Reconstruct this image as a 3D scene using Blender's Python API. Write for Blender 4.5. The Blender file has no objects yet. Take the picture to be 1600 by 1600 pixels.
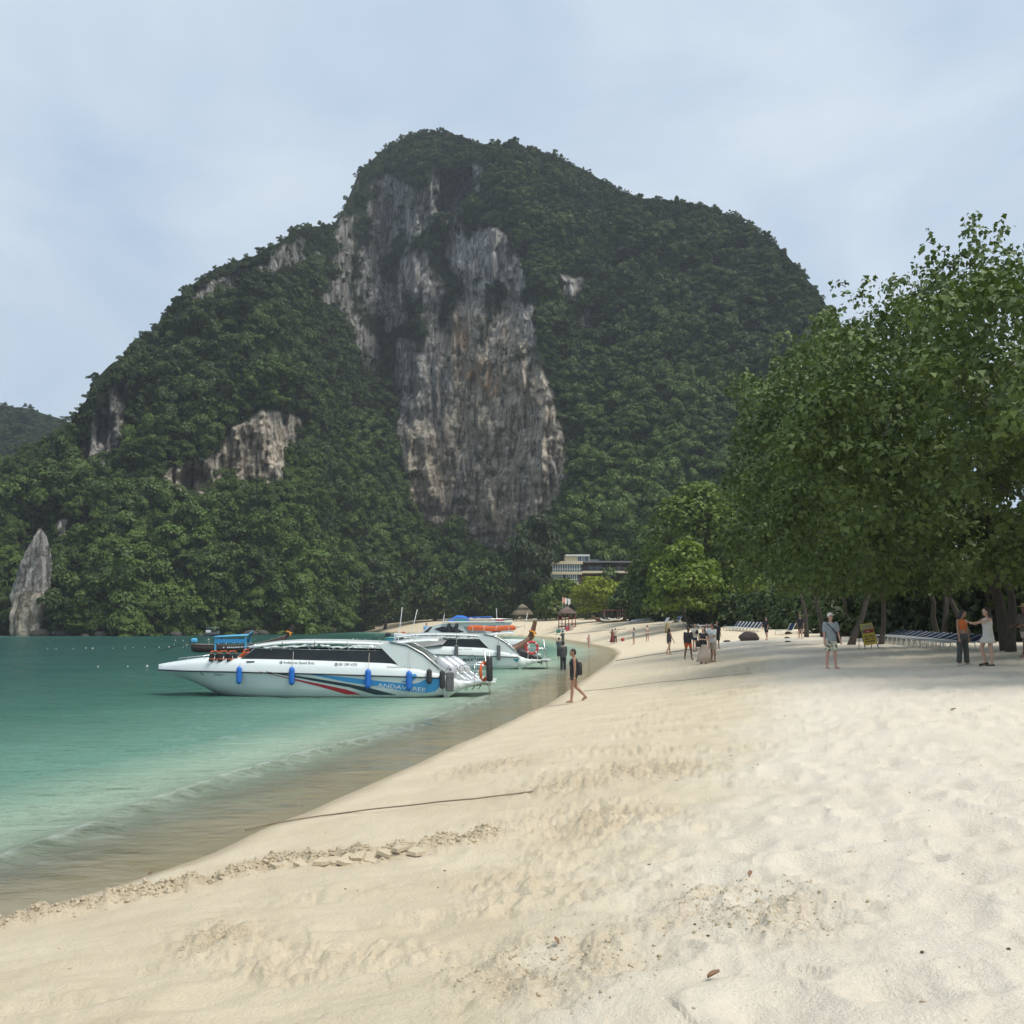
import bpy, bmesh, math, random
import numpy as np
from mathutils import Vector, Matrix

HAZE = 0.0003
random.seed(7)
RNG = np.random.default_rng(11)
SC = bpy.context.scene
COL = SC.collection
R = math.radians

# ------------------------------------------------------------------ camera
CAM_H = 2.8
FPX = 1541.0                      # focal length in pixels of the 1600 px photograph
PITCH = math.atan(170.0 / FPX)    # horizon at y = 970
cam_d = bpy.data.cameras.new('camera')
cam_d.sensor_width = 36.0
cam_d.lens = 36.0 * FPX / 1600.0
cam_d.clip_start = 0.1
cam_d.clip_end = 6000.0
cam = bpy.data.objects.new('camera', cam_d)
cam.location = (0, 0, CAM_H)
cam.rotation_euler = (R(90) + PITCH, 0, 0)
COL.objects.link(cam)
SC.camera = cam

# ------------------------------------------------------------------ sky, sun, exposure
SUN_EL, SUN_AZ = R(60), R(124)     # azimuth clockwise from +Y (the view direction)
world = bpy.data.worlds.new('World')
SC.world = world
world.use_nodes = True
wn, wl = world.node_tree.nodes, world.node_tree.links
wn.clear()
w_out = wn.new('ShaderNodeOutputWorld')
w_bg = wn.new('ShaderNodeBackground')
w_sky = wn.new('ShaderNodeTexSky')
w_sky.sky_type = 'NISHITA'
w_sky.sun_disc = False
w_sky.sun_elevation = SUN_EL
w_sky.sun_rotation = SUN_AZ
w_sky.dust_density = 2.0
w_bg.inputs['Strength'].default_value = 0.1
w_tc = wn.new('ShaderNodeTexCoord')
w_map = wn.new('ShaderNodeMapping')
w_map.inputs['Scale'].default_value = (1.0, 1.0, 2.2)
w_map.inputs['Rotation'].default_value = (0.0, 0.35, 0.3)
w_n1 = wn.new('ShaderNodeTexNoise')
w_n1.inputs['Scale'].default_value = 2.1
w_n1.inputs['Detail'].default_value = 5.0
w_n1.inputs['Roughness'].default_value = 0.52
w_n1.inputs['Distortion'].default_value = 0.5
w_r1 = wn.new('ShaderNodeValToRGB')
w_r1.color_ramp.elements[0].position = 0.36
w_r1.color_ramp.elements[0].color = (3.65, 4.6, 5.85, 1)
w_r1.color_ramp.elements[1].position = 0.66
w_r1.color_ramp.elements[1].color = (5.6, 6.3, 6.95, 1)
w_mix = wn.new('ShaderNodeMix')
w_mix.data_type = 'RGBA'
w_mix.inputs['Factor'].default_value = 0.92
wl.new(w_tc.outputs['Generated'], w_map.inputs['Vector'])
wl.new(w_map.outputs['Vector'], w_n1.inputs['Vector'])
wl.new(w_n1.outputs['Fac'], w_r1.inputs['Fac'])
wl.new(w_sky.outputs['Color'], w_mix.inputs['A'])
wl.new(w_r1.outputs['Color'], w_mix.inputs['B'])
wl.new(w_mix.outputs['Result'], w_bg.inputs['Color'])
wl.new(w_bg.outputs['Background'], w_out.inputs['Surface'])

sun_d = bpy.data.lights.new('sun', 'SUN')
sun_d.energy = 2.6
sun_d.angle = R(24)
sun_d.color = (1.0, 0.95, 0.87)
sun = bpy.data.objects.new('sun', sun_d)
to_sun = Vector((math.sin(SUN_AZ) * math.cos(SUN_EL), math.cos(SUN_AZ) * math.cos(SUN_EL), math.sin(SUN_EL)))
sun.rotation_euler = to_sun.to_track_quat('Z', 'Y').to_euler()
sun.location = (20, 20, 60)
COL.objects.link(sun)

vs = SC.view_settings
vs.view_transform = 'Standard'
vs.look = 'None'
vs.gamma = 1.0
vs.exposure = 0.45
vs.use_curve_mapping = False
cy = SC.cycles
cy.max_bounces = 7
cy.diffuse_bounces = 3
cy.glossy_bounces = 3
cy.transmission_bounces = 3
cy.transparent_max_bounces = 12
cy.volume_bounces = 0
cy.caustics_reflective = False
cy.caustics_refractive = False
cy.use_denoising = True
cy.use_adaptive_sampling = True
cy.adaptive_threshold = 0.012

# ------------------------------------------------------------------ pixel -> world
CP, SP = math.cos(PITCH), math.sin(PITCH)
def ray(px, py):
    u, v = (px - 800.0) / FPX, (800.0 - py) / FPX
    return Vector((u, CP - v * SP, SP + v * CP))
def at(px, py, Y):
    d = ray(px, py)
    t = Y / d.y
    return Vector((d.x * t, Y, CAM_H + d.z * t))
def atz(px, py, z):
    d = ray(px, py)
    t = (z - CAM_H) / d.z
    return Vector((d.x * t, d.y * t, z))

# ------------------------------------------------------------------ noise (numpy)
def _hash(ix, iy, seed):
    h = (ix.astype(np.int64) * 374761393 + iy.astype(np.int64) * 668265263 + seed * 974634777) & 0xffffffff
    h = ((h ^ (h >> 13)) * 1274126177) & 0xffffffff
    return (h ^ (h >> 16)) & 0xffffffff
def perlin(x, y, seed=0):
    x = np.asarray(x, float); y = np.asarray(y, float)
    x0, y0 = np.floor(x), np.floor(y)
    fx, fy = x - x0, y - y0
    def g(ix, iy, dx, dy):
        a = _hash(ix, iy, seed) / 4294967296.0 * 2 * np.pi
        return np.cos(a) * dx + np.sin(a) * dy
    sx = fx * fx * fx * (fx * (fx * 6 - 15) + 10)
    sy = fy * fy * fy * (fy * (fy * 6 - 15) + 10)
    n00 = g(x0, y0, fx, fy); n10 = g(x0 + 1, y0, fx - 1, fy)
    n01 = g(x0, y0 + 1, fx, fy - 1); n11 = g(x0 + 1, y0 + 1, fx - 1, fy - 1)
    a = n00 + sx * (n10 - n00); b = n01 + sx * (n11 - n01)
    return (a + sy * (b - a)) * 1.4
def fbm(x, y, o=4, seed=0, gain=0.5):
    r = 0; a = 1.0; f = 1.0; t = 0
    for i in range(o):
        r = r + a * perlin(x * f, y * f, seed + i * 17); t += a
        a *= gain; f *= 2.03
    return r / t
def sstep(a, b, x):
    t = np.clip((x - a) / (b - a), 0, 1)
    return t * t * (3 - 2 * t)
def cells(x, y, seed=0):
    """distance to nearest jittered cell point, and that cell's random value"""
    x0, y0 = np.floor(x), np.floor(y)
    best = np.full(np.shape(x), 9.0); val = np.zeros(np.shape(x))
    for i in (-1, 0, 1):
        for j in (-1, 0, 1):
            h = _hash(x0 + i, y0 + j, seed)
            jx = (h & 1023) / 1023.0; jy = ((h >> 10) & 1023) / 1023.0; rv = ((h >> 20) & 1023) / 1023.0
            d = np.hypot(x0 + i + jx - x, y0 + j + jy - y)
            m = d < best
            best = np.where(m, d, best); val = np.where(m, rv, val)
    return best, val
def poly_dist(P, x, y):
    d = np.full(np.shape(x), 1e9)
    for (ax, ay), (bx, by) in zip(P[:-1], P[1:]):
        vx, vy = bx - ax, by - ay
        t = np.clip(((x - ax) * vx + (y - ay) * vy) / (vx * vx + vy * vy + 1e-12), 0, 1)
        d = np.minimum(d, np.hypot(x - ax - t * vx, y - ay - t * vy))
    return d
def in_poly(P, x, y):
    c = np.zeros(np.shape(x), bool)
    n = len(P)
    for i in range(n):
        ax, ay = P[i]; bx, by = P[(i + 1) % n]
        if ay == by: continue
        c ^= ((ay > y) != (by > y)) & (x < (bx - ax) * (y - ay) / (by - ay) + ax)
    return c

# ------------------------------------------------------------------ materials
def new_mat(name):
    m = bpy.data.materials.new(name); m.use_nodes = True
    m.node_tree.nodes.clear()
    out = m.node_tree.nodes.new('ShaderNodeOutputMaterial')
    return m, m.node_tree.nodes, m.node_tree.links, out
MATS = {}
def pmat(name, col, rough=0.5, metal=0.0, var=0.08, scale=6.0, bump=0.0, spec=0.5, coat=0.0):
    """principled material with a little procedural wear in colour and roughness"""
    if name in MATS: return MATS[name]
    m, N, L, out = new_mat(name)
    b = N.new('ShaderNodeBsdfPrincipled')
    tc = N.new('ShaderNodeTexCoord')
    nz = N.new('ShaderNodeTexNoise'); nz.inputs['Scale'].default_value = scale
    nz.inputs['Detail'].default_value = 5; nz.inputs['Roughness'].default_value = 0.65
    L.new(tc.outputs['Object'], nz.inputs['Vector'])
    mx = N.new('ShaderNodeMix'); mx.data_type = 'RGBA'
    mx.inputs['A'].default_value = tuple(c * (1 - var * 1.6) for c in col[:3]) + (1,)
    mx.inputs['B'].default_value = tuple(min(1, c * (1 + var)) for c in col[:3]) + (1,)
    L.new(nz.outputs['Fac'], mx.inputs['Factor'])
    L.new(mx.outputs['Result'], b.inputs['Base Color'])
    b.inputs['Roughness'].default_value = rough
    b.inputs['Metallic'].default_value = metal
    b.inputs['Specular IOR Level'].default_value = spec
    b.inputs['Coat Weight'].default_value = coat
    if bump > 0:
        bp = N.new('ShaderNodeBump'); bp.inputs['Strength'].default_value = bump
        bp.inputs['Distance'].default_value = 0.02
        L.new(nz.outputs['Fac'], bp.inputs['Height']); L.new(bp.outputs['Normal'], b.inputs['Normal'])
    L.new(b.outputs['BSDF'], out.inputs['Surface'])
    MATS[name] = m
    return m

# ------------------------------------------------------------------ mesh helpers
def tag(o, label=None, cat=None, group=None, kind=None):
    if label: o['label'] = label
    if cat: o['category'] = cat
    if group: o['group'] = group
    if kind: o['kind'] = kind
    return o
def link(o, parent=None):
    COL.objects.link(o)
    if parent is not None: o.parent = parent
    return o
def empty(name, loc=(0, 0, 0), rz=0.0):
    o = bpy.data.objects.new(name, None)
    o.empty_display_size = 0.3
    o.location = loc; o.rotation_euler = (0, 0, rz)
    return link(o)
def np_mesh(name, V, F, mat=None, smooth=False, attrs=None):
    """mesh from numpy verts and an (n,k) face array"""
    V = np.asarray(V, np.float32); F = np.asarray(F, np.int32)
    me = bpy.data.meshes.new(name)
    n, k = F.shape
    me.vertices.add(len(V)); me.vertices.foreach_set('co', V.ravel())
    me.loops.add(n * k); me.loops.foreach_set('vertex_index', F.ravel())
    me.polygons.add(n)
    me.polygons.foreach_set('loop_start', np.arange(0, n * k, k, dtype=np.int32))
    me.polygons.foreach_set('loop_total', np.full(n, k, np.int32))
    if smooth: me.polygons.foreach_set('use_smooth', np.ones(n, bool))
    for nm, arr in (attrs or {}).items():
        arr = np.asarray(arr, np.float32)
        if arr.ndim == 1:
            a = me.attributes.new(nm, 'FLOAT', 'POINT'); a.data.foreach_set('value', arr)
        else:
            a = me.attributes.new(nm, 'FLOAT_VECTOR', 'POINT'); a.data.foreach_set('vector', arr.ravel())
    me.update(calc_edges=True)
    if mat: me.materials.append(mat)
    return me
def grid_faces(nr, nc):
    i = np.arange(nr - 1)[:, None] * nc + np.arange(nc - 1)[None, :]
    return np.stack([i, i + 1, i + nc + 1, i + nc], -1).reshape(-1, 4)
def orient_up(V, F):
    a, b, c = V[F[:, 0]], V[F[:, 1]], V[F[:, 2]]
    nz = np.cross(b - a, c - a)[:, 2]
    return F if nz.mean() > 0 else F[:, ::-1]

class MB:
    """collects faces of one part"""
    def __init__(s): s.v = []; s.f = []; s.sm = []
    def add(s, vs, fs, smooth=False):
        o = len(s.v); s.v += [tuple(v) for v in vs]
        s.f += [tuple(i + o for i in f) for f in fs]; s.sm += [smooth] * len(fs)
        return s
    def box(s, c, d, rot=None, bev=0.0):
        x, y, z = (k / 2 for k in d); c = Vector(c)
        if bev > 0:
            b = min(bev, x * .9, y * .9, z * .9)
            pts = []
            for sz in (-1, 1):
                for (ix, iy) in ((x - b, y), (x, y - b), (x, -y + b), (x - b, -y), (-x + b, -y), (-x, -y + b), (-x, y - b), (-x + b, y)):
                    pts.append((ix, iy, sz * (z - b)))
            top = [(p[0] * (x - b) / x, p[1] * (y - b) / y, z) for p in pts[8:]]
            bot = [(p[0] * (x - b) / x, p[1] * (y - b) / y, -z) for p in pts[:8]]
            rings = [bot, pts[:8], pts[8:], top]
            V = [p for r in rings for p in r]
            F = []
            for r in range(3):
                for i in range(8):
                    j = (i + 1) % 8
                    F.append((r * 8 + j, r * 8 + i, (r + 1) * 8 + i, (r + 1) * 8 + j))
            F.append(tuple(range(8))); F.append(tuple(range(31, 23, -1)))
        else:
            V = [(-x, -y, -z), (x, -y, -z), (x, y, -z), (-x, y, -z), (-x, -y, z), (x, -y, z), (x, y, z), (-x, y, z)]
            F = [(3, 2, 1, 0), (4, 5, 6, 7), (0, 1, 5, 4), (1, 2, 6, 5), (2, 3, 7, 6), (3, 0, 4, 7)]
        V = [Vector(v) for v in V]
        if rot is not None: V = [rot @ v for v in V]
        return s.add([v + c for v in V], F)
    def tube(s, pts, r, n=8, cap=True, smooth=True, flat=1.0):
        pts = [Vector(p) for p in pts]
        rs = list(r) if hasattr(r, '__len__') else [r] * len(pts)
        rings = []; up0 = None
        for i, p in enumerate(pts):
            t = (pts[min(i + 1, len(pts) - 1)] - pts[max(i - 1, 0)])
            t = t.normalized() if t.length > 1e-9 else Vector((0, 0, 1))
            if up0 is None:
                up0 = Vector((0, 0, 1)) if abs(t.z) < 0.9 else Vector((0, 1, 0))
            a = up0.cross(t)
            if a.length < 1e-4: a = Vector((1, 0, 0)).cross(t)
            a.normalize(); b = t.cross(a).normalized(); up0 = b
            rings.append([p + a * (math.cos(2 * math.pi * k / n) * rs[i]) + b * (math.sin(2 * math.pi * k / n) * rs[i] * flat) for k in range(n)])
        return s.loft(rings, cap=cap, smooth=smooth)
    def loft(s, rings, cap=True, smooth=True, closed=True):
        n = len(rings[0]); V = [p for r in rings for p in r]; F = []
        for i in range(len(rings) - 1):
            for k in range(n if closed else n - 1):
                j = (k + 1) % n
                F.append((i * n + k, i * n + j, (i + 1) * n + j, (i + 1) * n + k))
        s.add(V, F, smooth)
        if cap and closed:
            o = len(s.v) - len(V)
            s.f.append(tuple(o + k for k in range(n - 1, -1, -1))); s.sm.append(False)
            s.f.append(tuple(o + (len(rings) - 1) * n + k for k in range(n))); s.sm.append(False)
        return s
    def prism(s, poly, y0, y1, ax='y'):
        """2D polygon (a,b) extruded; ax = extrusion axis; (a,b) are the other two axes in order"""
        def P(a, b, c):
            return {'y': (a, c, b), 'x': (c, a, b), 'z': (a, b, c)}[ax]
        n = len(poly)
        V = [P(a, b, y0) for a, b in poly] + [P(a, b, y1) for a, b in poly]
        F = [tuple(range(n)), tuple(range(2 * n - 1, n - 1, -1))]
        for i in range(n):
            j = (i + 1) % n
            F.append((i, i + n, j + n, j))
        return s.add(V, F)
    def ball(s, c, r, nu=10, nv=7, rot=None, smooth=True):
        c = Vector(c); r = r if hasattr(r, '__len__') else (r, r, r)
        V = [(0, 0, -1)]; F = []
        for i in range(1, nv):
            a = -math.pi / 2 + math.pi * i / nv
            for k in range(nu):
                b = 2 * math.pi * k / nu
                V.append((math.cos(a) * math.cos(b), math.cos(a) * math.sin(b), math.sin(a)))
        V.append((0, 0, 1)); last = len(V) - 1
        for k in range(nu):
            j = (k + 1) % nu
            F.append((0, 1 + j, 1 + k))
            F.append((last, last - nu + k, last - nu + j))
        for i in range(nv - 2):
            for k in range(nu):
                j = (k + 1) % nu
                F.append((1 + i * nu + k, 1 + i * nu + j, 1 + (i + 1) * nu + j, 1 + (i + 1) * nu + k))
        V = [Vector((v[0] * r[0], v[1] * r[1], v[2] * r[2])) for v in V]
        if rot is not None: V = [rot @ v for v in V]
        return s.add([v + c for v in V], F, smooth)
    def mesh(s, name, mat):
        me = bpy.data.meshes.new(name)
        me.from_pydata(s.v, [], s.f)
        me.polygons.foreach_set('use_smooth', s.sm)
        if mat: me.materials.append(mat)
        me.update()
        return me
    def build(s, name, mat, parent=None, fix=True):
        me = s.mesh(name, mat)
        if fix:
            bm = bmesh.new(); bm.from_mesh(me)
            bmesh.ops.recalc_face_normals(bm, faces=bm.faces); bm.to_mesh(me); bm.free()
        o = bpy.data.objects.new(name, me)
        return link(o, parent)
def each(mb, name, mat, parent=None, fix=True):
    """every loose piece of mb becomes a part of its own"""
    n = len(mb.v); up = list(range(n))
    def find(i):
        while up[i] != i: up[i] = up[up[i]]; i = up[i]
        return i
    for f in mb.f:
        r0 = find(f[0])
        for i in f[1:]: up[find(i)] = r0
    isl = {}
    for f, sm in zip(mb.f, mb.sm): isl.setdefault(find(f[0]), []).append((f, sm))
    out = []
    for fs in isl.values():
        m2 = MB(); mp = {}
        for f, sm in fs:
            for i in f:
                if i not in mp: mp[i] = len(m2.v); m2.v.append(mb.v[i])
            m2.f.append(tuple(mp[i] for i in f)); m2.sm.append(sm)
        out.append(m2.build(name, mat, parent, fix))
    return out
def copy_tree(o, parent=None):
    c = o.copy(); COL.objects.link(c); c.parent = parent
    for ch in o.children:
        if ch.name in bpy.data.objects: copy_tree(ch, c)
    return c

# ------------------------------------------------------------------ shoreline and ground height
_px = [(0, 1440), (100, 1410), (200, 1378), (300, 1343), (400, 1300), (480, 1270), (540, 1240), (600, 1215), (700, 1170), (800, 1125), (860, 1098), (895, 1073), (930, 1050), (955, 1032), (965, 1022), (958, 1014), (940, 1010), (925, 1007)]
SHORE = [(-40, -60), (-14, -9), (-9, 1), (-6.5, 6)] + [tuple(atz(x, y, 0)[:2]) for x, y in _px] + \
        [(9.6, 124), (8.2, 142), (6.5, 168), (3, 184), (-8, 200), (-20, 220), (-32, 250), (-45, 268), (-60, 262), (-72, 240), (-85, 210), (-98, 190), (-130, 176), (-200, 160), (-400, 150), (-2500, 130)]
LAND = SHORE + [(-2500, 4000), (4000, 4000), (4000, -60)]
_ps = np.array([-60, -30, -14, -6, -3, -1.2, 0, 2.4, 4.7, 7, 9, 13, 20, 35, 60, 200, 3000])
_pz = np.array([-5, -3.2, -1.7, -0.78, -0.38, -0.13, 0, .40, .72, 1.06, 1.28, 1.46, 1.72, 2.3, 3.2, 6, 12])
def shore_s(x, y):
    s = poly_dist(SHORE, x, y)
    s = np.where(in_poly(LAND, x, y), s, -s)
    return s + 0.10 * perlin(np.asarray(x) * .9, np.asarray(y) * .45, 5) * sstep(4, 12, np.hypot(x, y))
def ground_np(x, y):
    s = shore_s(x, y)
    z = np.interp(s, _ps, _pz)
    return np.where(s > 0, z * (1 + 0.85 * sstep(60, 165, y) * sstep(-60, -20, x)), z)
def ground(x, y):
    return float(ground_np(np.array([x]), np.array([y]))[0])
def on_ground(px, py):
    """march a pixel's ray to the beach"""
    d = ray(px, py)
    ts = np.exp(np.linspace(math.log(3), math.log(400), 1500))
    x, y, z = d.x * ts, d.y * ts, CAM_H + d.z * ts
    below = np.nonzero(z - np.maximum(ground_np(x, y), 0) < 0)[0]
    i = below[0] if len(below) else len(ts) - 1
    return Vector((x[i], y[i], max(0.0, z[i]) if len(below) else ground(x[i], y[i])))
# ------------------------------------------------------------------ sand
_wpx = [(1200, 1050), (1215, 1085), (1180, 1150), (1120, 1250), (1060, 1330), (985, 1440), (920, 1530), (800, 1600), (600, 1720)]
DRYLINE = [(14, 75), (11, 42)] + [tuple(on_ground(x, y)[:2]) for x, y in _wpx] + [(-4, -20)]
DRYPOLY = DRYLINE + [(60, -20), (200, 75)]
TRENCH = [tuple(on_ground(x, y)[:2]) for x, y in [(-60, 1462), (0, 1447), (120, 1424), (250, 1398), (340, 1378), (420, 1352), (520, 1346), (620, 1336), (700, 1325), (770, 1310)]]
_patch_px = [(1165, 1425, .55), (860, 1510, .5), (1030, 1205, .9), (770, 1197, .9), (885, 1230, .8), (350, 1470, .35), (930, 1280, .6)]
PATCH = [(on_ground(x, y), r) for x, y, r in _patch_px]

az = np.concatenate([np.linspace(-1.9, -.60, 30)[:-1], np.linspace(-.60, .60, 800), np.linspace(.60, 1.9, 30)[1:]])
kk = np.arange(690, 36, -2.1)
rr = np.concatenate([[.3, .8, 1.4, 2.0, 2.6, 3.0], 2310.0 / kk, np.geomspace(65, 330, 120), [380, 480, 650, 900, 1500, 3500]])
AZ, RR = np.meshgrid(az, rr)
gx, gy = RR * np.sin(AZ), RR * np.cos(AZ)
gs = shore_s(gx, gy)
gz = ground_np(gx, gy)
dl = poly_dist(DRYLINE, gx, gy)
dl = np.where(in_poly(DRYPOLY, gx, gy), dl, -dl) + .8 * fbm(gx * .8, gy * .5, 4, 31) + .3 * perlin(gx * 3, gy * 2.2, 41)
dry = sstep(-1.1, 1.1, dl + .5 * fbm(gx * 2.5, gy * 2.2, 3, 43))
sand = sstep(0.0, .5, gs)
near = np.exp(-RR / 60.0)
# broad undulation, footprints on the dry side, trampled clumps on the damp side
h = .06 * fbm(gx * .35, gy * .3, 3, 3) * sand
c1, v1 = cells(gx * 1.7 + .3 * perlin(gx, gy, 8), gy * 1.35, 12)
foot = -np.clip(1 - c1 / .42, 0, 1) ** 1.5 * (v1 > .35) + .35 * np.exp(-((c1 - .5) / .12) ** 2) * (v1 > .35)
c2, v2 = cells(gx * 3.1, gy * 2.4, 77)
foot2 = -np.clip(1 - c2 / .4, 0, 1) * (v2 > .5) + .3 * np.exp(-((c2 - .48) / .12) ** 2) * (v2 > .5)
h += dry * (.062 * foot + .03 * foot2 + .055 * fbm(gx * 1.8, gy * 1.5, 4, 21)) * sstep(1.5, 4, gs)
tr = sstep(-.22, .25, fbm(gx * .55 + .4 * gy, gy * .5, 4, 51)) * sstep(2.2, 4.5, gs) * (1 - dry)
lum = np.abs(fbm(gx * 5, gy * 4.2, 3, 61))
h += tr * (.15 * (lum - .12) + .045 * foot2) + (1 - dry) * sand * (.055 * fbm(gx * 1.1, gy * 3.0, 4, 71) + .035 * foot * sstep(2, 4, gs))
rid = np.exp(-(poly_dist(TRENCH, gx, gy) / .26) ** 2)
h += rid * (.07 + .22 * fbm(gx * 5, gy * 5, 4, 81))
clump = rid.copy()
for p, r in PATCH:
    q = np.exp(-(((gx - p.x) / r) ** 2 + ((gy - p.y) / (r * 1.25)) ** 2)) * sstep(-.25, .25, fbm(gx * 2.2, gy * 2.0, 3, 15) + .12)
    h += q * (.02 + .16 * fbm(gx * 7, gy * 6, 4, 91)); clump = np.maximum(clump, q)
clump = np.maximum(clump, tr * np.clip(.25 + 2.2 * (lum - .1), 0, .8) * sstep(-.1, .3, fbm(gx * .8, gy * 1.6, 4, 96) + .1))
h = np.where(gs > -0.4, h, 0) * np.clip(near * 1.3, .12, 1)
GZ = gz + h
G_az, G_rr = az, rr
V = np.stack([gx, gy, GZ], -1).reshape(-1, 3)
F = orient_up(V, grid_faces(*gx.shape))
wet = (1 - sstep(.05, .55, gs + .12 * perlin(gx * 2, gy, 33)))

m, N, L, out = new_mat('sand')
b = N.new('ShaderNodeBsdfPrincipled')
tc = N.new('ShaderNodeTexCoord')
def attr(N, name):
    a = N.new('ShaderNodeAttribute'); a.attribute_name = name; return a
def noise(N, L, vec, scale, detail=4, rough=.6, dist=0.0):
    n = N.new('ShaderNodeTexNoise'); n.inputs['Scale'].default_value = scale
    n.inputs['Detail'].default_value = detail; n.inputs['Roughness'].default_value = rough
    n.inputs['Distortion'].default_value = dist
    if vec is not None: L.new(vec, n.inputs['Vector'])
    return n
def mixc(N, L, fac, a, b, mode='MIX'):
    x = N.new('ShaderNodeMix'); x.data_type = 'RGBA'; x.blend_type = mode
    for sock, val in (('Factor', fac), ('A', a), ('B', b)):
        if hasattr(val, 'is_linked') or hasattr(val, 'links'): L.new(val, x.inputs[sock])
        elif sock == 'Factor': x.inputs[sock].default_value = val
        else: x.inputs[sock].default_value = tuple(val) + (1,)
    return x.outputs['Result']
def ramp(N, L, fac, p0, p1, c0=(0, 0, 0), c1=(1, 1, 1)):
    r = N.new('ShaderNodeValToRGB')
    r.color_ramp.elements[0].position = p0; r.color_ramp.elements[0].color = tuple(c0) + (1,)
    r.color_ramp.elements[1].position = p1; r.color_ramp.elements[1].color = tuple(c1) + (1,)
    L.new(fac, r.inputs['Fac']); return r.outputs['Color']
P = tc.outputs['Object']
n1 = noise(N, L, P, 1.1, 5, .62)
n2 = noise(N, L, P, 38, 3, .7)
n3 = noise(N, L, P, 260, 2, .7)
damp = mixc(N, L, ramp(N, L, n1.outputs['Fac'], .35, .68), (.66, .56, .395), (.745, .645, .475))
dryc = mixc(N, L, ramp(N, L, n1.outputs['Fac'], .35, .7), (.75, .675, .55), (.805, .735, .61))
base = mixc(N, L, attr(N, 'dry').outputs['Fac'], damp, dryc)
cm_ = N.new('ShaderNodeMath'); cm_.operation = 'MULTIPLY'; L.new(attr(N, 'clump').outputs['Fac'], cm_.inputs[0]); L.new(ramp(N, L, n2.outputs['Fac'], .36, .60), cm_.inputs[1])
base = mixc(N, L, cm_.outputs[0], base, (.48, .395, .265))
base = mixc(N, L, ramp(N, L, n2.outputs['Fac'], .3, .7), mixc(N, L, 1.0, base, (.93, .92, .90), 'MULTIPLY'), base)
base = mixc(N, L, ramp(N, L, n3.outputs['Fac'], .28, .40), (.50, .42, .30), base)
base = mixc(N, L, attr(N, 'wet').outputs['Fac'], base, (.52, .425, .285))
L.new(base, b.inputs['Base Color'])
rg = N.new('ShaderNodeMapRange'); rg.inputs['To Min'].default_value = .95; rg.inputs['To Max'].default_value = .32
L.new(attr(N, 'wet').outputs['Fac'], rg.inputs['Value']); L.new(rg.outputs['Result'], b.inputs['Roughness'])
b.inputs['Specular IOR Level'].default_value = .3
hs = N.new('ShaderNodeMath'); hs.operation = 'ADD'
L.new(n2.outputs['Fac'], hs.inputs[0])
ml = N.new('ShaderNodeMath'); ml.operation = 'MULTIPLY'; ml.inputs[1].default_value = .35
L.new(n3.outputs['Fac'], ml.inputs[0]); L.new(ml.outputs[0], hs.inputs[1])
bp = N.new('ShaderNodeBump'); bp.inputs['Strength'].default_value = .8; bp.inputs['Distance'].default_value = .03
L.new(hs.outputs[0], bp.inputs['Height']); L.new(bp.outputs['Normal'], b.inputs['Normal'])
L.new(b.outputs['BSDF'], out.inputs['Surface'])
SAND_MAT = m
me = np_mesh('beach_ground', V, F, m, True, {'dry': dry.ravel(), 'clump': clump.ravel(), 'wet': wet.ravel()})
tag(link(bpy.data.objects.new('beach_ground', me)), 'pale sand beach sloping down into the bay', kind='structure')

# ------------------------------------------------------------------ water
WAVE = [tuple(atz(x, y, 0)[:2]) for x, y in [(-300, 1450), (-120, 1385), (0, 1345), (150, 1292), (250, 1252), (350, 1217), (480, 1178), (560, 1158), (640, 1138), (720, 1108), (775, 1083), (830, 1066)]]
az = np.concatenate([np.linspace(-1.9, -.62, 40)[:-1], np.linspace(-.62, .16, 680), np.linspace(.16, 1.0, 20)[1:]])
rr = np.concatenate([[4, 5, 6, 6.6], 4315.0 / np.arange(600, 62, -1.6), np.geomspace(70.5, 330, 130), [400, 500, 700, 1200, 2500, 5000]])
AZ, RR = np.meshgrid(az, rr)
x, y = RR * np.sin(AZ), RR * np.cos(AZ)
s = shore_s(x, y)
dep = np.clip(-np.interp(s, _ps, _pz), 0, 9)
amp = sstep(-.3, -7, s) * .9 + .1
z = amp * (.080 * fbm(x * .28 + y * .1, y * .42, 3, 101) + np.exp(-RR / 70) * (.055 * fbm(x * 1.0 - y * .25, y * 1.5, 3, 111) + .014 * perlin(x * 2.6, y * 3.6, 115)))
wd = poly_dist(WAVE, x, y)
wd_s = np.where(s < -np.abs(wd) * 0, wd, wd)
lip = fbm(x * .5, y * .4, 3, 121)
z += .075 * np.exp(-(wd / .30) ** 2) * sstep(-.45, .25, lip + .25)
z = np.where(s > -.35, z * .15, z)
foam = .24 * np.exp(-(wd / .10) ** 2) * sstep(-.25, .45, fbm(x * 2.2, y * 1.7, 4, 131) + .05 + .6 * lip)
foam = np.maximum(foam, .15 * np.exp(-((wd - .5) / .45) ** 2) * sstep(.12, .45, fbm(x * 1.6, y * 4.5, 4, 141)))
V = np.stack([x, y, z + .006], -1).reshape(-1, 3)
F = orient_up(V, grid_faces(*x.shape))
keep = (s.ravel()[F] < .35).any(1)
m, N, L, out = new_mat('sea_water')
tc = N.new('ShaderNodeTexCoord'); P = tc.outputs['Object']
da = attr(N, 'depth')
rp = N.new('ShaderNodeValToRGB')
mr = N.new('ShaderNodeMapRange'); mr.inputs['From Max'].default_value = 5.0
L.new(da.outputs['Fac'], mr.inputs['Value']); L.new(mr.outputs['Result'], rp.inputs['Fac'])
e = rp.color_ramp.elements
e[0].position = 0; e[0].color = (.56, .56, .42, 1)
e[1].position = 1; e[1].color = (.018, .068, .056, 1)
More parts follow.
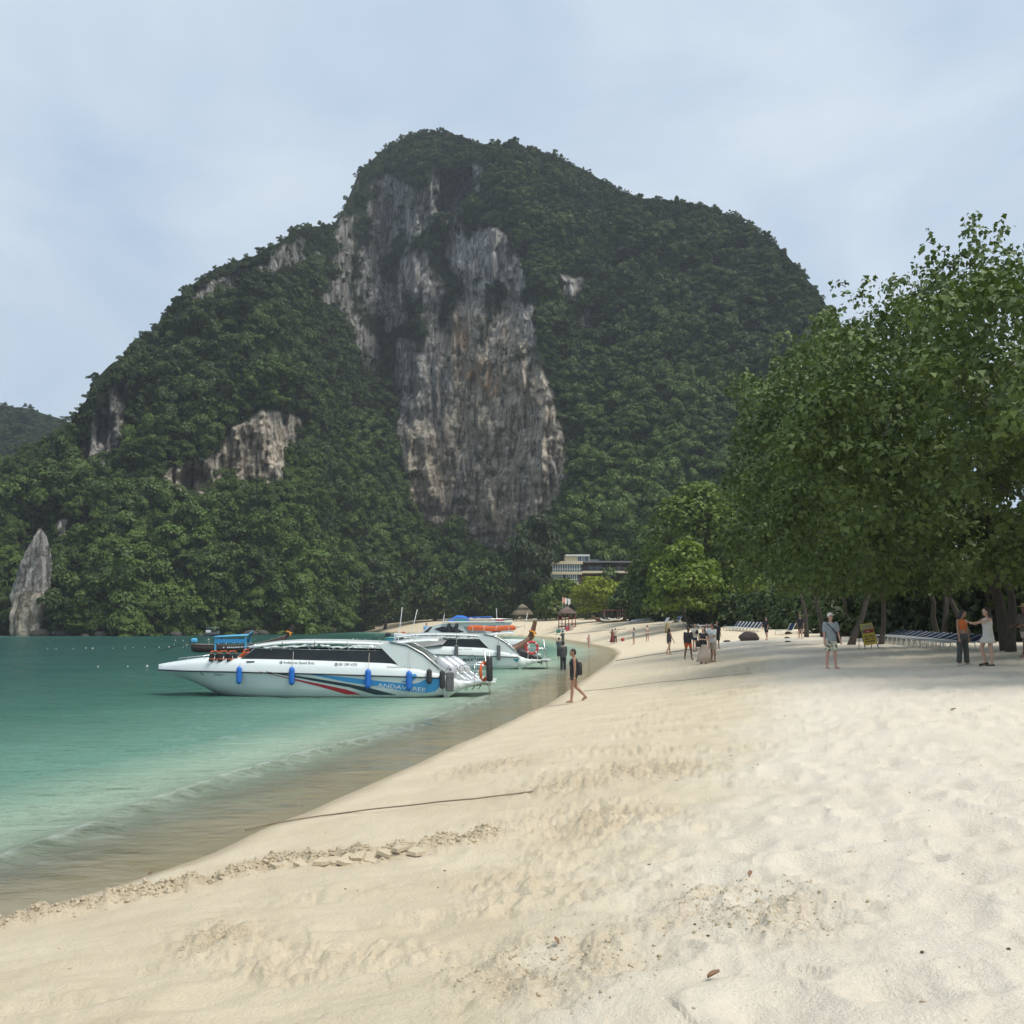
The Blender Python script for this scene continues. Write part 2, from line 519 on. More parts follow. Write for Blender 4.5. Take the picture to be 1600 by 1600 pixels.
for p_, c_ in ((.06, (.41, .49, .36)), (.16, (.135, .262, .20)), (.34, (.052, .140, .106)), (.6, (.026, .090, .072))):
    k = e.new(p_); k.color = c_ + (1,)
dif = N.new('ShaderNodeBsdfDiffuse'); 
nb = noise(N, L, P, .12, 3, .5)
L.new(mixc(N, L, ramp(N, L, nb.outputs['Fac'], .35, .65), mixc(N, L, 1.0, rp.outputs['Color'], (.8, .84, .84), 'MULTIPLY'), rp.outputs['Color']), dif.inputs['Color'])
tra = N.new('ShaderNodeBsdfTransparent'); tra.inputs['Color'].default_value = (.95, .98, .94, 1)
opm = N.new('ShaderNodeMapRange'); opm.inputs['From Min'].default_value = .02; opm.inputs['From Max'].default_value = .52
opm.interpolation_type = 'SMOOTHSTEP'; opm.inputs['To Max'].default_value = .97
L.new(da.outputs['Fac'], opm.inputs['Value'])
body = N.new('ShaderNodeMixShader')
L.new(opm.outputs['Result'], body.inputs[0]); L.new(tra.outputs[0], body.inputs[1]); L.new(dif.outputs[0], body.inputs[2])
gl = N.new('ShaderNodeBsdfGlossy'); gl.inputs['Roughness'].default_value = .05
mp = N.new('ShaderNodeMapping'); mp.inputs['Scale'].default_value = (1.0, 1.9, 1.0); mp.inputs['Rotation'].default_value = (0, 0, .25)
L.new(P, mp.inputs['Vector'])
w1 = noise(N, L, mp.outputs['Vector'], 1.5, 5, .62, .4)
w2 = noise(N, L, mp.outputs['Vector'], .45, 3, .5, .3)
ad0 = N.new('ShaderNodeMath'); ad0.operation = 'MULTIPLY_ADD'; ad0.inputs[1].default_value = 1.8
L.new(w2.outputs['Fac'], ad0.inputs[0]); L.new(w1.outputs['Fac'], ad0.inputs[2])
w3 = noise(N, L, mp.outputs['Vector'], .13, 3, .55, .5)
ad = N.new('ShaderNodeMath'); ad.operation = 'MULTIPLY_ADD'; ad.inputs[1].default_value = 5.0
L.new(w3.outputs['Fac'], ad.inputs[0]); L.new(ad0.outputs[0], ad.inputs[2])
bst = N.new('ShaderNodeMapRange'); bst.inputs['From Max'].default_value = .6; bst.inputs['To Min'].default_value = .12; bst.inputs['To Max'].default_value = .9
L.new(da.outputs['Fac'], bst.inputs['Value'])
bp = N.new('ShaderNodeBump'); bp.inputs['Distance'].default_value = .34
L.new(bst.outputs['Result'], bp.inputs['Strength']); L.new(ad.outputs[0], bp.inputs['Height'])
L.new(bp.outputs['Normal'], gl.inputs['Normal'])
fr = N.new('ShaderNodeFresnel'); fr.inputs['IOR'].default_value = 1.33; L.new(bp.outputs['Normal'], fr.inputs['Normal'])
fm = N.new('ShaderNodeMath'); fm.operation = 'MULTIPLY'; fm.inputs[1].default_value = .88; L.new(fr.outputs[0], fm.inputs[0])
wat = N.new('ShaderNodeMixShader')
L.new(fm.outputs[0], wat.inputs[0]); L.new(body.outputs[0], wat.inputs[1]); L.new(gl.outputs[0], wat.inputs[2])
fo = N.new('ShaderNodeBsdfDiffuse'); fo.inputs['Color'].default_value = (.78, .82, .76, 1)
fin = N.new('ShaderNodeMixShader')
L.new(attr(N, 'foam').outputs['Fac'], fin.inputs[0]); L.new(wat.outputs[0], fin.inputs[1]); L.new(fo.outputs[0], fin.inputs[2])
L.new(fin.outputs[0], out.inputs['Surface'])
me = np_mesh('sea_water', V, F[keep], m, True, {'depth': dep.ravel(), 'foam': (foam * .75).ravel()})
tag(link(bpy.data.objects.new('sea_water', me)), 'calm turquoise green bay water with small ripples', kind='structure')
# ------------------------------------------------------------------ limestone mountain
RIDGE = [(-900, 905), (-420, 850), (-200, 800), (0, 728), (60, 692), (110, 657), (135, 625), (145, 592), (175, 566), (200, 550), (207, 532), (240, 513), (270, 472), (300, 442), (340, 416), (400, 396), (440, 372), (470, 354), (520, 349), (534, 332), (548, 298), (560, 268), (600, 231), (640, 210), (690, 203), (722, 210), (745, 224), (800, 222), (860, 238), (920, 267), (960, 293), (1000, 306), (1050, 312), (1100, 318), (1150, 337), (1190, 362), (1230, 397), (1260, 432), (1288, 468), (1310, 525), (1350, 610), (1430, 730), (1550, 830), (1750, 900), (2100, 930)]
BASE = [(-900, 988, 205), (-420, 992, 186), (0, 994, 186), (150, 994, 187), (300, 993, 191), (420, 991, 203), (480, 989, 222), (560, 986, 262), (640, 984, 282), (720, 978, 286), (800, 974, 270), (850, 968, 246), (900, 966, 234), (980, 966, 230), (1100, 966, 222), (1300, 966, 215), (2100, 966, 205)]
ROCKS = {
 'main': [(625, 520), (612, 610), (624, 700), (640, 790), (660, 815), (720, 835), (760, 862), (800, 858), (835, 832), (862, 790), (886, 745), (886, 690), (870, 640), (842, 560), (832, 480), (812, 400), (780, 360), (740, 350), (700, 340), (690, 400), (650, 390), (622, 400)],
 'upper': [(490, 480), (520, 430), (518, 380), (545, 320), (560, 285), (600, 268), (640, 290), (668, 288), (682, 262), (690, 264), (686, 300), (684, 345), (660, 360), (630, 400), (628, 520), (602, 530), (585, 590), (560, 570), (546, 500), (520, 480)],
 'streak': [(737, 258), (747, 256), (762, 286), (752, 302), (742, 292)],
 'right': [(872, 428), (908, 436), (912, 470), (885, 477)],
 'right2': [(910, 482), (922, 484), (922, 510), (908, 508)],
 'midleft': [(360, 668), (400, 650), (440, 640), (470, 655), (464, 700), (442, 735), (440, 752), (400, 752), (378, 758), (362, 740), (322, 775), (290, 776), (260, 764), (253, 735), (300, 728), (345, 702)],
 'left': [(155, 618), (196, 592), (196, 662), (176, 728), (138, 740), (128, 720), (142, 665)],
 'grey': [(85, 818), (118, 808), (136, 820), (132, 850), (98, 852)],
 'topleft': [(300, 452), (380, 420), (470, 372), (515, 372), (500, 410), (440, 420), (360, 450), (300, 480)],
}
SCRUB = [(1180, 360), (1230, 395), (1292, 470), (1296, 520), (1262, 500), (1230, 460), (1190, 420), (1160, 370)]
TANPOLYS = [[(622, 680), (660, 660), (690, 690), (700, 640), (692, 560), (706, 480), (790, 470), (840, 560), (900, 690), (890, 780), (820, 880), (700, 860), (630, 810)], ROCKS['midleft']]
ORANGE = [(704, 500), (730, 505), (745, 560), (795, 590), (770, 620), (735, 600), (716, 570), (706, 545)]

cols = np.arange(-520, 1480, 3.0)
NR, NB = 270, 16
rp_ = np.array(RIDGE, float); bs = np.array(BASE, float)
ry = np.interp(cols, rp_[:, 0], rp_[:, 1]) + 5 * fbm(cols / 30.0, cols * 0, 3, 7) + 2
by = np.interp(cols, bs[:, 0], bs[:, 1]); bD = np.interp(cols, bs[:, 0], bs[:, 2])
t = np.linspace(0, 1, NR)[:, None]
PY = by[None, :] + (ry - by)[None, :] * t
PX = np.broadcast_to(cols[None, :], PY.shape)
wx = PX + 9 * fbm(PX / 22, PY / 40, 3, 201); wy = PY + 9 * fbm(PX / 30, PY / 22, 3, 202)
def soft(poly, w=5.0):
    d = poly_dist(list(poly) + [poly[0]], wx, wy)
    return sstep(-w, w, np.where(in_poly(poly, wx, wy), d, -d))
rock = np.zeros(PX.shape)
for k_, p_ in ROCKS.items(): rock = np.maximum(rock, soft(p_) * ({'upper': .8, 'topleft': .72}.get(k_, 1)))
steep = rock.copy()
# vegetation creeping over ledges on the rock
veg_n = fbm(PX / 42, PY / 60, 4, 211)
crack = np.exp(-((PX - (688 + .06 * (PY - 350) + 14 * perlin(PY / 60, PY * 0, 3))) / 12) ** 2) * sstep(540, 500, PY) * sstep(330, 360, PY)
bare = np.clip(rock - .95 * sstep(.04, .24, veg_n) * sstep(600, 520, PY) - crack - .8 * sstep(.34, .5, veg_n), 0, 1)
scrub = soft(SCRUB, 14)
tan = np.maximum.reduce([soft(p_, 22) for p_ in TANPOLYS]) * sstep(-.45, .15, fbm(PX / 26, PY / 70, 4, 221) + .15)
orange = soft(ORANGE, 12) * sstep(-.3, .2, fbm(PX / 12, PY / 30, 3, 231) + .1)
hn = (by[None, :] - PY) / (by - ry)[None, :]
g = .80 - .35 * sstep(.55, 1.0, hn)
g = g * (1 - .93 * steep) + .15 * steep
g = g + .35 * fbm(PX / 90, PY / 50, 3, 241) * (1 - steep)
ker = np.exp(-(np.arange(-14, 15) / 6.0) ** 2); ker /= ker.sum()
g = np.apply_along_axis(lambda a: np.convolve(np.pad(a, 14, mode='edge'), ker, 'valid'), 1, g)
g = np.clip(g, -.05, 1.3)
U = (PX - 800) / FPX; VV = (800 - PY) / FPX
DY = CP - VV * SP; DZ = SP + VV * CP
K = DZ / DY
D = np.zeros(PX.shape)
D[0] = bD; zc = CAM_H + D[0] * K[0]
for i in range(1, NR):
    dz = np.maximum((D[i - 1] * K[i] + CAM_H - zc) / (1 - np.minimum(g[i] * K[i], .8)), 0)
    D[i] = D[i - 1] + g[i] * dz
    zc = CAM_H + D[i] * K[i]
ker = np.exp(-(np.arange(-8, 9) / 3.5) ** 2); ker /= ker.sum()
D = np.apply_along_axis(lambda a: np.convolve(np.pad(a, 8, mode='edge'), ker, 'valid'), 1, D)
# rock relief: vertical flutes, ledges and hanging drapery; hollows under the forest
fl = fbm(PX / 9.0 + .5 * perlin(PX / 40, PY / 80, 4), PY / 95.0, 4, 251)
big = fbm(PX / 42.0, PY / 130.0, 3, 261)
led = fbm(PX / 60.0, PY / 11.0, 3, 271)
fl2 = 1 - 2 * np.abs(fbm(PX / 15.0, PY / 120.0, 3, 255)) * 1.6
chk = fbm(PX / 17.0, PY / 24.0, 4, 257, .6)
D = D + rock * (1.5 * fbm(PX / 4.2, PY / 13.0, 3, 259) + 3.6 * fl + 2.6 * fl2 + 2.8 * chk + 13.0 * big + 1.6 * led * sstep(560, 800, PY))
D = D + (1 - rock) * (3.0 * fbm(PX / 28, PY / 22, 3, 281) + 15 * fbm((PX + .45 * PY) / 48, (PY - .45 * PX) / 150, 3, 291))
cave = soft([(687, 268), (712, 270), (735, 262), (742, 290), (728, 318), (716, 340), (690, 343), (681, 326), (688, 300)], 2.2)
bare = np.maximum(bare, cave); D = D + cave * (24 + 5 * fbm(PX / 8, PY / 30, 3, 77))
rec = np.exp(-((wx - 690) / 16) ** 2) * sstep(350, 400, PY) * sstep(560, 500, PY)
D = D + 7 * rec
D = D + sstep(1.0, .3, np.hypot((wx - 305) / 40, (wy - 752) / 24)) * 7
D = D - np.exp(-((PX - 640) / 22) ** 2) * sstep(540, 600, PY) * sstep(830, 780, PY) * 4
Xm, Ym, Zm = U / DY * D, D, CAM_H + D * K
dz0 = np.maximum(0, 3 * (1 - np.arange(NR)[:, None] / 3.0)); Zm = Zm - np.where(np.arange(NR)[:, None] < 2, 2.5, 0)
# back slope behind the ridge
jb = np.arange(1, NB + 1)[:, None]
Xb = Xm[-1][None] * (1 + jb * .02); Yb = Ym[-1][None] + jb * 7.0
Zb = np.maximum(Zm[-1][None] - 1.0 * jb ** 1.55, -3)
X_, Y_, Z_ = np.vstack([Xm, Xb]), np.vstack([Ym, Yb]), np.vstack([Zm, Zb])
ext = lambda a: np.vstack([a, np.repeat(a[-1][None], NB, 0)])
V = np.stack([X_, Y_, Z_], -1).reshape(-1, 3)
F = grid_faces(*X_.shape)
m, N, L, out = new_mat('limestone')
b = N.new('ShaderNodeBsdfPrincipled'); b.inputs['Roughness'].default_value = .95; b.inputs['Specular IOR Level'].default_value = .15
tc = N.new('ShaderNodeTexCoord')
mp = N.new('ShaderNodeMapping'); mp.inputs['Scale'].default_value = (.48, .48, .12); L.new(tc.outputs['Object'], mp.inputs['Vector'])
s1 = noise(N, L, mp.outputs['Vector'], 1.0, 11, .74, .35)
mp2 = N.new('ShaderNodeMapping'); mp2.inputs['Scale'].default_value = (.12, .12, .5); L.new(tc.outputs['Object'], mp2.inputs['Vector'])
s2 = noise(N, L, mp2.outputs['Vector'], 1.0, 9, .72)
s3 = noise(N, L, tc.outputs['Object'], .6, 9, .74)
grey = mixc(N, L, ramp(N, L, s1.outputs['Fac'], .40, .62), (.15, .145, .138), (.54, .52, .48))
tanc = mixc(N, L, ramp(N, L, s2.outputs['Fac'], .35, .65), (.38, .315, .235), (.76, .67, .53))
tanc = mixc(N, L, ramp(N, L, s1.outputs['Fac'], .33, .52), (.19, .17, .15), tanc)
tf = N.new('ShaderNodeMath'); tf.operation = 'MULTIPLY'; L.new(attr(N, 'tan').outputs['Fac'], tf.inputs[0]); L.new(ramp(N, L, s3.outputs['Fac'], .22, .42), tf.inputs[1])
rk = mixc(N, L, tf.outputs[0], grey, tanc)
mpv = N.new('ShaderNodeMapping'); mpv.inputs['Scale'].default_value = (.30, .30, .11)
wv = N.new('ShaderNodeMix'); wv.data_type = 'RGBA'; wv.inputs['Factor'].default_value = .06; L.new(mp.outputs['Vector'], wv.inputs['A']); L.new(s3.outputs['Color'], wv.inputs['B'])
vo = N.new('ShaderNodeTexVoronoi'); vo.feature = 'DISTANCE_TO_EDGE'; vo.inputs['Scale'].default_value = .75
va = N.new('ShaderNodeVectorMath'); va.operation = 'MULTIPLY_ADD'; va.inputs[1].default_value = (1.6, 1.6, 1.6); L.new(s3.outputs['Color'], va.inputs[0]); L.new(mp.outputs['Vector'], va.inputs[2]); L.new(va.outputs[0], vo.inputs['Vector'])
crk = ramp(N, L, vo.outputs['Distance'], .0, .09)
rk = mixc(N, L, 1.0, rk, mixc(N, L, crk, (.52, .51, .50), (1, 1, 1)), 'MULTIPLY')
of = N.new('ShaderNodeMath'); of.operation = 'MULTIPLY'; L.new(attr(N, 'orange').outputs['Fac'], of.inputs[0]); L.new(ramp(N, L, s1.outputs['Fac'], .4, .6), of.inputs[1])
rk = mixc(N, L, of.outputs[0], rk, (.50, .29, .14))
vegc = mixc(N, L, s3.outputs['Fac'], (.008, .016, .006), (.030, .046, .015))
L.new(mixc(N, L, attr(N, 'bare').outputs['Fac'], vegc, rk), b.inputs['Base Color'])
bp = N.new('ShaderNodeBump'); bp.inputs['Distance'].default_value = 1.3; bp.inputs['Strength'].default_value = .9
hm = N.new('ShaderNodeMath'); hm.operation = 'MULTIPLY_ADD'; hm.inputs[1].default_value = .7
h2 = N.new('ShaderNodeMath'); h2.operation = 'MULTIPLY_ADD'; h2.inputs[1].default_value = .35
L.new(crk, h2.inputs[0]); L.new(s1.outputs['Fac'], h2.inputs[2])
L.new(s3.outputs['Fac'], hm.inputs[0]); L.new(h2.outputs[0], hm.inputs[2])
L.new(hm.outputs[0], bp.inputs['Height']); L.new(bp.outputs['Normal'], b.inputs['Normal'])
L.new(b.outputs[0], out.inputs['Surface'])
ROCK_MAT = m
me = np_mesh('mountain', V, F[:, ::-1], m, True, {'bare': ext(bare).ravel(), 'tan': ext(tan).ravel(), 'orange': ext(orange).ravel()})
tag(link(bpy.data.objects.new('mountain', me)), 'steep limestone mountain with grey cliff faces and a cave', kind='structure')

# farther hill on the left
hc = np.arange(-1500, 420, 8.0)
hr = np.interp(hc, [-1500, -700, -300, -150, 0, 40, 75, 105, 150, 250, 420], [760, 640, 600, 612, 634, 637, 648, 659, 690, 780, 930]) + 4 * fbm(hc / 40, hc * 0, 3, 17)
t = np.linspace(0, 1, 70)[:, None]
HPY = 985 + (hr - 985)[None] * t; HPX = np.broadcast_to(hc[None], HPY.shape)
HD = 300 + 150 * t ** .9 + 16 * fbm(HPX / 50, HPY / 40, 3, 19)
hv = (800 - HPY) / FPX; hdy = CP - hv * SP
HX, HY, HZ = (HPX - 800) / FPX / hdy * HD, HD, CAM_H + HD * (SP + hv * CP) / hdy
jb = np.arange(1, 9)[:, None]
HX2, HY2, HZ2 = np.vstack([HX, HX[-1] * (1 + jb * .02)]), np.vstack([HY, HY[-1] + 12 * jb]), np.vstack([HZ, np.maximum(HZ[-1] - 2.5 * jb ** 1.5, -3)])
V = np.stack([HX2, HY2, HZ2], -1).reshape(-1, 3)
me = np_mesh('hill', V, grid_faces(*HX2.shape)[:, ::-1], ROCK_MAT, True, {'bare': np.zeros(len(V)), 'tan': np.zeros(len(V)), 'orange': np.zeros(len(V))})
tag(link(bpy.data.objects.new('hill', me)), 'wooded hill farther off beyond the mountain shoulder', kind='structure')

# rock spire standing at the water on the left
def blob_rock(name, rings, mat, seed, amp=.12, n=40):
    """rings: (x, y, z, rx, ry) from foot to tip"""
    z0, z1 = rings[0][2], rings[-1][2]
    A = np.array(rings, float); zz = np.linspace(z0, z1, 90)
    th = np.linspace(0, 2 * np.pi, n, endpoint=False)
    T, ZZ = np.meshgrid(th, zz)
    f = lambda k: np.interp(ZZ, A[:, 2], A[:, k])
    sc = 1 + amp * 2 * fbm(np.cos(T) * 2 + seed, np.sin(T) * 2 + ZZ * .12, 4, seed) + amp * .8 * fbm(T * 3.5, ZZ * .35, 4, seed + 3)
    Xr = f(0) + f(3) * np.cos(T) * sc; Yr = f(1) + f(4) * np.sin(T) * sc
    Vr = np.stack([Xr, Yr, ZZ], -1).reshape(-1, 3)
    i = np.arange(89)[:, None] * n + np.arange(n)[None]; j = np.arange(89)[:, None] * n + (np.arange(n)[None] + 1) % n
    Fr = np.stack([i, j, j + n, i + n], -1).reshape(-1, 4)
    zt = (Vr[:, 2] - z0) / (z1 - z0)
    return np_mesh(name, Vr, Fr, mat, True, {'bare': np.ones(len(Vr)), 'tan': np.where(zt < .45, .8, .1), 'orange': np.zeros(len(Vr))})
sp = [at(x, y, 184) for x, y in ((46, 994), (44, 965), (48, 935), (52, 905), (56, 880), (60, 855), (62, 838), (63, 826))]
wr = [19, 24, 25, 21, 19, 13, 8, 1.5]
rings = [(p.x, p.y, p.z - (2 if i == 0 else 0), w * .119, w * .119 * .9) for i, (p, w) in enumerate(zip(sp, wr))]
tag(link(bpy.data.objects.new('rock_spire', blob_rock('rock_spire', rings, ROCK_MAT, 5, .30, 64))), 'tall pointed grey limestone spire rising from the waterline beside the forest', 'rock')

# ------------------------------------------------------------------ foliage meshes
def leaf_mat(name, c_lo, c_hi, trans=.25, rough=.55, spec=.35, inst=False):
    m, N, L, out = new_mat(name)
    a = N.new('ShaderNodeAttribute'); a.attribute_name = 'tint'; a.attribute_type = 'INSTANCER' if inst else 'GEOMETRY'
    lv = N.new('ShaderNodeAttribute'); lv.attribute_name = 'leafv'
    ad = N.new('ShaderNodeMath'); ad.operation = 'MULTIPLY_ADD'; ad.inputs[1].default_value = .45
    L.new(lv.outputs['Fac'], ad.inputs[0]); L.new(a.outputs['Fac'], ad.inputs[2])
    col = ramp(N, L, ad.outputs[0], .0, 1.25, c_lo, c_hi)
    d = N.new('ShaderNodeBsdfPrincipled'); d.inputs['Roughness'].default_value = rough; d.inputs['Specular IOR Level'].default_value = spec
    L.new(col, d.inputs['Base Color'])
    tr = N.new('ShaderNodeBsdfTranslucent')
    L.new(mixc(N, L, 1.0, col, (1.1, 1.25, .45), 'MULTIPLY'), tr.inputs['Color'])
    mx = N.new('ShaderNodeMixShader'); mx.inputs[0].default_value = trans
    L.new(d.outputs[0], mx.inputs[1]); L.new(tr.outputs[0], mx.inputs[2]); L.new(mx.outputs[0], out.inputs['Surface'])
    return m
def leaves(cen, nrm, size, rng, shape='quad', aspect=1.5, droop=.0):
    """leaf faces at points; returns verts, faces (quads), per-vertex random"""
    n = len(cen)
    nrm = nrm / (np.linalg.norm(nrm, axis=1, keepdims=True) + 1e-9)
    ref = rng.normal(size=(n, 3)); ref[:, 2] -= droop * 2.5
    a = ref - (ref * nrm).sum(1, keepdims=True) * nrm
    a /= np.linalg.norm(a, axis=1, keepdims=True) + 1e-9
    b = np.cross(nrm, a)
    s = (size * rng.uniform(.65, 1.3, n))[:, None] if np.isscalar(size) else size[:, None]
    if shape == 'quad':
        fold = .22
        pts = [cen - a * s * aspect * .5, cen + b * s * .5 + nrm * s * fold, cen + a * s * aspect * .5 - nrm * s * .1, cen - b * s * .5 + nrm * s * fold]
        Vl = np.stack(pts, 1).reshape(-1, 3); k = 4
        Fl = np.arange(n * 4).reshape(n, 4)
    elif shape == 'kite':   # broad leaf with a drip tip, folded along the midrib
        pts = [cen - a * s * .46, cen - a * s * .12 + b * s * .48 + nrm * s * .15, cen + a * s * .60 - nrm * s * .12, cen - a * s * .12 - b * s * .48 + nrm * s * .15]
        Vl = np.stack(pts, 1).reshape(-1, 3); k = 4
        Fl = np.arange(n * 4).reshape(n, 4)
    else:   # heart: two quads folded along the midrib, pointed tip, rounded lobes
        pts = [cen - a * s * .38, cen - a * s * .50 + b * s * .30 + nrm * s * .10, cen - a * s * .02 + b * s * .54 + nrm * s * .16, cen + a * s * .62 - nrm * s * .14,
               cen - a * s * .02 - b * s * .54 + nrm * s * .16, cen - a * s * .50 - b * s * .30 + nrm * s * .10]
        Vl = np.stack(pts, 1).reshape(-1, 3); k = 6
        o = np.arange(n)[:, None] * 6
        Fl = np.concatenate([o + np.array([[0, 1, 2, 3]]), o + np.array([[0, 3, 4, 5]])], 0)
    return Vl, Fl, np.repeat(rng.uniform(0, 1, n), k)
def sphere_pts(n, rng, up=0.0):
    d = rng.normal(size=(n, 3)); d /= np.linalg.norm(d, axis=1, keepdims=True)
    if up > 0:
        fl_ = (d[:, 2] < -up); d[fl_, 2] *= -1
    return d
def lobed_crown(lobes, per_area, rng, leaf, up=.35, flat=1.0):
    """leaf centres and normals on the shells of ellipsoid lobes (c, r)"""
    C, Nn = [], []
    for (c, r) in lobes:
        c = np.array(c, float); r = np.array(r if hasattr(r, '__len__') else (r, r, r * flat), float)
        area = 4 * np.pi * (r.prod()) ** (2 / 3.)
        k = max(12, int(area * per_area))
        d = sphere_pts(k, rng, up)
        rad = 1 - np.abs(rng.normal(0, .16, k))[:, None] + .10 * fbm(d[:, 0] * 3 + c[0], d[:, 1] * 3 + d[:, 2] * 2, 3, 5)[:, None]
        C.append(c + d * r * rad); Nn.append(d / r * r.mean() + rng.normal(0, .42, (k, 3)) + np.array([0, 0, .25]))
    return np.concatenate(C), np.concatenate(Nn)
FOREST_MAT = leaf_mat('forest_leaves', (.007, .017, .007), (.110, .170, .030), .2, inst=True)
src = bpy.data.collections.new('forest_crowns')
rng = np.random.default_rng(3)
for vi in range(7):
    lobes = []
    wide = 1.0 + .35 * (vi % 3)
    for q in range(rng.integers(9, 17)):
        a_ = rng.uniform(0, 6.28); rad = rng.uniform(.1, .85) * wide
        zq = rng.uniform(-.35, .65) * (1.0 if vi < 5 else 1.6) * (1.15 - rad * .5)
        lobes.append(((rad * math.cos(a_), rad * math.sin(a_), zq), tuple(rng.uniform(.20, .52, 3) * np.array([1, 1, .8]))))
    Cc, Nn = lobed_crown(lobes, 150, rng, .1, up=.25)
    Vl, Fl, rv = leaves(Cc, Nn, .088, rng)
    me = np_mesh('forest_crown_%d' % vi, Vl, Fl, FOREST_MAT, False, {'leafv': rv})
    src.objects.link(bpy.data.objects.new('forest_crown_%d' % vi, me))
def scatter(name, pts, rot, scl, idx, tint, coll, label):
    me = bpy.data.meshes.new(name)
    me.vertices.add(len(pts)); me.vertices.foreach_set('co', np.asarray(pts, np.float32).ravel())
    for nm, ty, key, arr in (('rot', 'FLOAT_VECTOR', 'vector', rot), ('scl', 'FLOAT_VECTOR', 'vector', scl), ('tint', 'FLOAT', 'value', tint), ('idx', 'INT', 'value', idx)):
        a = me.attributes.new(nm, ty, 'POINT'); a.data.foreach_set(key, np.asarray(arr, np.int32 if ty == 'INT' else np.float32).ravel())
    o = link(bpy.data.objects.new(name, me))
    ng = bpy.data.node_groups.new(name, 'GeometryNodeTree')
    ng.interface.new_socket('Geometry', in_out='INPUT', socket_type='NodeSocketGeometry')
    ng.interface.new_socket('Geometry', in_out='OUTPUT', socket_type='NodeSocketGeometry')
    N, L = ng.nodes, ng.links
    gi, go = N.new('NodeGroupInput'), N.new('NodeGroupOutput')
    iop = N.new('GeometryNodeInstanceOnPoints'); iop.inputs['Pick Instance'].default_value = True
    ci = N.new('GeometryNodeCollectionInfo'); ci.inputs['Collection'].default_value = coll
    ci.inputs['Separate Children'].default_value = True; ci.inputs['Reset Children'].default_value = True
    def na(nm, ty):
        k = N.new('GeometryNodeInputNamedAttribute'); k.data_type = ty; k.inputs['Name'].default_value = nm
        return k.outputs['Attribute']
    L.new(gi.outputs[0], iop.inputs['Points']); L.new(ci.outputs[0], iop.inputs['Instance'])
    L.new(na('idx', 'INT'), iop.inputs['Instance Index']); L.new(na('rot', 'FLOAT_VECTOR'), iop.inputs['Rotation']); L.new(na('scl', 'FLOAT_VECTOR'), iop.inputs['Scale'])
    L.new(iop.outputs[0], go.inputs[0])
    md = o.modifiers.new('scatter', 'NODES'); md.node_group = ng
    return tag(o, label, kind='stuff')
# forest on the mountain
P3 = np.stack([Xm, Ym, Zm], -1)
e1 = P3[1:, :-1] - P3[:-1, :-1]; e2 = P3[:-1, 1:] - P3[:-1, :-1]
area = np.linalg.norm(np.cross(e1, e2), axis=-1)
pxc, pyc = PX[:-1, :-1], PY[:-1, :-1]
vegm = (1 - bare[:-1, :-1]) * (1 - .6 * steep[:-1, :-1]) * (1 - cave[:-1, :-1]) * ((pxc > -420) & (pxc < 1420))
wgt = area * vegm * (1 + 1.0 * scrub[:-1, :-1])
wgt = np.minimum(wgt, np.percentile(wgt, 99.5)); wgt = wgt / wgt.sum()
NT = 15500
ci_ = rng.choice(wgt.size, NT, p=wgt.ravel())
ri, cj = np.unravel_index(ci_, wgt.shape)
fr_ = rng.random((NT, 2))
pos = P3[ri, cj] + e1[ri, cj] * fr_[:, :1] + e2[ri, cj] * fr_[:, 1:]
tpx, tpy = pxc[ri, cj], pyc[ri, cj]
hh = pos[:, 2]
topness = np.clip(hh / 140, 0, 1)
base_r = 2.25 - .75 * topness
size = base_r * np.clip(rng.lognormal(-.05, .48, NT), .3, 2.4) * (1 - .45 * scrub[ri, cj]) * (1 - .5 * steep[ri, cj])
ridge_d = tpy - np.interp(tpx, cols, ry)
size = np.where(ridge_d < 22, np.minimum(size, rng.uniform(.7, 1.7, NT)), size)
size = np.where(ridge_d < 48, np.minimum(size, 1.9), size)
size = np.where(cave[ri, cj] > .01, .5, size)
def bare_at(x, y):
    j = np.clip(((x - cols[0]) / 3.0).astype(int), 0, len(cols) - 1); i = np.clip(((by[j] - y) / (by[j] - ry[j]) * (NR - 1)).astype(int), 0, NR - 1)
    return bare[i, j]
rpx = size / pos[:, 1] * FPX
hit = np.zeros(NT)
for ox, oy in ((0, -1.0), (.8, -.5), (-.8, -.5), (.8, .3), (-.8, .3), (0, -1.6)): hit = np.maximum(hit, bare_at(tpx + ox * rpx, tpy + oy * rpx))
size = np.where((hit > .4) & (rng.random(NT) < .92), np.minimum(size, rng.uniform(.5, 1.3, NT)), size)
nsp = (np.abs(tpx - 52) < 34) & (tpy > 812)
size = np.where(nsp, .5, size)
pos[:, 2] += size * np.where(ridge_d < 16, .12, .35); pos[:, 1] -= size * .25
lf = fbm(tpx / 60, tpy / 50, 4, 301)
low = sstep(560, 860, tpy)
tint = .20 + .40 * low * (.55 + .9 * np.clip(lf + .25, 0, 1)) + .30 * np.clip(lf, -.6, 1) + .16 * sstep(480, 700, tpy) * sstep(860, 940, tpx) + rng.normal(0, .12, NT) + .16 * (rng.random(NT) < .05) - .03 * topness
sc3 = np.stack([size, size, size * rng.uniform(.7, 1.5, NT)], -1)
rt = np.stack([rng.normal(0, .3, NT), rng.normal(0, .3, NT), rng.uniform(0, 6.28, NT)], -1)
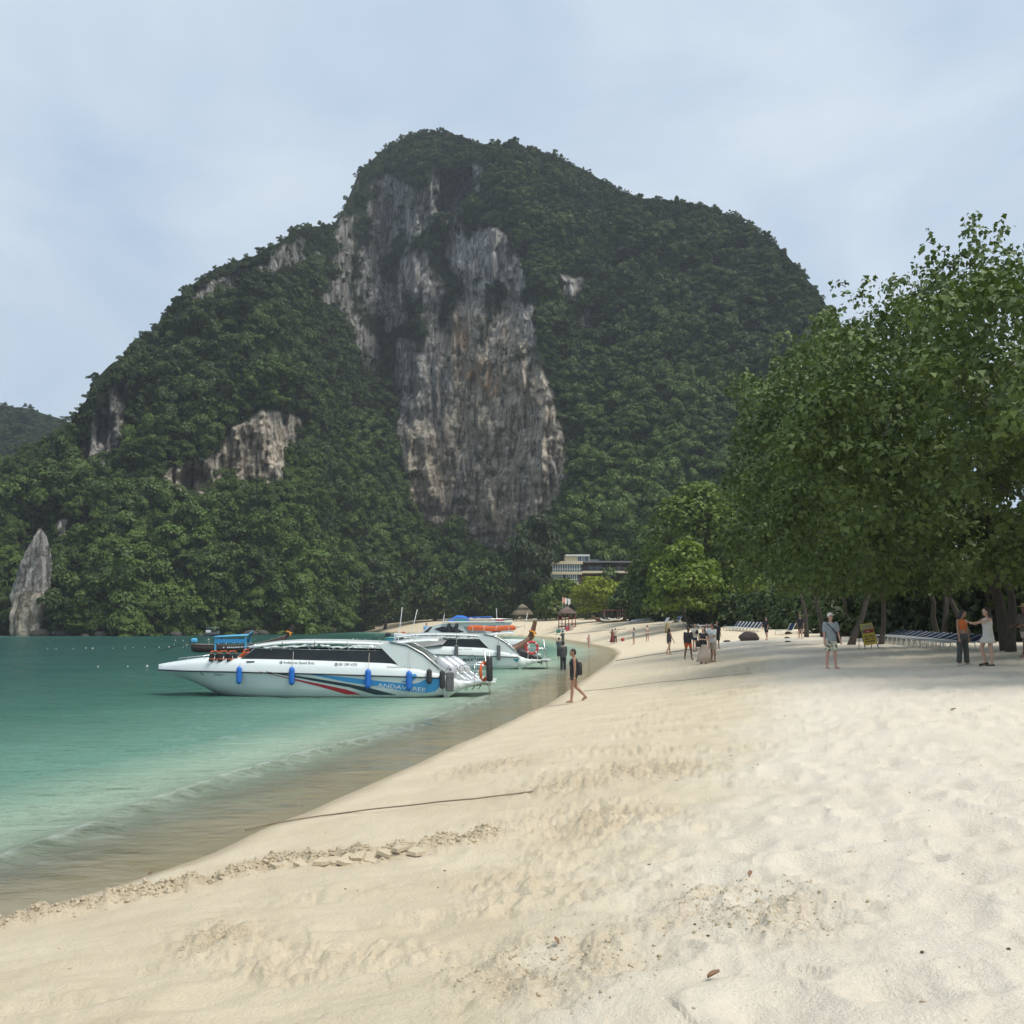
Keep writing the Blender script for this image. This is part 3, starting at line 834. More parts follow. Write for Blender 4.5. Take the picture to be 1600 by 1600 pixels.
# fringe trees just behind the ridge, and the far hill
nh = 4200
hi, hj = rng.integers(4, 70, nh), rng.integers(150, 225, nh)
hp = np.stack([HX[hi, hj], HY[hi, hj], HZ[hi, hj]], -1) + rng.normal(0, 1.5, (nh, 3))
hs_ = rng.uniform(1.5, 3.0, nh); hs_ = np.where(hi > 64, rng.uniform(1.1, 1.9, nh), hs_)
pts = np.concatenate([pos, hp])
scatter('mountain_forest', pts, np.concatenate([rt, np.stack([np.zeros(nh), np.zeros(nh), rng.uniform(0, 6.28, nh)], -1)]),
        np.concatenate([sc3, np.repeat(hs_[:, None], 3, 1)]), rng.integers(0, 7, NT + nh), np.clip(np.concatenate([tint, rng.normal(.16, .07, nh)]), 0, 1), src,
        'dense green tropical forest covering the mountain slopes')
# ------------------------------------------------------------------ beach trees
BARK = pmat('bark', (.105, .085, .065), .9, var=.5, scale=9, bump=.6)
BARK2 = pmat('pale_bark', (.085, .072, .058), .9, var=.45, scale=7, bump=.6)
HIB = leaf_mat('hibiscus_leaves', (.020, .036, .012), (.120, .168, .040), .14, .55, .3)
BRIGHT = leaf_mat('bright_leaves', (.026, .050, .008), (.165, .230, .030), .25)
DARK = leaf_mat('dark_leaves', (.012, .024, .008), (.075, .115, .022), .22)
YELLOW = leaf_mat('yellow_green_leaves', (.06, .085, .008), (.32, .36, .03), .32)
NEEDLE = leaf_mat('casuarina_needles', (.016, .026, .012), (.06, .085, .032), .2)
def poly_lobes(poly, Dc, dep, n, rr_, rng, zmin=None):
    P_ = np.array(poly, float); lo, hi = P_.min(0), P_.max(0); out = []
    cx, cy_ = P_.mean(0); hw = (hi - lo) / 2
    tries = 0
    while len(out) < n and tries < n * 40:
        tries += 1
        x, y = rng.uniform(lo, hi); r = rng.uniform(rr_[0] * .55, rr_[1]); rp_ = r / Dc * FPX * .55
        if not in_poly(poly, np.array([x]), np.array([y]))[0]: continue
        edge = poly_dist(list(poly) + [poly[0]], np.array([x]), np.array([y]))[0]
        if edge < rp_:
            c = np.array([cx, cy_]) - np.array([x, y]); c /= np.linalg.norm(c) + 1e-6
            x, y = np.array([x, y]) + c * (rp_ - edge)
        q = min(1.0, math.hypot((x - cx) / hw[0], (y - cy_) / hw[1]))
        bulge = math.sqrt(max(0, 1 - q * q))
        Dd = Dc + dep * (rng.choice([-1, -1, -1, 1]) * bulge * rng.uniform(.5, 1.0) + rng.uniform(-.16, .16))
        p = at(x, y, Dd)
        if zmin is not None: p.z = max(p.z, zmin + r * .5 + rng.uniform(-.5, .3))
        out.append(((p.x, p.y, p.z), (r, r, r * rng.uniform(.65, .9))))
    return out
def make_tree(name, label, lobes, base, mat, leaf, dens, seed, shape='quad', tint=.5, tvar=.12, trunks=None, tr=.22, bark=BARK, group=None, droop=0., limbs=7, aspect=1.5, up=.35):
    rng = np.random.default_rng(seed)
    root = empty(name, base)
    b = np.array(base)
    C, Nn = lobed_crown(lobes, dens, rng, leaf, up=up)
    # uneven outline: loose sprigs thrown outward and random gaps
    C = C + rng.normal(0, leaf * .5, C.shape)
    gap = fbm(C[:, 0] / (leaf * 4.5) + seed, C[:, 2] / (leaf * 4.5) + C[:, 1] / (leaf * 6), 2, seed) > -.28
    if shape == 'kite': gap &= fbm(C[:, 0] / 1.3 + seed * 2, C[:, 2] / 1.1 + C[:, 1] / 1.7, 2, seed + 9) > -.27
    C, Nn = C[gap], Nn[gap]
    V, F, rv = leaves(C, Nn, leaf, rng, shape, aspect, droop)
    k = len(V) // len(C)
    tn = tint + tvar * 2.6 * fbm(C[:, 0] * .55 + seed, C[:, 2] * .55 + C[:, 1] * .35, 3, seed + 2) + rng.normal(0, tvar * .5, len(C))
    if shape == 'kite': tn = np.where(rng.random(len(C)) < .0018, 1.6, tn)
    me = np_mesh('crown', V - b, F, mat, False, {'leafv': rv, 'tint': np.repeat(np.clip(tn, 0, 1.6), k)})
    c = link(bpy.data.objects.new('crown', me), root); c['kind'] = 'stuff'
    mb = MB()
    L_ = np.array([l[0] for l in lobes]) - b
    tops = []
    for (p0, p1, r0) in (trunks or [((0, 0, -.2), None, tr)]):
        p0 = np.array(p0, float)
        p1 = np.array(p1, float) if p1 is not None else np.array([*(L_.mean(0)[:2] * .5), np.percentile(L_[:, 2], 45)])
        n = 8; pts = []
        bend = rng.normal(0, .06, 3) * np.linalg.norm(p1 - p0)
        for i in range(n):
            t = i / (n - 1); pts.append(p0 + (p1 - p0) * t + bend * math.sin(math.pi * t) + rng.normal(0, .012, 3) * np.linalg.norm(p1 - p0))
        mb.tube(pts, [r0 * (1.25 if i == 0 else 1) * (1 - .55 * i / (n - 1)) for i in range(n)], 8)
        tops.append((p1, r0 * .45)); tops.append((pts[5], r0 * .5))
    for i in range(limbs):
        p, r0 = tops[rng.integers(len(tops))]
        d = L_ - p; far = d[rng.integers(len(d))]
        e = p + far * .9
        mid = p + far * .45 + rng.normal(0, .07, 3) * np.linalg.norm(far) + np.array([0, 0, .12 * np.linalg.norm(far)])
        mb.tube([p, (p + mid) / 2 + rng.normal(0, .03, 3), mid, (mid + e) / 2, e], [r0, r0 * .75, r0 * .5, r0 * .35, r0 * .12], 6)
    mb.build('trunk', bark, root)
    return tag(root, label, 'tree', group)
def sprigs(poly, Dc, n, rng, ymax=900, push=(4, 30), rr_=(.3, .6)):
    """loose leafy shoots standing out of a crown's outline"""
    P_ = np.array(list(poly) + [poly[0]], float); seg = np.linalg.norm(np.diff(P_, axis=0), axis=1); cum = np.concatenate([[0], np.cumsum(seg)]); c = P_[:-1].mean(0); out = []
    while len(out) < n:
        d = rng.uniform(0, cum[-1]); q = np.array([np.interp(d, cum, P_[:, 0]), np.interp(d, cum, P_[:, 1])]); v = q - c; q = q + v / np.linalg.norm(v) * rng.uniform(*push)
        if q[1] > ymax or q[0] > 1640: continue
        p = at(q[0], q[1], Dc + rng.uniform(-3, 3)); r = rng.uniform(*rr_); out.append(((p.x, p.y, p.z), (r, r, r * rng.uniform(.8, 1.5))))
    return out
rng = np.random.default_rng(21)
PB = [(1425, 490), (1448, 445), (1495, 470), (1522, 420), (1575, 415), (1600, 455), (1680, 420), (1800, 440), (1900, 700), (1850, 930), (1600, 935), (1470, 938), (1440, 700)]
PA = [(1280, 555), (1305, 500), (1340, 520), (1370, 485), (1430, 470), (1500, 500), (1490, 700), (1490, 938), (1390, 945), (1300, 942), (1240, 930), (1228, 760), (1250, 620)]
PC = [(1155, 655), (1190, 600), (1240, 560), (1290, 520), (1330, 640), (1335, 930), (1270, 948), (1165, 940), (1150, 800)]
def gp(px, D):
    """ground point under a pixel column at distance D"""
    p = at(px, 990, D); return Vector((p.x, D, ground(p.x, D)))
b_ = gp(1575, 40)
lob = poly_lobes(PB, 33, 9.5, 300, (.62, 1.25), rng, 3.1) + sprigs(PB, 33, 22, rng) + poly_lobes(PB, 40, 4.0, 90, (1.2, 1.9), rng, 3.6) + [((*at(x, y, 33),), r * .8) for x, y, r in ((1455, 388, .5), (1462, 364, .34), (1447, 402, .4), (1472, 400, .5), (1525, 375, .6), (1522, 346, .34), (1516, 362, .4), (1555, 378, .4), (1562, 352, .28), (1570, 366, .3), (1596, 414, .5), (1488, 430, .75), (1540, 405, .7), (1448, 430, .6), (1510, 410, .6))]
make_tree('hibiscus_tree', 'tallest broad sea hibiscus tree with thick twisted trunks behind the couple', lob, b_, HIB, .19, 13.0, 31, 'kite', .50, .16,
          [((0, 0, -.3), (-1.5, -1, 6), .25), ((.6, -2.5, -.2), (4.2, -3.5, 3.6), .22), ((1.2, -2.0, -.2), (-1.0, -3.5, 3.4), .22), ((1.6, -4.4, -.2), (3.6, -4.5, 2.6), .2), ((-.8, -1.6, -.2), (-1.6, -2.2, 3.2), .2), ((3.4, -4.2, 1.1), (.2, -4.0, 1.75), .17), ((.5, -4.3, -.2), (.1, -4.2, 2.9), .14), ((2.2, -4.6, .9), (4.5, -4.0, 2.1), .15)], bark=BARK2, droop=.8, limbs=16)
b_ = gp(1450, 54)
lob = poly_lobes(PA, 40, 10.0, 220, (.75, 1.4), rng, 2.5) + sprigs(PA, 40, 26, rng) + poly_lobes(PA, 47, 4.0, 70, (1.3, 2.0), rng, 3.4) + [((*at(x, y, 41),), r * .85) for x, y, r in ((1312, 452, .42), (1322, 470, .5), (1358, 448, .5), (1290, 500, .6), (1402, 452, .5), (1262, 600, .6), (1243, 640, .5), (1350, 470, .6))]
make_tree('hibiscus_tree', 'dense round hibiscus tree with leaning bare trunks over the blue loungers', lob, b_, HIB, .20, 12.0, 32, 'kite', .52, .16,
          [((.3, -.6, -.3), (-1.4, -2.5, 4.0), .17), ((1.6, -3.2, -.3), (-.5, -3.2, 3.6), .19), ((1.0, 0, -.3), (1.4, 1.5, 5.5), .2), ((-3.0, -1, -.3), (-3.4, -2.2, 4.4), .16), ((-4.0, .5, -.3), (-2.6, .5, 4.2), .2), ((2.7, -2.6, -.3), (1.7, -2.8, 4.0), .2)], bark=BARK2, droop=.8, limbs=14)
b_ = gp(1290, 74)
lob = poly_lobes(PC, 58, 8.0, 150, (.95, 1.7), rng, 2.3) + sprigs(PC, 57, 34, rng, rr_=(.4, .85)) + poly_lobes(PC, 64, 4.0, 40, (1.5, 2.2), rng, 3.0) + [((*at(x, y, 57),), r) for x, y, r in ((1212, 590, .5), (1225, 572, .4), (1195, 640, .6), (1170, 655, .5), (1160, 700, .6), (1180, 690, .7))]
make_tree('hibiscus_tree', 'hibiscus tree with low hanging crown above the brown boulder', lob, b_, HIB, .235, 9.0, 33, 'kite', .55, .16,
          [((0, 0, -.3), (-1.4, -1, 4.5), .22), ((-1.2, .6, -.3), (-2.6, 1, 4.6), .18), ((1.4, -.5, -.3), (.6, -2, 4.6), .18)], bark=BARK2, droop=.8, limbs=10)
TREES = [
 ('broadleaf_tree', 'dark broad tree backing the hibiscus trees behind the couple', [(1430, 660), (1520, 570), (1700, 530), (1900, 560), (1900, 945), (1440, 948)], 60, 4, 95, (1.3, 2.2), DARK, .34, 5.5, .45, 1640, .3),
 ('broadleaf_tree', 'light green leafy tree with a high rounded top behind the group of tourists', [(1030, 805), (1060, 768), (1110, 754), (1165, 765), (1195, 850), (1190, 950), (1110, 964), (1030, 950), (1012, 880)], 126, 8, 70, (1.7, 2.9), BRIGHT, .42, 4.5, .42, 1100, .25),
 ('broadleaf_tree', 'bright yellow green tree drooping low over the sand beside the tan cloth', [(1022, 892), (1050, 858), (1090, 850), (1125, 880), (1120, 955), (1060, 966), (1022, 950)], 114, 5, 40, (1.2, 2.0), BRIGHT, .36, 6, .66, 1078, .18),
 ('broadleaf_tree', 'tall dark green tree at the right end of the terraced building', [(990, 885), (1010, 840), (1045, 795), (1075, 830), (1055, 960), (995, 968), (986, 925)], 150, 7, 55, (1.8, 3.0), DARK, .46, 4, .68, 1025, .3),
 ('almond_tree', 'yellow green tropical almond tree with flat leaf tiers below the building', [(902, 918), (930, 902), (962, 910), (974, 940), (962, 962), (915, 964), (898, 942)], 182, 5, 34, (1.4, 2.2), YELLOW, .45, 5, .42, 936, .25),
 ('broadleaf_tree', 'rounded mid green tree beside the flagged beach kiosk', [(836, 932), (855, 914), (890, 910), (918, 922), (918, 965), (845, 970)], 208, 6, 36, (1.6, 2.7), BRIGHT, .5, 4.0, .30, 876, .3),
 ('casuarina_tree', 'feathery dark casuarina tree towering over the thatched hut', [(798, 885), (815, 830), (842, 803), (864, 815), (870, 870), (862, 945), (822, 962), (800, 930)], 224, 6, 54, (1.6, 2.8), NEEDLE, .34, 9, .5, 838, .45),
 ('broadleaf_tree', 'dark bushy tree between the almond tree and the tall dark tree', [(962, 930), (978, 916), (1000, 900), (1014, 962), (960, 968)], 172, 5, 32, (1.7, 2.8), DARK, .46, 4.2, .75, 985, .25),
 ('broadleaf_tree', 'dark shore tree behind the antenna poles', [(560, 940), (575, 905), (610, 895), (640, 915), (640, 965), (565, 975)], 255, 6, 28, (2.0, 3.2), DARK, .62, 2.6, .42, 600, .4),
 ('broadleaf_tree', 'green shore tree rising behind the blue tarpaulin', [(640, 930), (670, 890), (710, 895), (722, 960), (645, 972)], 258, 6, 30, (2.0, 3.2), DARK, .62, 2.6, .62, 680, .4),
 ('broadleaf_tree', 'broad dark shore tree between the blue tarpaulin and the hut', [(705, 930), (735, 880), (780, 878), (806, 910), (808, 968), (712, 972)], 248, 7, 34, (2.0, 3.3), DARK, .6, 2.6, .50, 755, .45),
 ('broadleaf_tree', 'green tree close behind the thatched hut', [(770, 945), (800, 925), (835, 930), (842, 968), (775, 970)], 226, 4, 22, (1.4, 2.3), DARK, .5, 3.6, .55, 806, .3),
]
for i, (nm, lb, poly, Dc, dep, nl, rr_, mt, lf_, dn, tt, bx, tr_) in enumerate(TREES):
    rng = np.random.default_rng(100 + i)
    if nm == 'almond_tree':
        lobes = []
        for x, y, w in ((930, 909, 22), (950, 915, 20), (915, 922, 22), (942, 927, 26), (962, 932, 16), (916, 938, 24), (945, 944, 24), (925, 953, 24), (958, 952, 18), (905, 932, 14), (940, 936, 20)):
            p = at(x, y, Dc + rng.uniform(-2.5, 2.5)); r = w / FPX * Dc
            lobes.append(((p.x, p.y, p.z), (r, r, r * .34)))
        lobes += poly_lobes(poly, Dc + 1.5, dep, 10, (.8, 1.3), rng)
    else:
        lobes = poly_lobes(poly, Dc, dep, nl, rr_, rng)
    make_tree(nm, lb, lobes, gp(bx, Dc), mt, lf_, dn, 200 + i, 'quad', tt, .12, None, tr_, group='trees along the beach', aspect=3.2 if nm == 'casuarina_tree' else 1.5, droop=1.0 if nm == 'casuarina_tree' else .3)
rng = np.random.default_rng(22)
PE = [(1600, 560), (1640, 470), (1750, 400), (2050, 380), (2300, 600), (2300, 930), (1900, 940), (1640, 930)]  # crown added beyond the right edge to block light and deepen the shade
make_tree('hibiscus_tree', 'hibiscus tree added mostly out of view to deepen the shade over the people', poly_lobes(PE, 28, 10.0, 320, (.7, 1.2), rng, 3.2), gp(1790, 33), HIB, .18, 12.0, 35, 'kite', .5, .16, [((0, 0, -.3), (-.6, .5, 6), .34), ((-.5, .8, -.2), (-3.2, .6, 3.4), .2)], bark=BARK2, droop=.8, limbs=12)
for i, (px, D, hgt) in enumerate(((848, 222, 3.0), (880, 216, 3.2), (912, 206, 3.0), (942, 198, 3.4), (972, 188, 3.2), (1002, 176, 3.2), (1032, 160, 3.4), (1062, 148, 3.4), (1092, 138, 3.4), (780, 236, 3.2), (745, 262, 4.0), (700, 268, 4.0), (660, 272, 4.0), (620, 268, 3.5))):
    rng = np.random.default_rng(500 + i); b_ = gp(px, D); w = 2.9
    lobes = [((b_.x + rng.uniform(-w, w), D + rng.uniform(-1.2, 1.8), b_.z + rng.uniform(.05, .9) * hgt), tuple(rng.uniform(.7, 1.3, 3))) for _ in range(22)] + [((b_.x + w * (k_ / 3 - 1), D, b_.z + .4), (1.1, 1.0, .8)) for k_ in range(7)]
    o = make_tree('beach_shrub', 'leafy green shrub closing the tree line at the back of the beach', lobes, b_, DARK, .42, 4.5, 520 + i, 'quad', .45 + .25 * (i % 3) / 2, .12, None, .1, group='shrubs along the tree line', limbs=3, up=1.0)
    o['category'] = 'shrub'
# backdrop shrubs added to block light, tinted dark for the shade below the canopy
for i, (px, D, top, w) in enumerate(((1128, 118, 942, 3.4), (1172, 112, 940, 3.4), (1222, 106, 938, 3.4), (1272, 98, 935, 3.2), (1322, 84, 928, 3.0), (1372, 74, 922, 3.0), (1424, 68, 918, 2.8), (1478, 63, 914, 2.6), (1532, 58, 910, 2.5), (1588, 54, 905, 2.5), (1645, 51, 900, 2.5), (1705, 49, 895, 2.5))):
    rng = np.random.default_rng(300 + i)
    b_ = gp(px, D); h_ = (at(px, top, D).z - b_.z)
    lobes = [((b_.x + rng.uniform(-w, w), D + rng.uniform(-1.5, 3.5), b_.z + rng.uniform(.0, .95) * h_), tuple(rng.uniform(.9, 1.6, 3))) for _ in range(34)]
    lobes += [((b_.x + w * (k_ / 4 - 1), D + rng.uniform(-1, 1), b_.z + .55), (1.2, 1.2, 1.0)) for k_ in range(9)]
    o = make_tree('backdrop_shrub', 'dark leafy shrub mass added to block light in the shade behind the loungers', lobes, b_, DARK, .36, 5.0, 400 + i, 'quad', .25, .1, None, .1, group='shrubs under the canopy', limbs=4, up=1.0)
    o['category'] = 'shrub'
# ------------------------------------------------------------------ boats
WHITE = pmat('white_gelcoat', (.74, .79, .77), .28, var=.05, scale=2.5, coat=.3)
WHITE2 = pmat('white_canvas', (.80, .81, .80), .6, var=.07, scale=9, bump=.15)
GREYC = pmat('grey_canvas', (.30, .30, .29), .8, var=.1)
BLACKM = pmat('black_rubber', (.035, .037, .040), .55, var=.2)
GREYR = pmat('grey_rubber', (.13, .13, .135), .6, var=.15)
GLASS = pmat('tinted_screen', (.028, .031, .036), .22, var=.25, scale=1.5)
CHROME = pmat('stainless_steel', (.62, .63, .63), .25, 1.0, var=.08)
SILVER = pmat('silver_cowling', (.60, .62, .64), .3, .35, var=.06, coat=.3)
BLUEF = pmat('blue_vinyl', (.02, .16, .58), .45, var=.12)
CYAN = pmat('sky_blue_film', (.055, .32, .66), .35, var=.05)
NAVY = pmat('dark_navy_film', (.025, .045, .055), .35, var=.1)
REDF = pmat('red_film', (.42, .03, .04), .35, var=.08)
ORANGE_M = pmat('orange_fabric', (.62, .13, .04), .8, var=.25)
ROPE_M = pmat('pale_rope', (.50, .46, .38), .9, var=.2, scale=40)
INK = pmat('dark_lettering', (.05, .06, .07), .5, var=.05)
WINK = pmat('white_lettering', (.78, .80, .80), .5, var=.03)
TEAL = pmat('teal_paint', (.03, .27, .33), .45, var=.12)
WOOD = pmat('brown_planking', (.16, .075, .038), .55, var=.35, scale=5, bump=.3)
DWOOD = pmat('dark_planking', (.055, .032, .024), .55, var=.35, scale=5, bump=.3)
SKYB = pmat('light_blue_paint', (.10, .44, .70), .45, var=.12)

BX = np.array
_hs = BX([0, .15, .5, 1.0, 1.5, 2.0, 2.5, 3.2, 4.2, 5.5, 7, 9, 10.2, 11.0])
H_b = BX([.06, .22, .48, .78, 1.0, 1.16, 1.28, 1.38, 1.47, 1.5, 1.5, 1.48, 1.46, 1.44])
H_cb = BX([.02, .06, .14, .26, .42, .62, .84, 1.05, 1.2, 1.28, 1.32, 1.32, 1.31, 1.30])
H_cz = BX([.92, .86, .76, .64, .50, .37, .27, .18, .11, .08, .06, .05, .06, .10])
H_kz = BX([.91, .84, .74, .60, .42, .16, -.08, -.30, -.42, -.46, -.46, -.45, -.40, -.12])
H_sz = BX([.95, .95, .95, .945, .94, .94, .935, .93, .905, .88, .84, .775, .735, .70])
H_mz = BX([1.03, 1.05, 1.09, 1.13, 1.17, 1.185, 1.19, 1.19, 1.17, 1.13, 1.07, .965, .90, .84])
H_dz = BX([1.10, 1.13, 1.19, 1.27, 1.34, 1.38, 1.40, 1.40, 1.39, 1.36, 1.31, 1.23, 1.05, .80])
def hx(arr, x): return np.interp(x, _hs, arr)
def side_y(x, z):
    b, cb, cz, sz, mz, dz = (hx(a, x) for a in (H_b, H_cb, H_cz, H_sz, H_mz, H_dz))
    return np.where(z < sz, cb + (b - cb) * np.clip((z - cz) / (sz - cz + 1e-6), 0, 1) ** .8,
                    np.where(z < mz, b - .02 * (z - sz) / (mz - sz), b - .02 - .13 * np.clip((z - mz) / (dz - mz + 1e-6), 0, 1)))
def text_verts(body, size, shear=0.0, bold=0.0, align='LEFT'):
    cu = bpy.data.curves.new('lettering', 'FONT'); cu.body = body; cu.size = size; cu.shear = shear; cu.offset = bold; cu.align_x = align
    cu.resolution_u = 3
    o = bpy.data.objects.new('lettering', cu)
    me = bpy.data.meshes.new_from_object(o)
    vs = [tuple(v.co) for v in me.vertices]; fs = [tuple(p.vertices) for p in me.polygons]
    bpy.data.objects.remove(o); bpy.data.meshes.remove(me)
    return vs, fs
def hull_text(parent, body, x, z, size, mat, shear=0.0, bold=0.0, name='lettering', wide=1.0, slope=0.0, off=.012):
    vs, fs = text_verts(body, size, shear, bold)
    if not vs: return None
    V = []
    for a, b_, _ in vs:
        X = x + a * wide; Z = z + b_ + slope * a * wide
        V.append((X, -float(side_y(X, Z)) - off, Z))
    return each(MB().add(V, fs), 'letter' if name == 'lettering' else name, mat, parent, False)
def hull_strip(parent, xs, top, bot, mat, name, off=.007, nx=60, nz=4):
    X = np.linspace(xs[0], xs[-1], nx); T = np.interp(X, xs, top); B = np.interp(X, xs, bot)
    V = []
    for j in range(nz + 1):
        Z = B + (T - B) * j / nz
        Y = -side_y(X, Z) - off
        V += list(zip(X, Y, Z))
    F = [(j * nx + i, j * nx + i + 1, (j + 1) * nx + i + 1, (j + 1) * nx + i) for j in range(nz) for i in range(nx - 1)]
    return MB().add(V, F, True).build(name, mat, parent, fix=False)
def outboard(parent, y, cowl, x0=11.15, z0=1.0, tilt=R(38)):
    c, s_ = math.cos(tilt), math.sin(tilt)
    rot = Matrix.Rotation(tilt, 4, 'Y').to_3x3()   # long axis local x: runs forward-up to aft-down
    def P(a, b, h): return Vector((x0, y, z0)) + rot @ Vector((a, b, h))
    rings = []
    for a, w, h in ((-.62, .10, .10), (-.56, .17, .17), (-.40, .21, .22), (-.05, .22, .24), (.18, .21, .22), (.30, .17, .17)):
        rings.append([P(a, w * math.cos(t) * (1 + .1 * abs(math.sin(2 * t))), h * math.sin(t) * (1 + .1 * abs(math.sin(2 * t)))) for t in np.linspace(0, 2 * math.pi, 14, endpoint=False)])
    o = MB().loft(rings).build('outboard_engine', cowl, parent)
    mb = MB(); mb.tube([P(-.06, 0, 0), P(-.045, 0, 0)], [.245, .245], 16); mb.build('cowling_seam', BLACKM, o)
    mb = MB(); mb.box(P(.5, 0, .02), (.55, .16, .2), rot, .04); mb.box(P(.78, 0, -.02), (.22, .06, .36), rot, .02); mb.build('drive_leg', SILVER if cowl is SILVER else BLACKM, o)
    mb = MB(); mb.ball(P(.9, 0, -.08), (.12, .06, .06))
    for k in range(3):
        a = k * 2.094
        mb.box(P(.98, .09 * math.cos(a), -.08 + .09 * math.sin(a)), (.03, .14, .10), rot @ Matrix.Rotation(a, 3, 'X'))
    mb.build('propeller', CHROME, o)
    mb = MB(); mb.box(P(.05, -.235, .04), (.10, .02, .05), rot); mb.build('badge', BLACKM, o)
    return o
def speedboat(root, variant):
    n = len(_hs); X = np.concatenate([np.linspace(0, 2.5, 16), np.linspace(2.7, 11.0, 26)])
    low, up = [], []
    for x in X:
        b, cb, cz, kz, sz, mz, dz = (float(hx(a, x)) for a in (H_b, H_cb, H_cz, H_kz, H_sz, H_mz, H_dz))
        half = [(0, kz), (cb * .55, kz + (cz - kz) * .5), (cb, cz)]
        for f in (.33, .66, 1.0):
            z = cz + (sz - cz) * f; half.append((float(side_y(x, z - 1e-4)), z))
        ring = [Vector((x, -y, z)) for y, z in half[::-1]] + [Vector((x, y, z)) for y, z in half[1:]]
        low.append(ring)
        uh = [(b, sz), (b - .02, mz), (b - .15 if b > .2 else b * .6, dz), (b * .35, dz + .05)]
        up.append([Vector((x, -y, z)) for y, z in uh] + [Vector((x, y, z)) for y, z in uh[::-1]])
    mb = MB(); mb.loft(low, cap=False, closed=False)
    mb.f.append(tuple(len(mb.v) - len(low[0]) + k for k in range(len(low[0])))); mb.sm.append(False)
    hull = mb.build('hull', WHITE, root)
    # flat sloping flare lines near the chine
    mb = MB(); mb.loft([r for r in up], cap=False, closed=False)
    mb.f.append(tuple(len(mb.v) - 8 + k for k in range(8))); mb.sm.append(False)
    deck = mb.build('deck', WHITE, root)
    mb = MB()
    for sgn in (-1, 1):
        mb.tube([(x, sgn * (float(hx(H_b, x)) + .012), float(hx(H_sz, x))) for x in X], .028, 6)
    mb.build('rub_rail', BLACKM, root)
    # stern quarter: hull flows up to the swim platform
    rings = []
    for x, w, zb, zt in ((10.98, 1.42, -.10, .80), (11.3, 1.36, .10, .66), (11.6, 1.28, .26, .58), (12.0, 1.2, .40, .55), (12.3, 1.15, .46, .54)):
        rings.append([Vector((x, -w, zt)), Vector((x, -w * .94, zb)), Vector((x, w * .94, zb)), Vector((x, w, zt))])
    MB().loft(rings).build('stern_quarter', WHITE, root)
    mb = MB(); mb.box((12.15, 0, .535), (1.5, 2.3, .06), None, .02); plat = mb.build('swim_platform', WHITE, root)
    mb = MB()
    for y in (-.9, -.45, 0, .45, .9): mb.tube([(11.9, y, .5), (12.7, y, .42)], .025, 5)
    each(mb, 'platform_bracket', CHROME, plat)
    # cabin screen
    cw = 1.24
    for sgn in (-1, 1):
        poly = [(3.42, 1.37), (3.98, 1.79), (8.85, 1.69), (9.22, 1.22)]
        MB().prism([(a, b) for a, b in poly], sgn * cw - .015, sgn * cw + .015).build('side_screen', GLASS, root)
        mb = MB(); mb.tube([(3.42, sgn * cw, 1.37), (3.98, sgn * cw, 1.79), (8.85, sgn * cw, 1.69)], .018, 6)
        for xx in (3.98, 4.85, 6.85, 8.4): mb.tube([(xx, sgn * cw, 1.3), (xx, sgn * cw, 1.94)], .016, 6)
        mb.build('screen_frame', CHROME, root)
        wing = [(8.55, 1.92), (8.95, 2.03), (9.6, 1.90), (10.2, 1.58), (10.75, 1.12), (11.0, .82), (10.5, .84), (9.4, .95), (9.25, 1.22)]
        w = MB().prism(wing, sgn * 1.32 - .03, sgn * 1.32 + .03).build('wing_panel', WHITE, root)
        mb = MB(); mb.tube([(8.95, sgn * 1.37, 2.05), (9.6, sgn * 1.37, 1.93), (10.2, sgn * 1.37, 1.61), (10.78, sgn * 1.37, 1.13), (11.05, sgn * 1.37, .82)], .02, 6); mb.build('grab_rail', CHROME, w)
        mb = MB(); mb.tube([(9.0, sgn * 1.36, 1.99), (9.6, sgn * 1.36, 1.87), (10.2, sgn * 1.36, 1.55), (10.8, sgn * 1.36, 1.03)], .016, 6); mb.build('wing_trim', BLACKM, w)
        if sgn > 0: MB().prism([(9.5, 1.75), (9.75, 1.68), (10.45, 1.15), (9.55, 1.15)], 1.26, 1.285).build('wing_window', GLASS, w)
    mb = MB(); mb.add([(3.42, -cw, 1.37), (3.42, cw, 1.37), (3.98, cw, 1.79), (3.98, -cw, 1.79)], [(0, 1, 2, 3)]); mb.add([(3.44, -cw, 1.36), (3.44, cw, 1.36), (4.0, cw, 1.78), (4.0, -cw, 1.78)], [(0, 3, 2, 1)])
    mb.build('windscreen', GLASS, root, fix=False)
    # cockpit floor and dark seats inside
    mb = MB(); mb.box((6.6, 0, .95), (6.2, 2.3, .06)); mb.build('cockpit_floor', GREYC, root)
    for k, xx in enumerate(np.linspace(4.6, 9.2, 6)):
        mb = MB(); mb.box((xx, 0, 1.2), (.45, 2.1, .4), None, .05); mb.box((xx + .25, 0, 1.45), (.1, 2.1, .4), None, .03); mb.build('bench_seat', GREYR, root)
    # roof with rolled side curtains
    rx = [3.72, 4.1, 4.7, 5.6, 7.0, 8.2, 8.9, 9.6, 10.4, 10.75]
    rz = [1.93, 1.98, 2.06, 2.11, 2.10, 2.06, 2.03, 2.13, 2.19, 2.18]
    rings = []
    for x, z in zip(rx, rz):
        w = 1.28 if x > 4 else 1.15
        top = [Vector((x, w * t, z - .10 * t * t)) for t in np.linspace(-1, 1, 9)]
        bot = [Vector((x, w * t, z - .05 - .10 * t * t)) for t in np.linspace(1, -1, 9)]
        rings.append(top + bot)
    roof = MB().loft(rings).build('roof', WHITE, root)
    mb = MB()
    pts = [(x, -1.3, float(np.interp(x, rx, rz)) - .115) for x in np.linspace(3.9, 9.0, 24)]
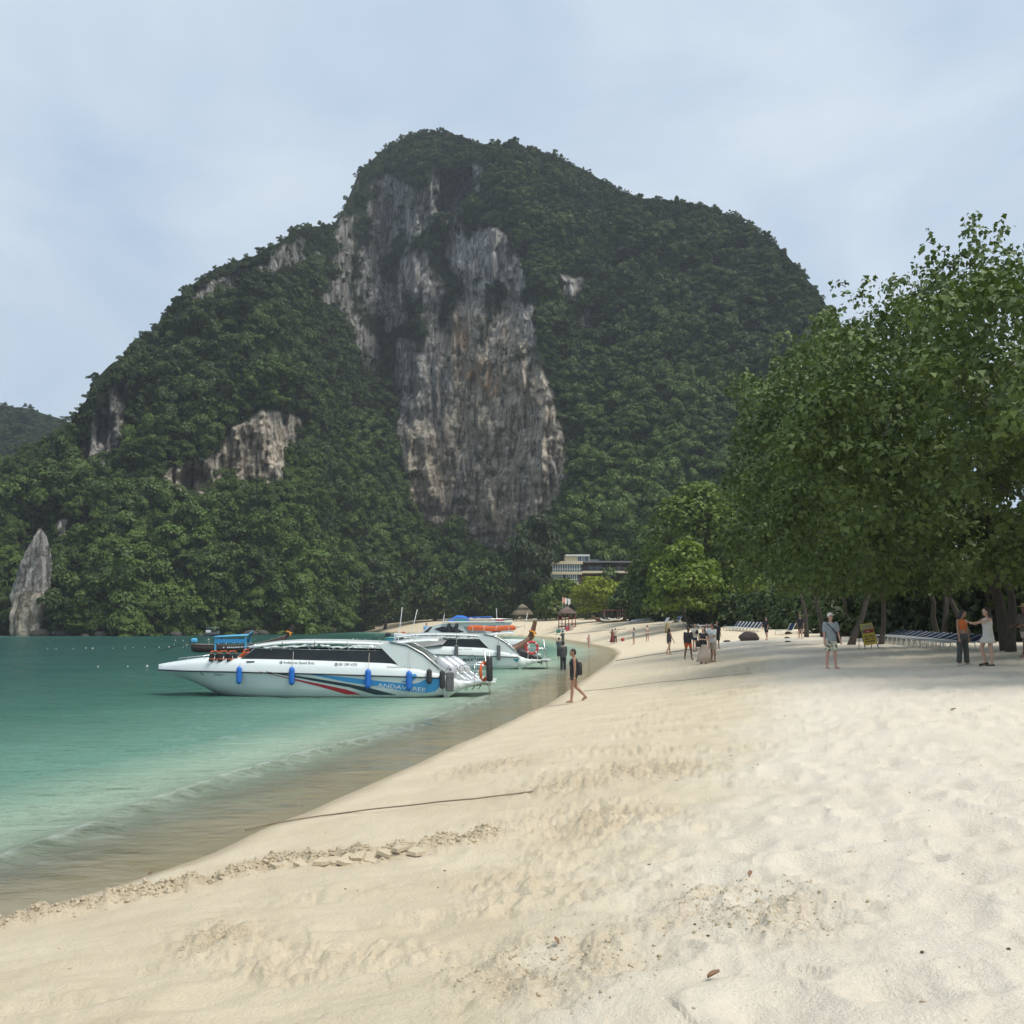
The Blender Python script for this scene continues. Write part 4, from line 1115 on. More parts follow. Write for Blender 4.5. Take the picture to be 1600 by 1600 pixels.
    mb.tube(pts, [.045 + .012 * math.sin(i * 2.1) for i in range(24)], 8); mb.build('roof_edge', WHITE2, roof)
    for x0, x1, sag in ((4.3, 6.3, .10), (6.4, 7.7, .14), (7.75, 8.7, .06)):
        mb = MB(); pts = []
        for i in range(14):
            t = i / 13; x = x0 + (x1 - x0) * t
            pts.append((x, -1.30 - .02 * math.sin(i), float(np.interp(x, rx, rz)) - .19 - sag * math.sin(math.pi * t) * .6 - .02 * math.sin(i * 1.7)))
        mb.tube(pts, [.035 + .018 * math.sin(i * 2.7) for i in range(14)], 7); mb.build('rolled_curtain', WHITE2, roof)
    mb = MB()
    for xx in (5.0, 6.2, 7.4): mb.tube([(xx, -1.33, float(np.interp(xx, rx, rz)) - .05), (xx, -1.36, float(np.interp(xx, rx, rz)) - .28)], .012, 5)
    each(mb, 'curtain_strap', BLACKM, roof)
    mb = MB()
    for i in range(7):
        xx = 4.5 + i * .72; mb.tube([(xx, -1.26, 1.86), (xx + .10, -1.27, 1.72)], .012, 5)
    each(mb, 'curtain_stay', WHITE2, roof)
    # fender guide struts at the rear of the roof
    mb = MB(); mb.tube([(9.2, -1.28, 1.86), (9.9, -1.25, 2.12)], .016, 5); mb.tube([(8.6, -1.26, 2.0), (8.9, -1.3, 1.75), (9.3, -1.31, 1.25)], .02, 6); mb.build('roof_strut', CHROME, root)
    # stern hardware
    if variant == 1:
        for y in (-.62, 0, .62): outboard(root, y, SILVER, 11.12 + (y + .62) * .36, 1.0 - (y + .62) * .02)
    else:
        for y in (-.62, 0, .62): outboard(root, y, BLACKM, 11.5, .8, R(20))
    mb = MB()
    zt = 1.12
    for y in (-1.05, 1.05):
        mb.tube([(11.55, y, .56), (11.55, y, zt), (11.75, y, zt + .06), (12.55, y, zt + .06), (12.6, y, .56)], .022, 6)
        mb.tube([(11.55, y, .84), (12.6, y, .84)], .016, 6); mb.tube([(12.1, y, .56), (12.1, y, zt + .06)], .016, 6)
    each(mb, 'stern_rail', CHROME, root)
    mb = MB()
    for y in (-.95, -.6):
        mb.tube([(12.45, y, 1.75), (12.62, y, .5), (12.75, y, -.35)], .024, 6)
    for k in range(7):
        t = k / 6; mb.tube([(12.47 + .27 * t, -.95, 1.55 - 1.75 * t), (12.47 + .27 * t, -.6, 1.55 - 1.75 * t)], .018, 5)
    mb.build('boarding_ladder', CHROME, root)
    # bow rail, cleats, vent slot
    mb = MB()
    for sgn in (-1, 1):
        mb.tube([(.9, sgn * .55, 1.30), (.95, sgn * .55, 1.40), (2.0, sgn * .95, 1.50), (2.05, sgn * .97, 1.38)], .016, 6)
    each(mb, 'bow_rail', CHROME, deck)
    mb = MB(); mb.box((3.85, -1.375, 1.30), (.30, .02, .05), None, .008); mb.build('vent_slot', NAVY, deck)
    mb = MB(); mb.ball((.14, -.16, 1.06), .022, 8, 6); mb.box((.02, 0, 1.02), (.06, .1, .14), None, .02); each(mb, 'bow_eye', CHROME, deck)
    return root
# --- boat with the swooping stripes
D1 = 36.6
root1 = empty('speedboat', (at(248, 1048, 38.1).x + .0, 38.1, 0), R(0))
def b1(px, py):
    p = at(px, py, D1); return (p.x - root1.location.x, p.z)
speedboat(root1, 1)
tag(root1, 'white speedboat with blue, black and red swooping stripes moored beside the beach', 'boat')
def strip_px(top, bot, mat, name, off=.007):
    t_, b_ = [b1(*q) for q in top], [b1(*q) for q in bot]
    xs = np.unique(np.concatenate([[q[0] for q in t_], [q[0] for q in b_]]))
    hull_strip(root1, xs, np.interp(xs, [q[0] for q in t_], [q[1] for q in t_]), np.interp(xs, [q[0] for q in b_], [q[1] for q in b_]), mat, name, off)
strip_px([(405, 1049.0), (450, 1059), (500, 1069), (540, 1077.5), (562, 1085.5)], [(405, 1049.6), (450, 1060.5), (500, 1073.5), (525, 1081), (540, 1085.6), (562, 1085.9)], REDF, 'red_stripe')
strip_px([(415, 1049.0), (460, 1055.5), (500, 1061.5), (545, 1069), (580, 1076), (618, 1086.5)], [(415, 1049.7), (460, 1058), (500, 1066), (545, 1074), (585, 1086), (618, 1086.9)], NAVY, 'black_stripe', .009)
strip_px([(475, 1052.4), (540, 1058.5), (600, 1065), (640, 1069), (652, 1067.8), (665, 1061.6), (690, 1059.0)], [(475, 1052.8), (500, 1057), (540, 1065.5), (590, 1072.5), (630, 1080), (665, 1083.2), (680, 1081), (686, 1074), (690, 1068)], CYAN, 'blue_stripe', .011)
strip_px([(643, 1055), (646, 1053), (650, 1053.5), (651.5, 1057)], [(643, 1056), (646, 1061), (648, 1062), (651.5, 1057.6)], CYAN, 'emblem', .012)
strip_px([(626, 1064.5), (636, 1064), (643, 1062), (648, 1058)], [(626, 1065.3), (636, 1066.4), (643, 1065), (648, 1061)], CYAN, 'emblem', .0125)
x, z = b1(589, 1073.4); hull_text(root1, 'ANDAVAREE', x, z, .205, WINK, .12, .002, wide=1.5, slope=-.105, off=.016)
x, z = b1(441.5, 1037); hull_text(root1, 'Andavaree Speed Boat', x, z, .135, INK, wide=.93, slope=-.02)
x, z = b1(528, 1040); hull_text(root1, '081 089 4355', x, z, .135, INK, wide=.93, slope=-.02)
x, z = b1(604, 1043.5); hull_text(root1, 'จำนวนคนโดยสาร 47 คน ผู้ควบคุมเรือ 3 คน', x, z, .095, INK, wide=.90, slope=-.02)
x, z = b1(331, 1056.5); hull_text(root1, 'ฉลาม 1', x, z, .14, INK)
x, z = b1(307, 1053.2); hull_text(root1, 'กบ.', x, z, .075, INK)
x, z = b1(307.5, 1055.7); hull_text(root1, '2104', x, z, .07, INK)
def dot(px, py, r, mat, ch=None, chm=None):
    x, z = b1(px, py); n = 14
    V = [(x, -float(side_y(x, z)) - .012, z)] + [(x + r * math.cos(t), -float(side_y(x + r * math.cos(t), z + r * math.sin(t))) - .012, z + r * math.sin(t)) for t in np.linspace(0, 2 * math.pi, n, endpoint=False)]
    o = MB().add(V, [(0, 1 + (k + 1) % n, 1 + k) for k in range(n)]).build('icon', mat, root1, fix=False)
    if ch: hull_text(root1, ch, x - r * .45, z - r * .7, r * 2, chm, 0, .002, 'icon', off=.016)
dot(438, 1035.2, .052, INK, 'f', WINK); dot(524.5, 1038.5, .058, INK, 'c', WINK)
# antennas on the roof
for (p0, p1) in (((622, 1000), (628.5, 949)), ((640, 999), (652, 952))):
    a, b_ = at(*p0, 37.4), at(*p1, 37.4); a -= root1.location; b_ -= root1.location
    mb = MB(); mb.tube([(a.x, a.y, 1.98), (b_.x, b_.y, b_.z)], [.014, .010], 6); mb.build('antenna', WHITE2, root1)
# fenders, life jackets, ring
def fender(px, py0, py1, mat, label, w=.10, top_py=None):
    x, z0 = b1(px, py1); _, z1 = b1(px, py0); 
    y = -float(side_y(x, (z0 + z1) / 2)) - w * .8
    y = min(y, -float(side_y(x, z1)) - w * .75)
    rt = empty('fender', (root1.location.x + x, root1.location.y + y, z0))
    h = z1 - z0; mb = MB(); prof = []
    rings = []
    for t in np.linspace(0, 1, 13):
        zz = t * h; rr_ = w * math.sqrt(max(.04, 1 - max(0, abs(t - .5) * h - (h / 2 - w)) ** 2 / w ** 2))
        rings.append([Vector((rr_ * math.cos(a), rr_ * .8 * math.sin(a), zz)) for a in np.linspace(0, 2 * math.pi, 12, endpoint=False)])
    mb.loft(rings); mb.build('fender_body', mat, rt)
    tz = at(px, top_py or (py0 - 22), D1).z - z0
    mb = MB(); mb.tube([(0, 0, h - .02), (.01, .04, h + .05), (.015, .14, tz)], .009, 5); mb.build('rope', ROPE_M, rt)
    return tag(rt, label, 'fender', 'fenders hung along the striped speedboat')
fender(372.5, 1041.0, 1069.5, BLUEF, 'blue fender hung on the bow next to the life jackets', .10, 1036)
fender(456, 1041.5, 1070.5, BLUEF, 'blue fender hanging over the thin start of the red stripe', .105, 1018)
fender(575, 1045, 1076.5, BLUEF, 'blue fender hanging just ahead of the white ANDAVAREE lettering', .11, 1020)
fender(639, 1048, 1079.5, BLUEF, 'blue fender covering the end of the white ANDAVAREE lettering', .11, 1014)
fender(670.5, 1045, 1069, BLACKM, 'short black fender below the curved wing panel', .10, 1030)
fender(691, 1047, 1076.5, BLACKM, 'long black fender beside the grey rubber pad', .10, 1045)
x, z = b1(703, 1065)
rt = empty('rubber_pad', (root1.location.x + x, root1.location.y - 1.50, z - .36))
mb = MB(); mb.box((0, -.03, .36), (.30, .10, .70), None, .04); mb.build('pad_body', GREYR, rt)
mb = MB(); [mb.ball((sx, -.085, sz), .018, 6, 5) for sx in (-.07, .08) for sz in (.16, .5)]; each(mb, 'bolt', BLACKM, rt)
tag(rt, 'grey flat rubber bumper pad with bolts on the stern corner', 'bumper')
def life_jacket(loc, rz, label, lean=.5, main=BLACKM):
    rt = empty('life_jacket', loc, rz)
    rot = Matrix.Rotation(lean, 3, 'X')
    mb = MB()
    for sx in (-1, 1): mb.box(rot @ Vector((sx * .11, 0, .17)), (.19, .08, .34), rot, .03)
    mb.build('panel', main, rt)
    mb = MB(); mb.tube([rot @ Vector(p) for p in ((-.2, .02, .28), (-.1, .1, .37), (.1, .1, .37), (.2, .02, .28))], .022, 7); mb.tube([rot @ Vector(p) for p in ((-.2, -.055, .12), (.2, -.055, .12))], .02, 5); mb.build('collar', ORANGE_M, rt)
    return tag(rt, label, 'life jacket', 'life jackets on the striped speedboat')
for px, lb, rz, ln in ((334, 'black and orange life jacket on the bow, farthest from the windscreen', .7, .35), (348.5, 'black and orange life jacket lying between two others on the bow', .6, .3), (362, 'black and orange life jacket on the bow beside the blue fender', .75, .4)):
    p = at(px, 1034, 36.95); life_jacket((p.x, 36.95, 1.30), rz, lb, ln)
for px, D_, lb, m_ in ((377, 37.6, 'orange life jacket heaped on the foredeck', ORANGE_M), (390, 37.8, 'orange and dark life jacket leaning on the windscreen', ORANGE_M)):
    p = at(px, 1024, D_); life_jacket((p.x, D_, 1.42), 1.2, lb, .9, m_)
def lifebuoy(loc, rot, label, r=.30, mat=ORANGE_M):
    rt = empty('lifebuoy', loc); rt.rotation_euler = rot
    n = 20
    pts = [(r * math.cos(a), 0, r * math.sin(a)) for a in np.linspace(0, 2 * math.pi, n, endpoint=False)]
    rings = []
    for i, p in enumerate(pts):
        a = 2 * math.pi * i / n
        rings.append([Vector(((r + .075 * math.cos(t)) * math.cos(a), .055 * math.sin(t), (r + .075 * math.cos(t)) * math.sin(a))) for t in np.linspace(0, 2 * math.pi, 10, endpoint=False)])
    rings.append(rings[0])
    MB().loft(rings, cap=False).build('ring', mat, rt)
    mb = MB()
    for k in range(4):
        a = math.pi / 4 + k * math.pi / 2
        seg = [Vector(((r) * math.cos(a + d), 0, (r) * math.sin(a + d))) for d in (-.12, 0, .12)]
        mb.tube(seg, .083, 10, flat=.75)
    each(mb, 'band', WHITE2, rt)
    return tag(rt, label, 'lifebuoy')
p = at(757, 1049, 36.9); lifebuoy((p.x, 36.9, p.z), (0, 0, R(62)), 'orange lifebuoy on the stern rail of the striped speedboat')
p = at(765, 1064, 36.7)
rt = empty('roller_fender', (p.x, 36.75, p.z - .02)); mb = MB(); mb.tube([(0, 0, 0), (0, 0, .06), (-.02, 0, .86), (-.02, 0, .92)], [.08, .12, .12, .08], 12); mb.build('roller', BLACKM, rt)
mb = MB(); mb.tube([(0, 0, -.12), (-.02, 0, 1.0)], .02, 6); mb.build('axle', CHROME, rt)
tag(rt, 'upright black roller fender at the boarding ladder', 'fender')

# --- second speedboat
D2 = 57.5
root2 = empty('speedboat', (at(520, 1020, 59).x, 59.0, 0), R(0))
speedboat(root2, 2)
tag(root2, 'white speedboat with a black shark logo moored behind the striped one', 'boat')
def b2(px, py):
    p = at(px, py, D2); return (p.x - root2.location.x, p.z)
x, z = b2(722, 1033.5); hull_text(root2, 'MAX', x, z, .27, INK, .35, .006, wide=1.05); x, z = b2(738.5, 1034.5); hull_text(root2, '7', x, z, .30, GREYC, .1, 0); x, z = b2(743.5, 1033.5); hull_text(root2, 'SPEED', x, z, .27, INK, .35, .006, wide=1.05)
# leaping shark outline
def decal_tube(root, pts, b, rad, mat, name):
    V = []
    mb = MB(); P_ = []
    for px, py in pts:
        x, z = b(px, py); P_.append((x, -float(side_y(x, z)) - .006, z))
    mb.tube(P_, rad, 6, flat=.3); mb.build(name, mat, root)
decal_tube(root2, [(731.5, 1026.5), (734, 1024.6), (737.5, 1024), (741, 1025.2), (743, 1027.5), (743.4, 1030.4)], b2, [.02, .05, .06, .055, .035, .012], INK, 'shark_logo')
decal_tube(root2, [(736, 1024.5), (738.2, 1022.2), (738.8, 1024.6)], b2, [.04, .015, .04], INK, 'shark_logo')
decal_tube(root2, [(733, 1027.5), (736.5, 1028), (740, 1028.6)], b2, [.012, .012, .01], INK, 'shark_logo')
x, z = b2(716, 1014.6); hull_text(root2, 'SEA TRAVEL', x, z - .03, .10, GREYC, wide=1.5)
x, z = b2(803, 1028)
mb = MB(); mb.box((x, -1.40, z), (.62, .05, .26), Matrix.Rotation(.48, 3, 'Y'), .02); mb.build('teal_plate', TEAL, root2)
for px, lb in ((713, 'tall grey fender board on the shark boat ahead of its logo'), (779, 'tall grey fender board on the shark boat at its rear corner')):
    x, z = b2(px, 1031); rt = empty('fender_board', (root2.location.x + x, root2.location.y - 1.5, z))
    mb = MB(); mb.box((0, -.05, .42), (.22, .12, .86), None, .04); mb.build('board', GREYR, rt); mb = MB(); mb.tube([(0, 0, .84), (0, .12, 1.2)], .012, 5); mb.build('rope', ROPE_M, rt)
    tag(rt, lb, 'fender')
p = at(831, 1012, 58); lifebuoy((p.x, 57.9, p.z), (0, 0, .1), 'red lifebuoy on the stern rail of the shark boat', .34, pmat('red_ring', (.55, .05, .05), .5))
# grey tent panel and long orange float on its roof
V = [Vector(v) - root2.location for v in (at(632, 1009, 57.4), at(664, 995.6, 57.6), at(700, 998, 57.8), at(692, 1007, 57.5), at(660, 1011, 57.4))]
mb = MB(); mb.add(V + [v + Vector((0, .04, -.02)) for v in V], [(0, 1, 2, 3, 4), (9, 8, 7, 6, 5)] + [(i, (i + 1) % 5, 5 + (i + 1) % 5, 5 + i) for i in range(5)]); mb.build('awning_panel', GREYC, root2)
a, b_ = at(730, 989.5, 58.6), at(806, 988.0, 58.6); zr = 2.36
rt = empty('float_tube', (a.x, 58.6, zr)); ln = b_.x - a.x
mb = MB(); mb.tube([(t * ln, 0, .03 * math.sin(t * 9)) for t in np.linspace(0, 1, 16)], [.09] + [.155 + .006 * math.sin(i * 3) for i in range(14)] + [.09], 12); mb.build('tube_skin', ORANGE_M, rt)
mb = MB(); [mb.tube([(t * ln + .02 * math.cos(k), .165 * math.cos(k), .165 * math.sin(k)) for k in np.linspace(0, 6.28, 10)], .012, 5) for t in (.12, .35, .6, .86)]; each(mb, 'strap', WHITE2, rt)
tag(rt, 'long orange inflatable tube lying on the roof of the shark boat', 'float')
# ------------------------------------------------------------------ cruiser behind the speedboats
D3 = 80.0
def px3(px, py, D=D3): return at(px, py, D)
root3 = empty('cabin_cruiser', (px3(742, 1000).x, D3 + 1.6, 0))
def l3(px, py, y=0.0):
    p = at(px, py, D3); return Vector((p.x - root3.location.x, y - 1.6, p.z))
x0, x1 = l3(612, 1000).x, l3(828, 1000).x
rings = []
for t in np.linspace(0, 1, 22):
    x = x0 + (x1 - x0) * t; b = 1.75 * min(1, (t * 2.6 + .02)) ** .6; sz = 1.75 - .55 * t; kz = .9 * max(0, 1 - t * 4) - .4
    rings.append([Vector((x, -b, sz)), Vector((x, -b * .86, .35 + .5 * max(0, 1 - t * 4))), Vector((x, 0, kz)), Vector((x, b * .86, .35 + .5 * max(0, 1 - t * 4))), Vector((x, b, sz)), Vector((x, b - .2, sz + .05)), Vector((x, -b + .2, sz + .05))])
MB().loft(rings).build('hull', WHITE, root3)
prof = [(655, 991), (668, 980), (690, 974.5), (720, 973), (800, 973), (796, 980), (802, 991)]
P_ = [(l3(*q).x, l3(*q).z) for q in prof]
cab = MB().prism(P_, -1.6, 1.6).build('cabin', WHITE, root3)
for q, mt in (([(679, 982.5), (690, 979), (705, 978.5), (725, 987), (712, 988.5), (690, 987.5)], GLASS), ([(724, 979), (745, 978), (760, 988), (732, 988.5)], pmat('grey_pane', (.25, .28, .28), .2)), ([(762, 978), (776, 977.5), (784, 988), (770, 988.5)], GLASS), ([(661, 989), (672, 979.5), (676, 979), (668, 988)], GLASS)):
    MB().prism([(l3(*a).x, l3(*a).z) for a in q], -1.635, -1.59).build('window', mt, cab)
mb = MB(); r0, r1 = l3(692, 972.5), l3(802, 972.5)
mb.box(((r0.x + r1.x) / 2, 0, r0.z + .05), (r1.x - r0.x, 3.5, .10), None, .03); mb.build('roof_deck', WHITE, root3)
mb = MB()
for y in (-1.6, 1.6):
    a, b_ = l3(694, 967), l3(800, 967); mb.tube([(a.x, y, a.z - .3), (a.x, y, a.z), (b_.x, y, b_.z), (b_.x, y, b_.z - .3)], .025, 5)
each(mb, 'roof_rail', CHROME, root3)
# blue tarpaulin and rolled canvas on the roof
TARP = pmat('blue_tarpaulin', (.03, .17, .58), .5, var=.2, bump=.3)
c = [l3(*q) for q in ((696, 971), (706, 964), (712, 960.5), (722, 961), (733, 965), (735, 971))]
rings = [[Vector((v.x, y, 2.70 + (v.z - 2.70) * (1 - .25 * abs(y)) if k not in (0, 5) else 2.72)) for k, v in enumerate(c)] for y in (-1.3, -.9, -.4, .2, .8, 1.3)]
rt = empty('tarpaulin', (root3.location.x, root3.location.y, 0)); MB().loft(rings).build('tarpaulin_sheet', TARP, rt)
mb = MB(); mb.prism([(l3(711, 971).x, 2.72), (l3(711, 966).x, 2.98), (l3(728, 966).x, 2.98), (l3(728, 971).x, 2.72)], -1.5, -1.32); mb.build('side_flap', TEAL, rt)
tag(rt, 'blue tarpaulin tent on the roof of the cabin cruiser', 'tarpaulin')
a, b_ = l3(732, 969), l3(772, 968.5)
rt = empty('canvas_roll', (root3.location.x, root3.location.y - 1.2, 0))
mb = MB(); mb.tube([(a.x + (b_.x - a.x) * t, .03 * math.sin(t * 12), 2.88 + .02 * math.sin(t * 17)) for t in np.linspace(0, 1, 12)], [.13 + .02 * math.sin(i * 2) for i in range(12)], 9); mb.build('roll', pmat('cream_canvas', (.55, .45, .34), .8, var=.2), rt)
mb = MB(); mb.tube([(a.x - .2 + (b_.x - a.x) * t, .3, 3.05 + .07 * t) for t in np.linspace(0, 1, 8)], .045, 7); mb.build('blue_cover', BLUEF, rt)
tag(rt, 'cream canvas roll with a blue cover on the cruiser roof', 'canvas')
for (p0, p1) in (((688, 973), (692.5, 959)), ((819, 974), (825, 957)), ((777, 972), (775, 950))):
    q0, q1 = l3(*p0), l3(*p1); mb = MB(); mb.tube([q0 + Vector((0, 1.6, -.5)), q1 + Vector((0, 1.6, 0))], [.025, .018], 6); mb.build('pole', WHITE2, root3)
tag(root3, 'white cabin cruiser with a blue tent on its roof behind the shark boat', 'boat')
for px, py, lb, cc, h_ in ((781, 972, 'red and navy jackets piled at the rear of the cruiser roof', (.35, .05, .06), .5), (785, 978, 'blue cloth hanging behind the cruiser cabin', (.08, .13, .36), .6)):
    p = at(px, py, D3 + 1); rt = empty('cloth_pile', (p.x, D3 + 1, p.z - .1))
    mb = MB()
    for k in range(3):
        mb.ball((.18 * (k - 1), .08 * k, .1 + .12 * (k % 2)), (.22, .2, h_ * .42), 9, 6)
    mb.build('folded_cloth', pmat('cloth_%d' % px, cc, .85, var=.25), rt); tag(rt, lb, 'clothes')
# dark jackets hung over the cruiser side
for px, lb in ((702, 'black jacket hung over the cruiser side beside a pink towel'), (714, 'black jacket hung on the cruiser side next to another')):
    a, b_ = at(px, 973.5, 79.6), at(px - 2, 990, 79.6)
    rt = empty('hung_jacket', (b_.x, 79.6, b_.z)); h_ = a.z - b_.z
    rings = []
    for t in np.linspace(0, 1, 8):
        w = (.24 - .13 * t) * (1 + .15 * math.sin(t * 9)); rings.append([Vector(((a.x - b_.x) * t + w * math.cos(k), .10 * math.sin(k), h_ * t)) for k in np.linspace(0, 6.283, 9, endpoint=False)])
    MB().loft(rings).build('jacket_body', BLACKM, rt)
    mb = MB(); mb.tube([(-.1, -.09, h_ * .7), (-.28, -.1, h_ * .35), (-.34, -.1, h_ * .05)], [.07, .06, .05], 7); mb.build('sleeve', BLACKM, rt)
    tag(rt, lb, 'jacket')

# ------------------------------------------------------------------ longtail boats
def longtail(name, label, loc, rz, L, tip_z, hull, inner, canopy=None, engine=True, ribbons=(.8, .25, .05), letters=False, gun=.62, rim=None):
    rt = empty(name, loc, rz)
    n = 30; ro = []
    for t in np.linspace(0, 1, n):
        x = L * t
        b = (.52 + .38 * math.sin(math.pi * min(1, t * 1.25)) ) * (1 - max(0, (t - .62) / .38) ** 1.7 * .96)
        sz = gun + .12 * (1 - t) ** 3 + (tip_z * .62 - gun) * max(0, (t - .42) / .58) ** 2.1
        kz = -.25 + .35 * (1 - t) ** 8 + max(0, (t - .55) / .45) ** 2.2 * (tip_z * .45 + .2)
        o = [(-b, sz), (-b * .93, sz * .45 + kz * .55), (-b * .6, kz + .04), (0, kz), (b * .6, kz + .04), (b * .93, sz * .45 + kz * .55), (b, sz)]
        i_ = [(b * .9, sz), (b * .8, (sz * .5 + kz * .5) + .04), (b * .45, kz + .12), (-b * .45, kz + .12), (-b * .8, (sz * .5 + kz * .5) + .04), (-b * .9, sz)]
        ro.append([Vector((x, y, z)) for y, z in o + i_])
    MB().loft(ro).build('hull', hull, rt)
    if rim:
        for s_ in (-1, 1):
            mb = MB(); mb.tube([r[0 if s_ < 0 else 6] for r in ro], .035, 6); mb.build('gunwale', rim, rt)
    # tall prow board
    p0 = Vector((L * .985, 0, tip_z * .50)); p1 = Vector((L * 1.045, 0, tip_z * .78)); p2 = Vector((L * 1.075, 0, tip_z))
    mb = MB(); rings = []
    for p, w in ((p0, .20), (p1, .17), (p2, .13)): rings.append([p + Vector((w, -.05, -w * .3)), p + Vector((w, .05, -w * .3)), p + Vector((-w, .05, w * .3)), p + Vector((-w, -.05, w * .3))])
    mb.loft(rings, smooth=False); mb.build('prow', hull, rt)
    if ribbons:
        pr = p0.lerp(p1, .75)
        rb = pmat('ribbon_%s' % name, ribbons, .8, var=.3)
        mb = MB(); mb.tube([pr + Vector((.24, -.07, -.08)), pr + Vector((0, -.10, .03)), pr + Vector((-.22, -.07, .1)), pr + Vector((-.22, .07, .1)), pr + Vector((.24, .07, -.06)), pr + Vector((.24, -.07, -.08))], .075, 7); mb.tube([pr + Vector((.1, -.1, 0)), pr + Vector((.12, -.12, -.25)), pr + Vector((.08, -.12, -.5))], [.07, .06, .03], 7); mb.build('ribbon', rb, rt)
    for k in range(4):
        mb = MB(); xx = L * (.22 + .13 * k); mb.box((xx, 0, gun * .78), (.22, 1.3, .04)); mb.build('thwart', inner, rt)
    if engine:
        en = MB(); en.box((.15, 0, gun + .42), (.55, .42, .42), None, .1); e_o = en.build('engine', canopy[0] if canopy else BLACKM, rt)
        mb = MB(); mb.tube([(0.1, 0, gun + .35), (-1.6, .05, gun - .1), (-L * .42, .1, -.12)], [.045, .035, .025], 6); mb.build('tail_shaft', BLACKM, e_o)
        mb = MB(); mb.tube([(.3, 0, gun + .5), (1.1, -.1, gun + .75)], .02, 5); mb.build('tiller', BLACKM, e_o)
        mb = MB(); mb.tube([(.1, 0, gun - .2), (.1, 0, gun + .25)], .06, 6); mb.build('engine_mount', DWOOD, rt)
    if canopy:
        cm, x0, x1, zt = canopy[0], canopy[1] * L, canopy[2] * L, canopy[3]
        for xx in (x0, x1):
            for s_ in (-1, 1):
                mb = MB(); mb.box((xx, s_ * .86, (gun + zt) / 2 - .22), (.16, .07, zt - gun + .45)); mb.build('canopy_post', cm, rt)
        rings = []
        for xx, dz in ((x0 - .15, -.06), ((x0 + x1) / 2, .03), (x1 + .2, .10), (x1 + .38, .42)):
            w = 1.0 if dz < .3 else .3
            rings.append([Vector((xx, w * t, zt + dz + .10 * (1 - t * t))) for t in np.linspace(-1, 1, 7)] + [Vector((xx, w * t, zt + dz - .05 + .10 * (1 - t * t))) for t in np.linspace(1, -1, 7)])
        MB().loft(rings).build('canopy_roof', cm, rt)
        for s_ in (-1, 1):
            mb = MB(); mb.box(((x0 + x1) / 2, s_ * .92, zt - .42), (x1 - x0, .04, .34)); mb.build('side_curtain', pmat('blue_curtain', (.04, .30, .62), .6, var=.2), rt)
    if letters:
        rng = np.random.default_rng(4); xx = L * .36
        while xx < L * .66:
            w = rng.uniform(.07, .13)
            if rng.random() > .12:
                t = xx / L; b = (.52 + .38 * math.sin(math.pi * min(1, t * 1.25))) * (1 - max(0, (t - .62) / .38) ** 1.7 * .96)
                sz = gun + (tip_z * .62 - gun) * max(0, (t - .42) / .58) ** 2.1
                mb = MB(); mb.box((xx, -b - .015, sz - .17), (w, .012, .11)); mb.build('letter', WINK, rt)
            xx += w + .05
    return tag(rt, label, 'boat')
def wat(px, D):
    return (at(px, 1000, D).x, D, 0)
longtail('longtail_boat', 'dark brown longtail boat with a blue canopy out on the water', wat(301, 90), .04, 8.4, 2.45, DWOOD, WOOD, (SKYB, .27, .59, 1.42), True, (.85, .30, .04), True, .60, pmat('grey_rim', (.25, .22, .19), .7))
longtail('longtail_boat', 'teal longtail boat with a dark engine half hidden by the striped speedboat', wat(604, 104), -.05, 8.6, 1.75, TEAL, WOOD, None, True, (.8, .25, .05), False, .95, pmat('pale_rim', (.35, .62, .58), .6))
longtail('longtail_boat', 'brown wooden longtail boat with an orange ribbon on its raised prow', wat(724, 73), .10, 4.95, 2.78, WOOD, DWOOD, None, False, (.85, .38, .08), False, .7, None)
p = on_ground(796, 986); longtail('longtail_boat', 'pale grey longtail boat drawn up on the far sand', (at(782, 985, 196).x, 196, ground(at(790, 985, 196).x, 196) + .1), .06, 6.4, 1.25, pmat('weathered_grey', (.36, .35, .31), .8, var=.2), DWOOD, None, False, None, False, .6, None)
q = on_ground(926, 975.5); longtail('longtail_boat', 'reddish wooden longtail boat beached beside the thatched stall', (q.x + 4.2, q.y + 2.5, ground(q.x + 4, q.y + 2) + .15), R(180 + 28), 4.6, .95, WOOD, DWOOD, None, False, None, False, .5, None)
p = at(631, 992.5, 103); lifebuoy((p.x, 102.6, p.z), (0, 0, .2), 'orange lifebuoy on the teal longtail boat', .30)
# distant moored boats under the cliff
def skiff(label, px, py, D, L, mat, mast=False):
    p = at(px, py, D); rt = empty('moored_boat', (p.x, D, 0)); n = 12; ro = []
    for t in np.linspace(0, 1, n):
        b = .7 * math.sin(math.pi * (.12 + .76 * t)) ** .6; sz = .55 + .45 * t ** 3
        ro.append([Vector((L * (t - .5), -b, sz)), Vector((L * (t - .5) * .96, -b * .6, -.1)), Vector((L * (t - .5) * .96, b * .6, -.1)), Vector((L * (t - .5), b, sz)), Vector((L * (t - .5), b * .85, sz)), Vector((L * (t - .5), -b * .85, sz))])
    MB().loft(ro).build('hull', mat, rt)
    mb = MB(); mb.box((-.2 * L, 0, .85), (.3 * L, 1.0, .5), None, .06); mb.build('deckhouse', WHITE2, rt)
    if mast:
        mb = MB(); mb.tube([(.1 * L, 0, .5), (.1 * L, 0, 1.5)], .05, 5); mb.build('post', SKYB, rt)
        mb = MB(); mb.box((.05 * L, 0, 1.5), (L * .8, 1.1, .06)); mb.build('sunshade', pmat('pale_blue_shade', (.35, .52, .55), .6), rt)
    return tag(rt, label, 'boat')
skiff('small white boat moored at the foot of the rock spire', 38, 990, 183, 4.6, WHITE2)
skiff('small grey boat moored beside the white one under the forest', 76, 990, 184, 2.6, pmat('boat_grey', (.4, .42, .42), .6))
